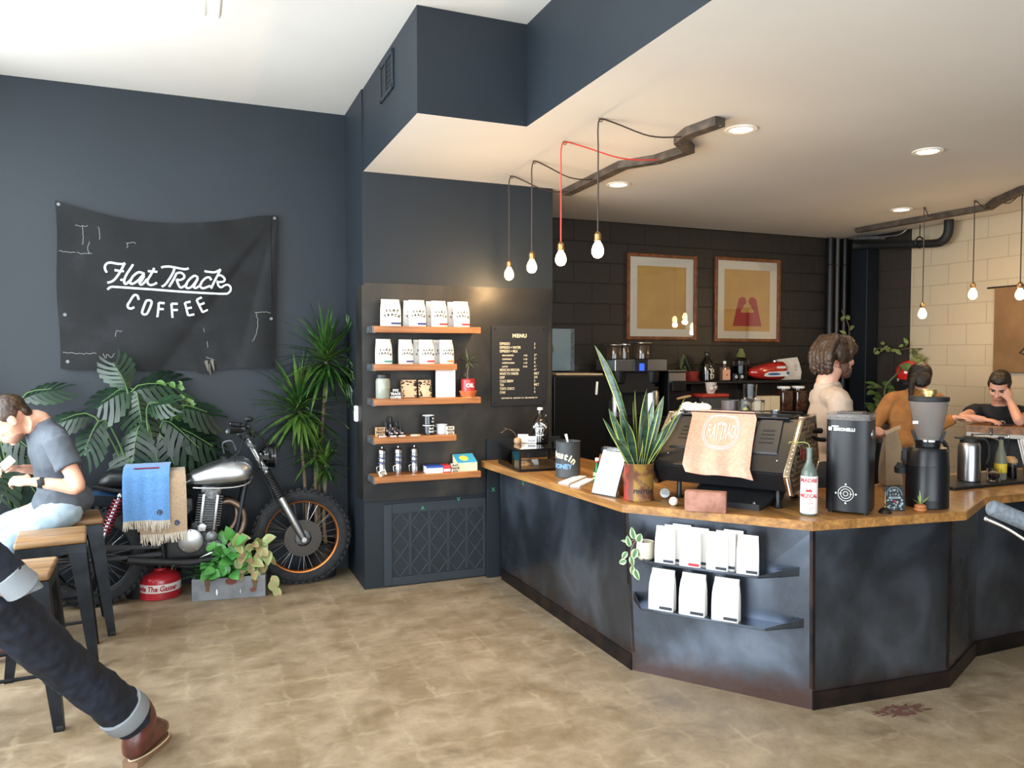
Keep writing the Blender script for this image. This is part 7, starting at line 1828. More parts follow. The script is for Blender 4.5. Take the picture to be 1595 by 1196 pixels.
t = thing('gas_can', 'round red metal gas can with white lettered band on the floor under the motorcycle', 'gas can', (-.235, 5.945, 0))
b = MB(); b.lathe([(0, 0), (.135, 0), (.142, .006), (.142, .012), (.138, .016), (.138, .125), (.130, .150), (.10, .172), (.06, .182), (.045, .186), (.045, .20), (0, .20)], n=44); b.build('can_body', mat('red_can_paint', '#b0252e', .3, coat=.4, noise=(5, '#8d1d26', .45, .75)), t, smooth=40)
b = MB(); b.lathe([(.1385, .052), (.1388, .053), (.1388, .108), (.1385, .109)], n=60, cap=False); b.build('white_band', mat('white_band_print', '#d8cfc8', .5), t)
b = MB(); put_text(b, 'Eagle The Gasser', .052, Matrix.Translation((-.03, 0, .064)) @ FRONT @ Matrix.Diagonal((.84, 1, 1, 1)) @ Matrix(((1, .18, 0, 0), (0, 1, 0, 0), (0, 0, 1, 0), (0, 0, 0, 1))), bold=.0016); wrap_cyl(b.bm.verts, .1393); b.build('red_lettering', mat('can_red_lettering', '#a3202e', .5), t, smooth=0)
b = MB(); b.tube([(-.08, 0, .175), (-.075, 0, .212), (.07, 0, .212), (.078, 0, .178)], .008, 10, smooth=4); b.build('carry_handle', mat('rusty_handle', '#8a6a38', .5, .5), t)
b = MB(); b.cyl((.10, 0, .17), (.125, 0, .235), .013, .009, n=12); b.lathe([(0, .2), (.03, .2), (.03, .22), (0, .225)], n=18); b.build('spout', M_black, t)

t = thing('planter_box', 'grey weathered wooden box planter with mixed green and pink leaves on the floor', 'planter', (.222, 5.735, 0), radians(-7.3))
b = MB(); W_, D_, H_ = .485, .15, .152
for s in (-1, 1):
    b.box((0, s * (D_ / 2 - .009), H_ / 2), (W_, .018, H_), bev=.003, seg=1); b.box((s * (W_ / 2 - .009), 0, H_ / 2), (.018, D_ - .036, H_ - .002))
b.box((0, 0, .012), (W_ - .03, D_ - .03, .02))
b.build('wooden_box', mat('grey_painted_wood', '#7e8184', .75, noise=(9, '#6b6e71', .4, .65), bump=(40, .4, .003)), t, smooth=0)
b = MB(); b.box((0, 0, .125), (W_ - .036, D_ - .036, .03)); b.build('soil', M_soil, t, smooth=0)
for x in (-.14, .17):
    b = MB(); b.box((x, -D_ / 2 - .003, .128), (.036, .006, .05), bev=.001, seg=1); b.box((x, -D_ / 2 - .004, .090), (.024, .006, .045), bev=.001, seg=1); b.build('rusty_latch', mat('rusty_latch_metal', '#6b5138', .7, .3), t, smooth=0)
for x, z, rx, rz in ((.015, .125, .040, .024), (.16, .055, .022, .016)):
    b = MB(); b.sphere((x, -D_ / 2 - .0005, z), (rx, .0012, rz)); b.build('worn_spot', mat('red_brown_wear', '#6d3f33', .8), t)
b = MB(); b.sphere((-.08, -D_ / 2 - .0005, .055), (.006, .0012, .022)); b.sphere((.075, -D_ / 2 - .0005, .05), (.002, .0012, .015)); b.build('white_drip', M_white, t)
b = MB(); rd = random.Random(12)
for k in range(46):
    a = rd.uniform(0, 6.28); x = rd.uniform(-.16, .08); h = rd.uniform(.17, .42); 
    oval_leaf(b, (x + rd.uniform(-.03, .03), rd.uniform(-.10, .04) - .02, h), (rd.uniform(-.8, .8), rd.uniform(-.9, .2), rd.uniform(-.5, .6)), rd.uniform(.07, .12), rd.uniform(.06, .09), (rd.uniform(-.4, .4), -1, .9), .3)
b.build('heart_leaves', mat('bright_green_leaf', '#33702f', .4, noise=(8, '#569645', .4, .7)), t, smooth=0, recalc=False)
b = MB()
for k in range(36):
    a = rd.uniform(0, 6.28); x = rd.uniform(.04, .25); h = rd.uniform(.15, .40)
    oval_leaf(b, (x, rd.uniform(-.09, .04) - .01, h), (rd.uniform(-.5, .9), rd.uniform(-.9, .2), rd.uniform(-.7, .6)), rd.uniform(.07, .115), rd.uniform(.05, .075), (rd.uniform(-.3, .5), -1, .8), .3, (0, 1))
for (x, z) in ((.285, .14), (.27, .10), (.30, .055), (.05, .36), (.06, .375)): oval_leaf(b, (x, -.06, z), (.5 if x > .2 else 0, -.3, -.8 if x > .2 else .8), .09, .06, (.1, -1, .4), .2, (0, 1))
b.build('pink_leaves', [mat('dusty_pink_leaf', '#a08263', .5, noise=(14, '#7c8656', .45, .6)), mat('olive_leaf_margin', '#8a9a5c', .5)], t, smooth=0, recalc=False)
b = MB()
for k in range(26):
    x = rd.uniform(-.24, -.06); az = rd.uniform(-2.8, -.4) if k % 3 else rd.uniform(2, 3.4); el = rd.uniform(.1, 1.0); L = rd.uniform(.12, .19)
    p = Vector((x, -.03, .14 + rd.uniform(0, .12))); d = Vector((cos(az) * cos(el), sin(az) * cos(el) * .7, sin(el)))
    for q in range(10):
        c = p + d * (L * q / 10) + Vector((0, 0, -.4 * L * (q / 10) ** 2)); sd_ = d.cross(Vector((0, 0, 1))).normalized()
        for s in (-1, 1): strap_leaf(b, c, sd_ * s + d * .6, .045 * (1 - q / 13), .010, .3, 3)
b.build('fern_fronds', mat('fern_green', '#35592f', .5), t, smooth=0, recalc=False)
b = MB()
for k in range(40):
    x = rd.uniform(-.22, .26); b.tube([(x, rd.uniform(-.04, .03), .13), (x + rd.uniform(-.03, .03), rd.uniform(-.08, .02), rd.uniform(.2, .33))], .0022, 5)
b.build('stems', mat('green_stem', '#51613a', .6), t)

t = thing('dracaena_plant', 'tall multi stemmed dracaena with spiky crowns in the corner behind the front wheel', 'potted plant', (.90, 6.0, 0))
b = MB(); b.lathe([(0, 0), (.105, 0), (.13, .26), (.135, .27), (.125, .275), (.12, .25), (0, .25)], n=28); b.build('pot', mat('black_pot', '#1c1c1d', .5), t)
crowns = [((.045, 0, 1.70), .43, 110, .30), ((-.16, -.01, 1.32), .43, 130, .32), ((-.05, -.03, 1.00), .27, 40, .30), ((.03, -.05, .90), .22, 30, .25)]
b = MB(); roots = ((-.02, .02), (-.10, 0), (-.03, -.02), (.03, -.01))
for (c, L, n, w), r in zip(crowns, roots):
    b.tube([(r[0], r[1], .24), (r[0] * .6 + c[0] * .3 - .01, r[1], c[2] * .5), (c[0] * .95, c[1], c[2] * .86), c], [.016, .014, .011, .012], 8, smooth=4)
b.tube([(-.04, -.02, .8), (0, 0, 1.0), (.03, 0, 1.4), (.045, 0, 1.68)], .010, 8, smooth=4)
b.build('cane_stems', M_stem, t)
b = MB(); rd = random.Random(6)
for c, L, n, w in crowns:
    for k in range(n):
        a = k * 2.39996; f = (k + .5) / n; e = radians(80 - 120 * f) + rd.uniform(-.15, .15)
        d = Vector((cos(a) * cos(e), sin(a) * cos(e), sin(e)))
        if d.y > .0: d.y *= .35
        strap_leaf(b, Vector(c) + Vector((0, 0, -.10 * f)), d, L * rd.uniform(.75, 1.1) * (.8 if d.y < -.6 else 1), .030, rd.uniform(.35, 1.0), 7, .3)
for v in b.bm.verts:
    v.co.x = min(v.co.x, .222 - .02 * rd.random()); v.co.y = min(v.co.y, .145)
b.build('leaves', mat('dracaena_green', '#1d3c16', .4, noise=(5, '#5f7d33', .45, .78)), t, smooth=0, recalc=False)

def lobed_leaf(bb, base, direc, nrm, L, W, lobes=6, droop=.45):
    L *= .9; W *= 1.12
    """deeply cut leaf: a mid strip with finger lobes either side"""
    base, d, nn = Vector(base), Vector(direc).normalized(), Vector(nrm).normalized(); s = d.cross(nn).normalized(); nn = s.cross(d)
    pt = lambda t_, k: base + d * (L * t_) + s * k - nn * (droop * L * t_ * t_) - nn * (abs(k) * .35)
    N_ = lobes
    for i in range(N_ + 1):
        t0 = i / (N_ + 1); t1 = t0 + .84 / (N_ + 1)
        prof = sin(pi * (t0 * .86 + .10)) ** .8
        for sg in (-1, 1):
            wl = W / 2 * prof; sw = .16 + .26 * t0
            a = [pt(t0, 0), pt(t0 + .01 + sw * .25, sg * wl * .35), pt(t0 + sw * .6, sg * wl * .75), pt(t0 + sw * .95, sg * wl), pt(t1 + sw * .95, sg * wl * .92), pt(t1 + sw * .28, sg * wl * .42), pt(t1, 0)]
            vs = [bb.bm.verts.new(p) for p in a]
            for q in ((0, 1, 5, 6), (1, 2, 4, 5)):
                f = bb.bm.faces.new([vs[j] for j in q]); f.smooth = True
            f = bb.bm.faces.new((vs[2], vs[3], vs[4])); f.smooth = True
    vs = [bb.bm.verts.new(p) for p in (pt(.86, -W * .08), pt(1.05, 0), pt(.86, W * .08))]; bb.bm.faces.new(vs)
M_phil = mat('deep_green_leaf', '#0f1f13', .36, noise=(4, '#203c25', .4, .7))
def philodendron(label, loc, leaves, rnd=0):
    t = thing('split_leaf_philodendron', label, 'potted plant', loc, 0, None)
    b = MB(); b.lathe([(0, 0), (.10, 0), (.125, .24), (.13, .25), (.118, .25), (.11, .22), (0, .22)], n=26); b.build('pot', mat('black_pot', '#1c1c1d', .5), t)
    b = MB(); s_ = MB(); o = Vector(loc)
    for (x, y, z, dx, dy, dz, nx, ny, nz, L, W) in leaves:
        p = Vector((x, y, z)) - o
        lobed_leaf(b, p, (dx, dy, dz), (nx, ny, nz), L, W)
        r = Vector((0.01 * len(leaves), 0, .22)); s_.tube([r, (r + p) / 2 + Vector((0, -.02, .10)), p, p + Vector((dx, dy, dz)).normalized() * L * .9 - Vector((nx, ny, nz)).normalized() * (.3 * L * .81) + Vector((nx, ny, nz)).normalized() * .004], [.009, .007, .005, .002], 7, smooth=4)
    b.build('leaves', M_phil, t, smooth=0, recalc=False); s_.build('leaf_stalks', mat('pale_green_stalk', '#4d6a38', .5), t)
    return t
philodendron('large split leaf philodendron rising behind the motorcycle seat', (-.36, 6.0, 0), [
    (-.38, 5.98, 1.46, -.75, -.35, -.15, -.2, -.8, .7, .26, .30), (-.40, 5.97, 1.44, .85, -.2, .35, 0, -.8, .6, .30, .32), (-.36, 5.95, 1.44, .1, -.4, -.6, 0, -1, .5, .24, .26), (-.42, 5.96, 1.45, -.3, -.2, .8, 0, -1, .3, .22, .22),
    (-.30, 5.95, 1.25, .2, -.45, -.8, 0, -1, .4, .34, .30), (-.34, 5.92, 1.22, -.25, -.5, -.9, -.2, -1, .4, .32, .28), (-.20, 5.95, 1.24, .75, -.35, -.5, .2, -1, .5, .36, .32), (-.22, 5.93, 1.15, .45, -.4, -.9, .2, -1, .4, .34, .28), (-.12, 5.97, 1.32, .8, -.3, .05, .1, -.8, .8, .26, .26),
    (-.56, 5.90, 1.26, -.55, -.45, -.7, -.3, -1, .4, .26, .22), (-.62, 5.92, 1.28, -.8, -.3, .1, 0, -.8, .8, .24, .20), (-.40, 5.93, 1.10, -.1, -.4, -.9, 0, -1, .3, .30, .26), (-.14, 5.96, 1.18, .9, -.3, -.3, .1, -.9, .6, .34, .24), (-.30, 5.9, 1.32, .3, -.5, .3, 0, -1, .8, .20, .2)])
philodendron('smaller split leaf philodendron behind the seated man', (-1.12, 5.95, 0), [
    (-1.05, 5.92, 1.40, .8, -.2, .5, 0, -.8, .7, .24, .18), (-1.16, 5.90, 1.20, .6, -.4, -.3, .1, -1, .5, .28, .24), (-1.12, 5.88, 1.08, .8, -.3, -.4, 0, -1, .5, .30, .24), (-1.20, 5.9, 1.12, -.4, -.4, -.5, 0, -1, .4, .28, .24), (-1.10, 5.9, .98, .5, -.4, -.6, 0, -1, .4, .28, .24), (-1.2, 5.92, 1.35, -.7, -.3, .3, 0, -.9, .6, .26, .22), (-1.18, 5.86, 1.0, .1, -.6, -.5, 0, -1, .5, .26, .22)])
t = thing('leafy_climber', 'small leaved climbing plant against the wall beside the big philodendron', 'potted plant', (-.17, 6.06, 0))
b = MB(); b.lathe([(0, 0), (.06, 0), (.075, .15), (.07, .15), (0, .14)], n=20); b.build('pot', mat('black_pot', '#1c1c1d', .5), t)
b = MB(); b.tube([(0, 0, .14), (-.03, 0, .6), (.0, 0, 1.0), (-.02, 0, 1.3), (.03, .0, 1.50), (.08, 0, 1.45)], .005, 6, smooth=5); b.build('stem', mat('green_stem', '#51613a', .6), t)
b = MB(); rd = random.Random(44)
for k in range(40):
    z = rd.uniform(1.12, 1.53); oval_leaf(b, (rd.uniform(-.08, .14), rd.uniform(-.05, .02), z), (rd.uniform(-.9, .9), -.4, rd.uniform(-.9, .5)), rd.uniform(.05, .085), rd.uniform(.03, .055), (rd.uniform(-.4, .4), -1, .6), .3)
b.build('leaves', mat('mid_green_leaf', '#4d7038', .4, noise=(9, '#7d9a54', .5, .7)), t, smooth=0, recalc=False)

M_gun = mat('gunmetal_steel', '#26292c', .4, .8, noise=(12, '#1d1f21', .4, .6))
ZST = .715
def make_stool(label, loc, rz):
    t = thing('metal_stool', label, 'stool', loc, rz, 'gunmetal stools with wooden seats')
    b = MB(); b.box((0, 0, ZST - .018), (.335, .335, .036), bev=.012, seg=3); b.build('wooden_seat', M_seatwood, t, smooth=40)
    b = MB(); b.loft([[(-.162, -.162, ZST - .037), (.162, -.162, ZST - .037), (.162, .162, ZST - .037), (-.162, .162, ZST - .037)], [(-.168, -.168, ZST - .085), (.168, -.168, ZST - .085), (.168, .168, ZST - .085), (-.168, .168, ZST - .085)]]); b.build('seat_apron', M_gun, t, smooth=0)
    for sx in (-1, 1):
        for sy in (-1, 1):
            b = MB(); rings = []
            for z, o, w in ((ZST - .05, .150, .075), (ZST - .25, .168, .058), (.05, .203, .034), (.0, .206, .030)):
                c = Vector((sx * o, sy * o, z)); k = .012
                rings.append([c + Vector((sx * .012, sy * .012, 0)), c + Vector((sx * .012, -sy * w, 0)), c + Vector((sx * (.012 - k), -sy * w, 0)), c + Vector((sx * (.012 - k), sy * (.012 - k), 0)), c + Vector((-sx * w, sy * (.012 - k), 0)), c + Vector((-sx * w, sy * .012, 0))])
            b.loft(rings); b.build('leg', M_gun, t, smooth=0)
            b = MB(); b.box((sx * .200, sy * .200, .014), (.036, .036, .028), bev=.006); b.build('foot_cap', M_blackmatte, t)
    for a, c in (((-1, -1), (1, -1)), ((1, -1), (1, 1)), ((1, 1), (-1, 1)), ((-1, 1), (-1, -1))):
        o = .182; b = MB(); b.cyl((a[0] * o, a[1] * o, .255), (c[0] * o, c[1] * o, .255), .0085, n=10); b.build('foot_rail', M_gun, t)
    b = MB(); b.tube([(-.16, -.16, .60), (0, 0, .56), (.16, .16, .60)], .008, 8, smooth=3); b.tube([(-.16, .16, .60), (0, 0, .575), (.16, -.16, .60)], .008, 8, smooth=3); b.build('cross_brace', M_gun, t)
    return t
st = make_stool('wooden seated metal stool beside the rear wheel of the motorcycle, seat empty', (-.730, 4.865, 0), radians(6))
dup(st, (-.785, 4.15, 0), radians(2), 'empty metal stool nearest the camera, partly behind the outstretched leg')
dup(st, (-.705, 5.36, 0), radians(10), 'metal stool under the seated man in the grey shirt')
V = Vector
def frame(f, up):
    """columns: x = the person's left..right axis, y = back (face looks along -y), z = up"""
    f = V(f).normalized(); u = V(up); u = (u - f * u.dot(f)).normalized(); x = u.cross(-f).normalized()
    return Matrix((x, -f, u)).transposed()
def ball(mb, c, r, R=None): mb.sphere(c, r, R, 20, 14)
def limb(mb, pts, rs, n=14, flat=None):
    mb.tube(pts, rs, n, smooth=5, flat=flat)
    for p, r in ((pts[0], rs[0]), (pts[-1], rs[-1])): ball(mb, p, r * .99)
def fuse(mb, name, mats, parent, voxel=.008, smooth=4, disp=None):
    """union of the closed shapes in mb as one continuous skin"""
    o = mb.build(name, mats, None, smooth=0)
    m = o.modifiers.new('r', 'REMESH'); m.mode = 'VOXEL'; m.voxel_size = voxel
    s = o.modifiers.new('s', 'SMOOTH'); s.iterations = smooth; s.factor = .5
    if disp:
        tx = bpy.data.textures.new('folds', 'CLOUDS'); tx.noise_scale = disp[0]
        d = o.modifiers.new('d', 'DISPLACE'); d.texture = tx; d.strength = disp[1]; d.mid_level = .5; d.texture_coords = 'GLOBAL'
    dg = bpy.context.evaluated_depsgraph_get()
    me = bpy.data.meshes.new_from_object(o.evaluated_get(dg)); me.name = name
    for p in me.polygons: p.use_smooth = True
    old = o.data; o.modifiers.clear(); o.data = me; bpy.data.meshes.remove(old)
    if not me.materials:
        for q in (mats if isinstance(mats, (list, tuple)) else [mats]): me.materials.append(q)
    if parent is not None: o.parent = parent
    return o
M_skin = mat('light_skin', '#d19f86', .5, sss=.15, noise=(9, '#c88f78', .4, .65))
M_brownhair = mat('brown_hair', '#281a12', .45, noise=(60, '#44301f', .4, .65, (1, 1, .12)), bump=(120, .6, .004))
M_darkhair = mat('near_black_hair', '#140f0d', .55, noise=(60, '#271d18', .4, .65, (1, 1, .12)), bump=(120, .6, .004))
M_eye = mat('dark_eye', '#1c1512', .2)
def head(mb, c, R, s=1.0, ears=True):
    """skull, face, nose, brow, lips, chin, ears; R = head frame, face along -y"""
    T = lambda x, y, z: V(c) + R @ (V((x, y, z)) * s)
    B = lambda x, y, z, a, b_, d: ball(mb, T(x, y, z), (a * s, b_ * s, d * s), R)
    B(0, .018, .038, .076, .096, .086); B(0, -.020, .030, .068, .074, .075); B(0, -.030, -.020, .062, .062, .070); B(0, -.042, -.070, .046, .046, .038); B(0, -.072, -.096, .022, .020, .017)
    B(0, -.088, .026, .050, .014, .011); B(.034, -.074, -.022, .022, .018, .018); B(-.034, -.074, -.022, .022, .018, .018); B(0, -.082, -.058, .028, .018, .020)
    mb.tube([T(0, -.092, .012), T(0, -.106, -.010), T(0, -.119, -.030), T(0, -.104, -.037)], [.008 * s, .011 * s, .015 * s, .010 * s], 10, smooth=4)
    B(.012, -.100, -.033, .009, .011, .008); B(-.012, -.100, -.033, .009, .011, .008)
    B(0, -.098, -.059, .022, .009, .0055); B(0, -.097, -.070, .019, .010, .0065)
    if ears:
        for k in (-1, 1): B(k * .077, .012, -.008, .009, .022, .033); B(k * .074, .004, -.026, .009, .013, .015)
    return T
def face_parts(t, T, R, s, hairm, closed=False):
    for k in (-1, 1):
        b = MB(); ball(b, T(k * .031, -.086, .008), (.0125 * s, .009 * s, (.006 if closed else .009) * s), R); b.build('eye', M_eye, t, smooth=180)
        b = MB(); b.tube([T(k * .013, -.101, .026), T(k * .032, -.101, .033), T(k * .052, -.084, .026)], [.004 * s, .005 * s, .003 * s], 8, smooth=3); b.build('eyebrow', hairm, t)
    b = MB(); b.tube([T(-.020, -.101, -.064), T(0, -.107, -.0635), T(.020, -.101, -.064)], [.0025, .004, .0025], 8, smooth=3); b.build('mouth', mat('lip_skin', '#a8665a', .45), t)
def hand(mb, wrist, R, side, curl=(.5, .55, .6, .65), thumb=.5, s=1.0):
    """palm and five fingers; R columns: x across the palm towards the thumb, y back of the hand, z wrist to fingertips"""
    W = V(wrist); P = lambda x, y, z: W + R @ (V((x, y, z)) * s)
    mb.tube([P(0, 0, -.02), P(0, 0, .01), P(0, 0, .05), P(0, 0, .085)], [.026 * s, .029 * s, .040 * s, .038 * s], 14, smooth=3, flat=(1, 1)) if False else None
    ball(mb, P(0, 0, .048), (.040 * s, .0165 * s, .050 * s), R); ball(mb, P(0, 0, .005), (.027 * s, .019 * s, .030 * s), R)
    for i, (x, L, r) in enumerate(((.029, .074, .0088), (.010, .082, .0092), (-.010, .076, .0088), (-.028, .060, .0076))):
        c = curl[i]; p = V((x, 0, .082 - abs(x) * .25)); a = c * .55; pts = [p]
        for q, f in enumerate((.45, .31, .24)):
            d = V((x * .8, -sin(a), cos(a))).normalized(); p = p + d * L * f; pts.append(p); a += c * (1.25 if q == 0 else .8)
        Q = [P(*q) for q in pts]
        mb.tube(Q, [r * s, r * .95 * s, r * .86 * s, r * .72 * s], 8, smooth=3); ball(mb, Q[-1], r * .72 * s); ball(mb, Q[0], r * s)
    p0, p1, p2, p3 = (.028, -.002, .018), (.050, -.012, .042), (.054 - thumb * .012, -.022 - thumb * .012, .066), (.050 - thumb * .022, -.026 - thumb * .02, .088)
    Q = [P(*q) for q in (p0, p1, p2, p3)]; mb.tube(Q, [.014 * s, .0115 * s, .010 * s, .008 * s], 8, smooth=3); ball(mb, Q[-1], .008 * s)
def hframe(z, back):
    z = V(z).normalized(); y = V(back); y = (y - z * y.dot(z)).normalized(); return z, y
def hand_R(fingers, back, thumb_side):
    z, y = hframe(fingers, back); x = y.cross(z)
    if x.dot(V(thumb_side)) < 0: x = -x
    return Matrix((x, y, z)).transposed()
def torso(mb, pel, chest, neck, lat, g=0.0, hipw=.165, shw=.17):
    l = V(lat).normalized(); up = (V(neck) - V(pel)).normalized(); f = l.cross(up).normalized(); R = Matrix((l, f, up)).transposed()
    ball(mb, pel, (hipw + g, .115 + g, .12 + g), R); mid = V(pel) * .5 + V(chest) * .5
    ball(mb, mid, (.142 + g, .102 + g, .16 + g), R); ball(mb, chest, (shw + g, .112 + g, .17 + g), R); ball(mb, V(chest) * .55 + V(neck) * .45, (.13 + g, .085 + g, .10 + g), R)
    mb.tube([pel, mid, chest], [.11 + g, .11 + g, .11 + g], 14, smooth=4)
def arm_pts(sh, el, wr): return [V(sh), V(sh) * .5 + V(el) * .5, V(el), V(el) * .55 + V(wr) * .45, V(wr)]
AR = [.050, .046, .039, .037, .027]
def person(label, loc, pel, chest, neck, shs, arms, headc, hf, hup, legs, hands, hairm, shirt, trousers, sleeve=.55, shirtname='tshirt', headS=1.0, rv=.008, shoem=None, shw=.17):
    t = thing('person', label, 'person', loc); XF = Matrix.Translation(-V(loc))
    lat = V(shs[1]) - V(shs[0]); b = MB(XF); torso(b, pel, chest, neck, lat, 0, .165, shw)
    R = frame(hf, hup); T = head(b, headc, R, headS)
    hb = V(headc) + R @ (V((0, .028, -.055)) * headS)
    b.tube([V(neck) * .7 + V(chest) * .3, V(neck), V(neck) * .45 + hb * .55, hb], [.080, .066, .061, .063], 16, smooth=4)
    sR = V(chest) * .4 + V(neck) * .6
    for (sh, (el, wr)) in zip(shs, arms):
        b.tube([sR, V(sh) * .75 + sR * .25, V(sh)], [.07, .062, .052], 14, smooth=3)
        limb(b, arm_pts(sh, el, wr), AR)
    for (w, fd_, bk, th, curl, tb, sc) in hands: hand(b, w, hand_R(fd_, bk, th), 1, curl, tb, sc)
    for lg in legs: limb(b, lg[:3], [.078, .054, .036]); limb(b, [lg[2], lg[3]], [.034, .026])
    fuse(b, 'body', M_skin, t, rv, 3)
    f2 = MB(XF)
    TT = lambda x, y, z: T(x, y, z) - V(loc)
    face_parts(t, TT, R, headS, hairm, closed=True)
    b = MB(XF); torso(b, pel, chest, neck, lat, .014, .18, shw)
    up = (V(neck) - V(chest)).normalized(); b.tube([V(chest), V(neck) - up * .03, V(neck) - up * .006], [.12, .082, .071], 18, smooth=3)
    for (sh, (el, wr)) in zip(shs, arms):
        b.tube([sR, V(sh) * .75 + sR * .25, V(sh)], [.085, .074, .064], 14, smooth=3); ball(b, sh, .063)
        A = arm_pts(sh, el, wr); P, rr = spline(A, [x + .016 for x in AR], 6)
        n = max(3, int(len(P) * sleeve * .5) + 1) if sleeve <= 1 else len(P) - 1
        P, rr = P[:n], rr[:n]
        rr = [x + (.008 if sleeve <= 1 else 0) for x in rr]
        b.tube(P, rr, 16)
    if shirtname == 'tshirt' or True:
        ball(b, V(pel) + V((0, 0, -.005)), (.20, .165, .105), frame(-lat.cross(V((0, 0, 1))), (0, 0, 1)))
    sh_o = fuse(b, shirtname, shirt, t, .009, 5, (.11, .022))
    b = MB(XF); l = lat.normalized(); upv = (V(chest) - V(pel)).normalized(); Rp = Matrix((l, l.cross(upv).normalized(), upv)).transposed()
    ball(b, V(pel) - upv * .03, (.172, .128, .115), Rp)
    for lg in legs: limb(b, [V(pel) * .25 + V(lg[0]) * .75, lg[0], V(lg[0]) * .5 + V(lg[1]) * .5, lg[1], V(lg[1]) * .5 + V(lg[2]) * .5, V(lg[2])], [.112, .106, .098, .084, .074, .062])
    fuse(b, 'trousers', trousers, t, .011, 5, (.10, .02))
    for lg in legs:
        b = MB(XF); a, toe = V(lg[2]), V(lg[3]); d = (toe - a); d.z = 0; d.normalize(); z0 = min(a.z, toe.z) - .03
        ball(b, V((a.x, a.y, z0 + .045)) , (.042, .042, .05)); limb(b, [V((a.x, a.y, z0 + .038)) - d * .02, V((a.x, a.y, z0 + .04)) + d * .09, V((a.x, a.y, z0 + .03)) + d * .17], [.042, .044, .034]); fuse(b, 'shoe', shoem or M_blackmatte, t, .008, 3)
    return t, T, R
def hair_blobs(t, T, R, s, m, blobs, loc, voxel=.006, strands=(), disp=(.03, .012), name='hair', smooth=2):
    b = MB(Matrix.Translation(-V(loc)))
    for (x, y, z, a, b_, d) in blobs: ball(b, T(x, y, z), (a * s, b_ * s, d * s), R)
    for pts, rs in strands: b.tube([T(*p) for p in pts], [r * s for r in rs], 10, smooth=4); ball(b, T(*pts[-1]), rs[-1] * s); ball(b, T(*pts[0]), rs[0] * s)
    return fuse(b, name, m, t, voxel, smooth, disp)

L1 = (-.705, 5.36, 0)
M_denimlight = mat('pale_wash_denim', '#7d94a4', .9, noise=(7, '#a3b4be', .35, .65), bump=(220, .3, .002))
t, T, R = person('man in grey shirt and pale jeans seated on a stool looking down at his phone', L1, V((-.73, 5.30, .835)), V((-.77, 5.28, 1.10)), V((-.85, 5.25, 1.315)),
    [V((-.73, 5.08, 1.215)), V((-.80, 5.45, 1.225))], [(V((-.615, 5.00, .945)), V((-.835, 5.03, .985))), (V((-.70, 5.52, .96)), V((-.93, 5.28, 1.03)))],
    V((-.970, 5.185, 1.325)), (-.74, -.10, -.70), (-.55, 0, .85), [[V((-.72, 5.19, .78)), V((-.99, 5.03, .60)), V((-.92, 4.99, .15)), V((-1.08, 4.97, .06))], [V((-.72, 5.40, .79)), V((-1.07, 5.33, .64)), V((-1.02, 5.30, .15)), V((-1.18, 5.27, .06))]],
    [(V((-.855, 5.035, .985)), (-.9, .25, .12), (.1, -.7, .7), (0, .4, 1), (.7, .8, .85, .9), .6, 1.0), (V((-.945, 5.265, 1.035)), (-.85, -.45, .1), (.2, .5, .6), (0, -.4, 1), (.7, .8, .85, .9), .6, 1.0)],
    M_brownhair, mat('slate_grey_cotton', '#474c53', .9, noise=(6, '#50565e', .4, .6), bump=(240, .25, .002)), M_denimlight, .62, shoem=mat('brown_boot', '#4a2a1f', .5), headS=1.06)
hair_blobs(t, T, R, 1.06, M_brownhair, [(0, .030, .052, .078, .094, .084), (0, -.028, .085, .064, .058, .040), (0, .084, -.005, .056, .026, .045), (.068, .02, .035, .016, .05, .045), (-.068, .02, .035, .016, .05, .045)], L1, disp=(.02, .008))
b = MB(Matrix.Translation(-V(L1))); w = V((-.835, 5.03, .985)); d = (V((-.835, 5.03, .985)) - V((-.60, 5.0, .935))).normalized()
b.tube([w - d * .050, w - d * .026], [.0325, .031], 18, cap=True); b.box(w - d * .038 + V((0, -.033, .008)), (.036, .010, .040), Matrix.Rotation(-.2, 3, 'Y'), bev=.004); b.build('wristwatch', M_blackmatte, t)
hair_blobs(t, T, R, 1.06, mat('stubble', '#8a6350', .7), [(0, -.047, -.078, .0475, .0455, .036)], L1, disp=(.02, .002), name='stubble_beard')
b = MB(); b.box((0, 0, 0), (.075, .15, .009), bev=.004); o = b.build('smartphone', mat('bright_phone_case', '#e8e4e0', .3), smooth=40); o.location = (-.985, 5.150, 1.085); o.rotation_euler = (.15, -.75, .25); tag(o, 'white phone held in the seated man\'s hands', 'phone')

L2 = (-.93, 3.1, 0)
t = thing('person', 'leaning person in dark denim with one leg stretched out in a brown boot', 'person', L2); XF = Matrix.Translation(-V(L2))
HP, HO = V((-.72, 3.15, .915)), V((-1.02, 3.24, .88)); KN, AN = V((-.463, 3.345, .505)), V((-.215, 3.545, .135))
KN2, AN2 = V((-1.12, 3.45, .48)), V((-1.15, 3.32, .09)); NK = V((-1.16, 2.90, 1.52)); CH = V((-1.06, 3.02, 1.28)); PV = V((-.90, 3.13, .97))
M_denim = mat('dark_indigo_denim', '#0a0e18', .85, noise=(10, '#131b2b', .45, .7), bump=(260, .3, .002))
M_cuff = mat('grey_denim_inside', '#7b8084', .9, bump=(200, .4, .002))
b = MB(XF); latv = V((-.30, .10, 0)); torso(b, PV, CH, NK, latv); hc = NK + V((-.01, .04, .17)); Rh = frame((.35, .9, -.1), (0, 0, 1)); T2 = head(b, hc, Rh)
b.tube([CH, NK, hc + V((0, -.02, -.05))], [.08, .058, .058], 14, smooth=3)
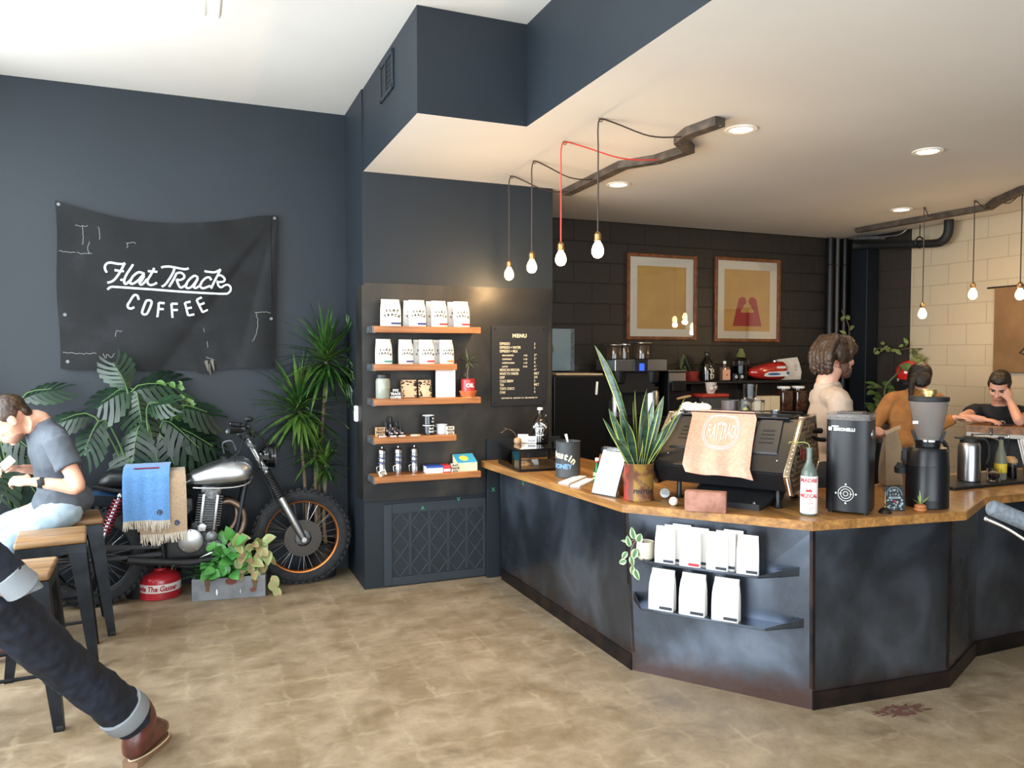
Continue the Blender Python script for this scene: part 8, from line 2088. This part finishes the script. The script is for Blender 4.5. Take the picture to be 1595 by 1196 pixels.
SH, EL, WR = V((-.95, 2.90, 1.44)), V((-.76, 2.95, 1.19)), V((-.575, 3.055, .935)); SH2, EL2, WR2 = V((-1.32, 3.04, 1.44)), V((-1.40, 3.18, 1.17)), V((-1.28, 3.38, 1.05))
for s_, e_, w_ in ((SH, EL, WR), (SH2, EL2, WR2)): limb(b, arm_pts(s_, e_, w_), AR)
hand(b, V((-.600, 3.085, .905)), hand_R((-.08, .16, -.13), (.4, -.8, .2), (.6, .4, .6)), 1); hand(b, WR2, hand_R((.3, .7, -.5), (-.6, .3, .5), (.5, -.3, .5)), 1)
limb(b, [HP, KN, AN], [.078, .054, .038]); limb(b, [HO, KN2, AN2], [.078, .054, .038]); fuse(b, 'body', M_skin, t, .009, 3)
face_parts(t, lambda x, y, z: T2(x, y, z) - V(L2), Rh, 1, M_darkhair); hair_blobs(t, T2, Rh, 1, M_darkhair, [(0, .03, .05, .08, .098, .088), (0, .09, -.01, .06, .035, .05)], L2)
ld = (AN - KN).normalized()
b = MB(XF); ball(b, PV - V((0, 0, .04)), (.18, .135, .13)); limb(b, [PV * .3 + HP * .7, HP, HP * .5 + KN * .5, KN, KN * .5 + AN * .5, AN - ld * .10], [.112, .104, .094, .085, .086, .088]); limb(b, [PV * .3 + HO * .7, HO, KN2, AN2 + V((0, 0, .06))], [.11, .108, .088, .082])
fuse(b, 'jeans', M_denim, t, .009, 4, (.06, .022))
for k, c in enumerate((.0, .022, .05, .085, -.02)):
    b = MB(XF); m = KN * (1 - c * 1.6) + AN * c * 1.6; u = ld.cross(V((0, 0, 1))).normalized(); w2 = ld.cross(u)
    b.tube([m + (u * cos(a) + w2 * sin(a)) * (.082 + .003 * sin(a * 3)) + ld * (.012 * sin(a * 2 + k)) for a in [-.9 + .25 * q + 2.6 for q in range(10)]], [.003] + [.008] * 8 + [.003], 8, smooth=2); b.build('knee_crease', M_denim, t, smooth=180)
b = MB(XF); b.tube([AN - ld * .165, AN - ld * .160, AN - ld * .105, AN - ld * .095, AN - ld * .100, AN - ld * .12], [.088, .093, .096, .092, .083, .080], 30); b.build('turned_up_cuff', M_cuff, t)
b = MB(XF); torso(b, PV, CH, NK, latv, .025)
for s_, e_, w_ in ((SH, EL, WR), (SH2, EL2, WR2)): limb(b, arm_pts(s_, e_, w_), [.075, .070, .064, .060, .058])
fuse(b, 'denim_jacket', M_denim, t, .010, 4, (.08, .02)); wd = (WR - EL).normalized()
b = MB(XF); b.tube([WR - wd * .045, WR - wd * .040, WR + wd * .040, WR + wd * .048, WR + wd * .040], [.050, .055, .060, .057, .048], 26, flat=(1, 1.15)); b.build('sleeve_cuff', M_cuff, t)
def boot(heel, toe, ank):
    heel, toe = V(heel), V(toe); d = (toe - heel); L = d.length; d.normalize(); s = V((-d.y, d.x, 0)); P = lambda f, w, z: heel + d * (f * L) + s * w + V((0, 0, z))
    b = MB(XF); pr = ((.0, .032, .02), (.06, .041, .02), (.3, .040, .02), (.55, .047, .02), (.8, .050, .02), (.95, .036, .02), (1.0, .016, .02))
    ring = [(f, w) for f, w, _ in pr] + [(f, -w) for f, w, _ in reversed(pr)]
    b.loft([[P(f, w, 0.0) for f, w in ring], [P(f, w * 1.02, .024) for f, w in ring]]); b.build('boot_sole', mat('pale_crepe_sole', '#7a5e48', .8), t, smooth=50)
    b = MB(XF); limb(b, [P(.12, 0, .068), P(.45, 0, .072), P(.75, 0, .064), P(.90, 0, .055)], [.044, .052, .048, .035]); limb(b, [P(.20, 0, .13), P(.45, 0, .112), P(.68, 0, .082)], [.052, .050, .046]); b.tube([P(.14, 0, .05), P(.16, 0, .10), V(ank) + V((0, 0, .03)), V(ank) + V((-.035, -.027, .11))], [.048, .052, .055, .060], 16, smooth=4)
    for v in b.bm.verts: v.co.z = max(v.co.z, .024)
    o = fuse(b, 'leather_boot', mat('red_brown_boot_leather', '#5e2f24', .4, noise=(14, '#45211a', .4, .65), bump=(50, .25, .003), coat=.15), t, .007, 3)
    b = MB(XF); b.tube([P(.02, .0, .027), P(.3, .042, .027), P(.8, .049, .027), P(1.0, .0, .027), P(.8, -.049, .027), P(.3, -.042, .027)], .0035, 6, closed=True, smooth=4); b.build('welt', mat('pale_welt', '#c9b494', .7), t)
    for q in range(4): b = MB(XF); c = P(.42 - .07 * q, 0, .115 + .014 * q); b.tube([c - s * .03, c + V((0, 0, .006)), c + s * .03], .0028, 6); b.build('lace', mat('dark_lace', '#2e1b15', .8), t)
boot((-.262, 3.475, 0), (-.140, 3.715, 0), (-.215, 3.548, .135)); boot((-1.16, 3.26, 0), (-1.10, 3.53, 0), AN2 + V((0, 0, .045)))

L3 = (3.68, 3.72, 0)
t, T, R = person('bearded barista in a cream shirt standing behind the counter holding a paper bag', L3, V((3.70, 3.73, 1.00)), V((3.71, 3.72, 1.29)), V((3.69, 3.72, 1.535)),
    [V((3.60, 3.525, 1.43)), V((3.80, 3.895, 1.43))], [(V((3.56, 3.47, 1.11)), V((3.80, 3.475, 1.225))), (V((3.90, 3.86, 1.12)), V((4.02, 3.62, 1.20)))],
    V((3.755, 3.705, 1.685)), (.985, .0, -.04), (.05, 0, 1), [[V((3.60, 3.63, .94)), V((3.62, 3.62, .50)), V((3.58, 3.62, .10)), V((3.72, 3.57, .04))], [V((3.72, 3.82, .94)), V((3.74, 3.82, .50)), V((3.72, 3.83, .10)), V((3.87, 3.80, .04))]],
    [(V((3.815, 3.475, 1.23)), (.95, .10, .1), (-.1, -.6, .8), (0, .6, .5), (.8, .9, .95, 1.0), .7, 1.0), (V((4.02, 3.60, 1.20)), (-.1, -.9, .1), (.6, -.1, .8), (-.8, 0, .4), (.7, .8, .9, .9), .6, 1.0)],
    M_brownhair, mat('cream_cotton', '#ae9c8c', .9, noise=(6, '#a59383', .4, .6), bump=(240, .25, .002)), mat('charcoal_trousers', '#2a2b2e', .9), .66, headS=1.05, shw=.195)
hair_blobs(t, T, R, 1.05, M_brownhair, [(0, .034, .054, .088, .104, .090), (0, -.035, .098, .074, .062, .042), (0, .100, -.02, .070, .045, .070), (0, .088, -.075, .056, .036, .035), (.075, .02, .02, .022, .062, .058), (-.075, .025, .02, .020, .058, .056), (.07, -.05, .055, .020, .035, .04), (-.07, -.05, .055, .020, .035, .04)], L3,
    strands=[([(x, .07, .12), (x * 1.15, .125, .03), (x * 1.1, .128, -.06), (x, .12 + .012 * (k % 2), -.105)], [.018, .022, .018, .006]) for k, x in enumerate((-.06, -.035, -.01, .02, .045, .065))] + [([(k * .06, -.03, .10), (k * .085, -.02, .04), (k * .084, -.03, -.015)], [.02, .018, .006]) for k in (-1, 1)], disp=(.018, .012))
hair_blobs(t, T, R, 1.05, mat('dark_beard', '#4a3226', .7, noise=(120, '#6b4c3b', .4, .6)), [(0, -.048, -.080, .052, .050, .040), (0, -.076, -.100, .030, .026, .024), (.050, -.010, -.048, .019, .034, .045), (-.050, -.010, -.048, .019, .034, .045), (0, -.096, -.048, .028, .012, .007)], L3, disp=(.012, .006), name='beard')
t = thing('paper_bag', 'tall brown paper bag held closed by the barista over the counter', 'paper bag', (3.94, 3.445, ZT + .004), radians(-14))
b = MB(); rg = []
for z, w, d in ((0, .112, .07), (.01, .118, .075), (.10, .122, .075), (.18, .118, .055), (.25, .105, .030), (.30, .085, .014), (.335, .075, .010)):
    rg.append([(-w / 2, -d / 2, z), (-w / 6, -d / 2 - .004, z), (w / 5, -d / 2 + .003, z), (w / 2, -d / 2, z), (w / 2 - .01 * (z > .05), 0, z), (w / 2, d / 2, z), (0, d / 2, z), (-w / 2, d / 2, z), (-w / 2 + .01 * (z > .05), 0, z)])
b.loft(rg); b.build('paper_pouch', mat('brown_kraft_paper', '#9a8468', .8, noise=(8, '#8c775c', .4, .6), bump=(18, .8, .008)), t, smooth=25)
b = MB(); b.box((.0, -.008, .335), (.11, .004, .022), Matrix.Rotation(-.35, 3, 'Y'), bev=.001, seg=1); b.build('folded_flap', mat('pale_kraft', '#b89a78', .8), t, smooth=0)

L4 = (5.72, 4.84, 0)
M_rust = mat('camel_knit', '#a56f3c', .95, noise=(9, '#966232', .4, .6), bump=(160, .4, .003))
t, T, R = person('woman in a camel sweater and jeans standing at the bar table with her back turned', L4, V((5.71, 4.84, .98)), V((5.70, 4.83, 1.22)), V((5.785, 4.80, 1.40)),
    [V((5.94, 4.735, 1.315)), V((5.57, 4.89, 1.315))], [(V((5.93, 4.73, 1.09)), V((5.99, 4.60, 1.165))), (V((5.42, 4.93, 1.07)), V((5.56, 5.08, 1.02)))],
    V((5.83, 4.825, 1.490)), (.62, .75, -.42), (.25, .2, .9), [[V((5.80, 4.80, .90)), V((5.80, 4.81, .48)), V((5.79, 4.79, .10)), V((5.86, 4.93, .04))], [V((5.62, 4.88, .90)), V((5.62, 4.89, .48)), V((5.61, 4.87, .10)), V((5.67, 5.01, .04))]],
    [(V((5.99, 4.59, 1.17)), (.1, -.9, .0), (0, 0, 1), (.9, 0, 0), (.3, .35, .4, .45), .4, .9), (V((5.57, 5.09, 1.02)), (.5, .6, .1), (0, 0, 1), (.8, -.5, 0), (.5, .6, .6, .6), .4, .9)],
    M_darkhair, M_rust, mat('blue_denim', '#3b5578', .9, bump=(220, .3, .002)), 2, 'sweater', .97)
hair_blobs(t, T, R, .97, M_darkhair, [(0, .035, .045, .098, .112, .098), (0, .095, -.03, .078, .055, .085), (.07, .0, .01, .026, .062, .062), (-.07, .0, .01, .026, .062, .062), (0, -.04, .09, .07, .055, .04)], L4,
    strands=[([(-.05, .10, .0), (-.075, .12, -.07), (-.085, .125, -.15), (-.085, .13, -.24), (-.07, .13, -.30)], [.034, .030, .024, .018, .006])], disp=(.02, .010))

L5 = (6.50, 4.56, 0)
t, T, R = person('dark haired man in a black shirt leaning his cheek on his fist', L5, V((6.58, 4.60, .79)), V((6.52, 4.56, 1.06)), V((6.45, 4.53, 1.285)),
    [V((6.56, 4.36, 1.20)), V((6.42, 4.72, 1.205))], [(V((6.255, 4.225, 1.155)), V((6.335, 4.365, 1.315))), (V((6.08, 4.60, 1.165)), V((6.11, 4.435, 1.162)))],
    V((6.355, 4.475, 1.425)), (-.80, -.38, -.48), (-.2, -.2, .9), [[V((6.52, 4.52, .74)), V((6.50, 4.44, .45)), V((6.55, 4.50, .10)), V((6.45, 4.42, .05))], [V((6.50, 4.68, .74)), V((6.46, 4.66, .45)), V((6.52, 4.72, .10)), V((6.42, 4.66, .05))]],
    [(V((6.337, 4.372, 1.32)), (.02, .12, .9), (-.3, -.9, 0), (-.8, .4, 0), (1.1, 1.2, 1.25, 1.3), .9, .95), (V((6.11, 4.425, 1.160)), (.1, -.9, -.05), (-.1, .1, 1), (.9, .1, 0), (.35, .4, .5, .55), .4, .95)],
    M_darkhair, mat('black_cotton', '#1d1e20', .9, bump=(240, .25, .002)), mat('charcoal_trousers', '#2a2b2e', .9), .55)
hair_blobs(t, T, R, 1, M_darkhair, [(0, .032, .056, .082, .098, .086), (0, -.032, .092, .068, .062, .042), (0, .092, -.01, .062, .038, .055), (.070, .012, .038, .016, .05, .045), (-.070, .012, .038, .016, .05, .045)], L5, disp=(.018, .012))
lt = V((6.42, 4.72, 1.205)) - V((6.56, 4.36, 1.20)); lt.normalize(); upv = (V((6.45, 4.53, 1.285)) - V((6.58, 4.60, .79))).normalized(); fw = lt.cross(upv); fw = fw if fw.x < 0 else -fw
Rt = Matrix((-lt if (-lt).cross(upv).dot(fw) > 0 else lt, upv, fw)).transposed().to_4x4(); Mt = Matrix.Translation(V((6.50, 4.55, 1.10)) + fw * .142 - V(L5)) @ Rt
b = MB(); put_text(b, 'BAND', .05, Mt @ Matrix.Translation((0, .05, 0)), thick=.006, bold=.001); b.box((0, 0, 0), (.001, .001, .001)); put_text(b, 'OF HORSES', .026, Mt @ Matrix.Translation((0, .01, 0)), thick=.006); b.build('shirt_print', mat('washed_white_print', '#a9a9a5', .8), t, smooth=0)
dup(st, (6.56, 4.62, 0), .4, 'metal stool under the man at the bar table, mostly hidden')
b = MB(); b.box((0, 0, .005), (.075, .15, .009), bev=.003); o = b.build('dark_phone', M_black, smooth=40); o.location = (6.16, 4.31, 1.12); o.rotation_euler = (0, 0, .5); tag(o, 'dark phone lying on the bar table before the man', 'phone')
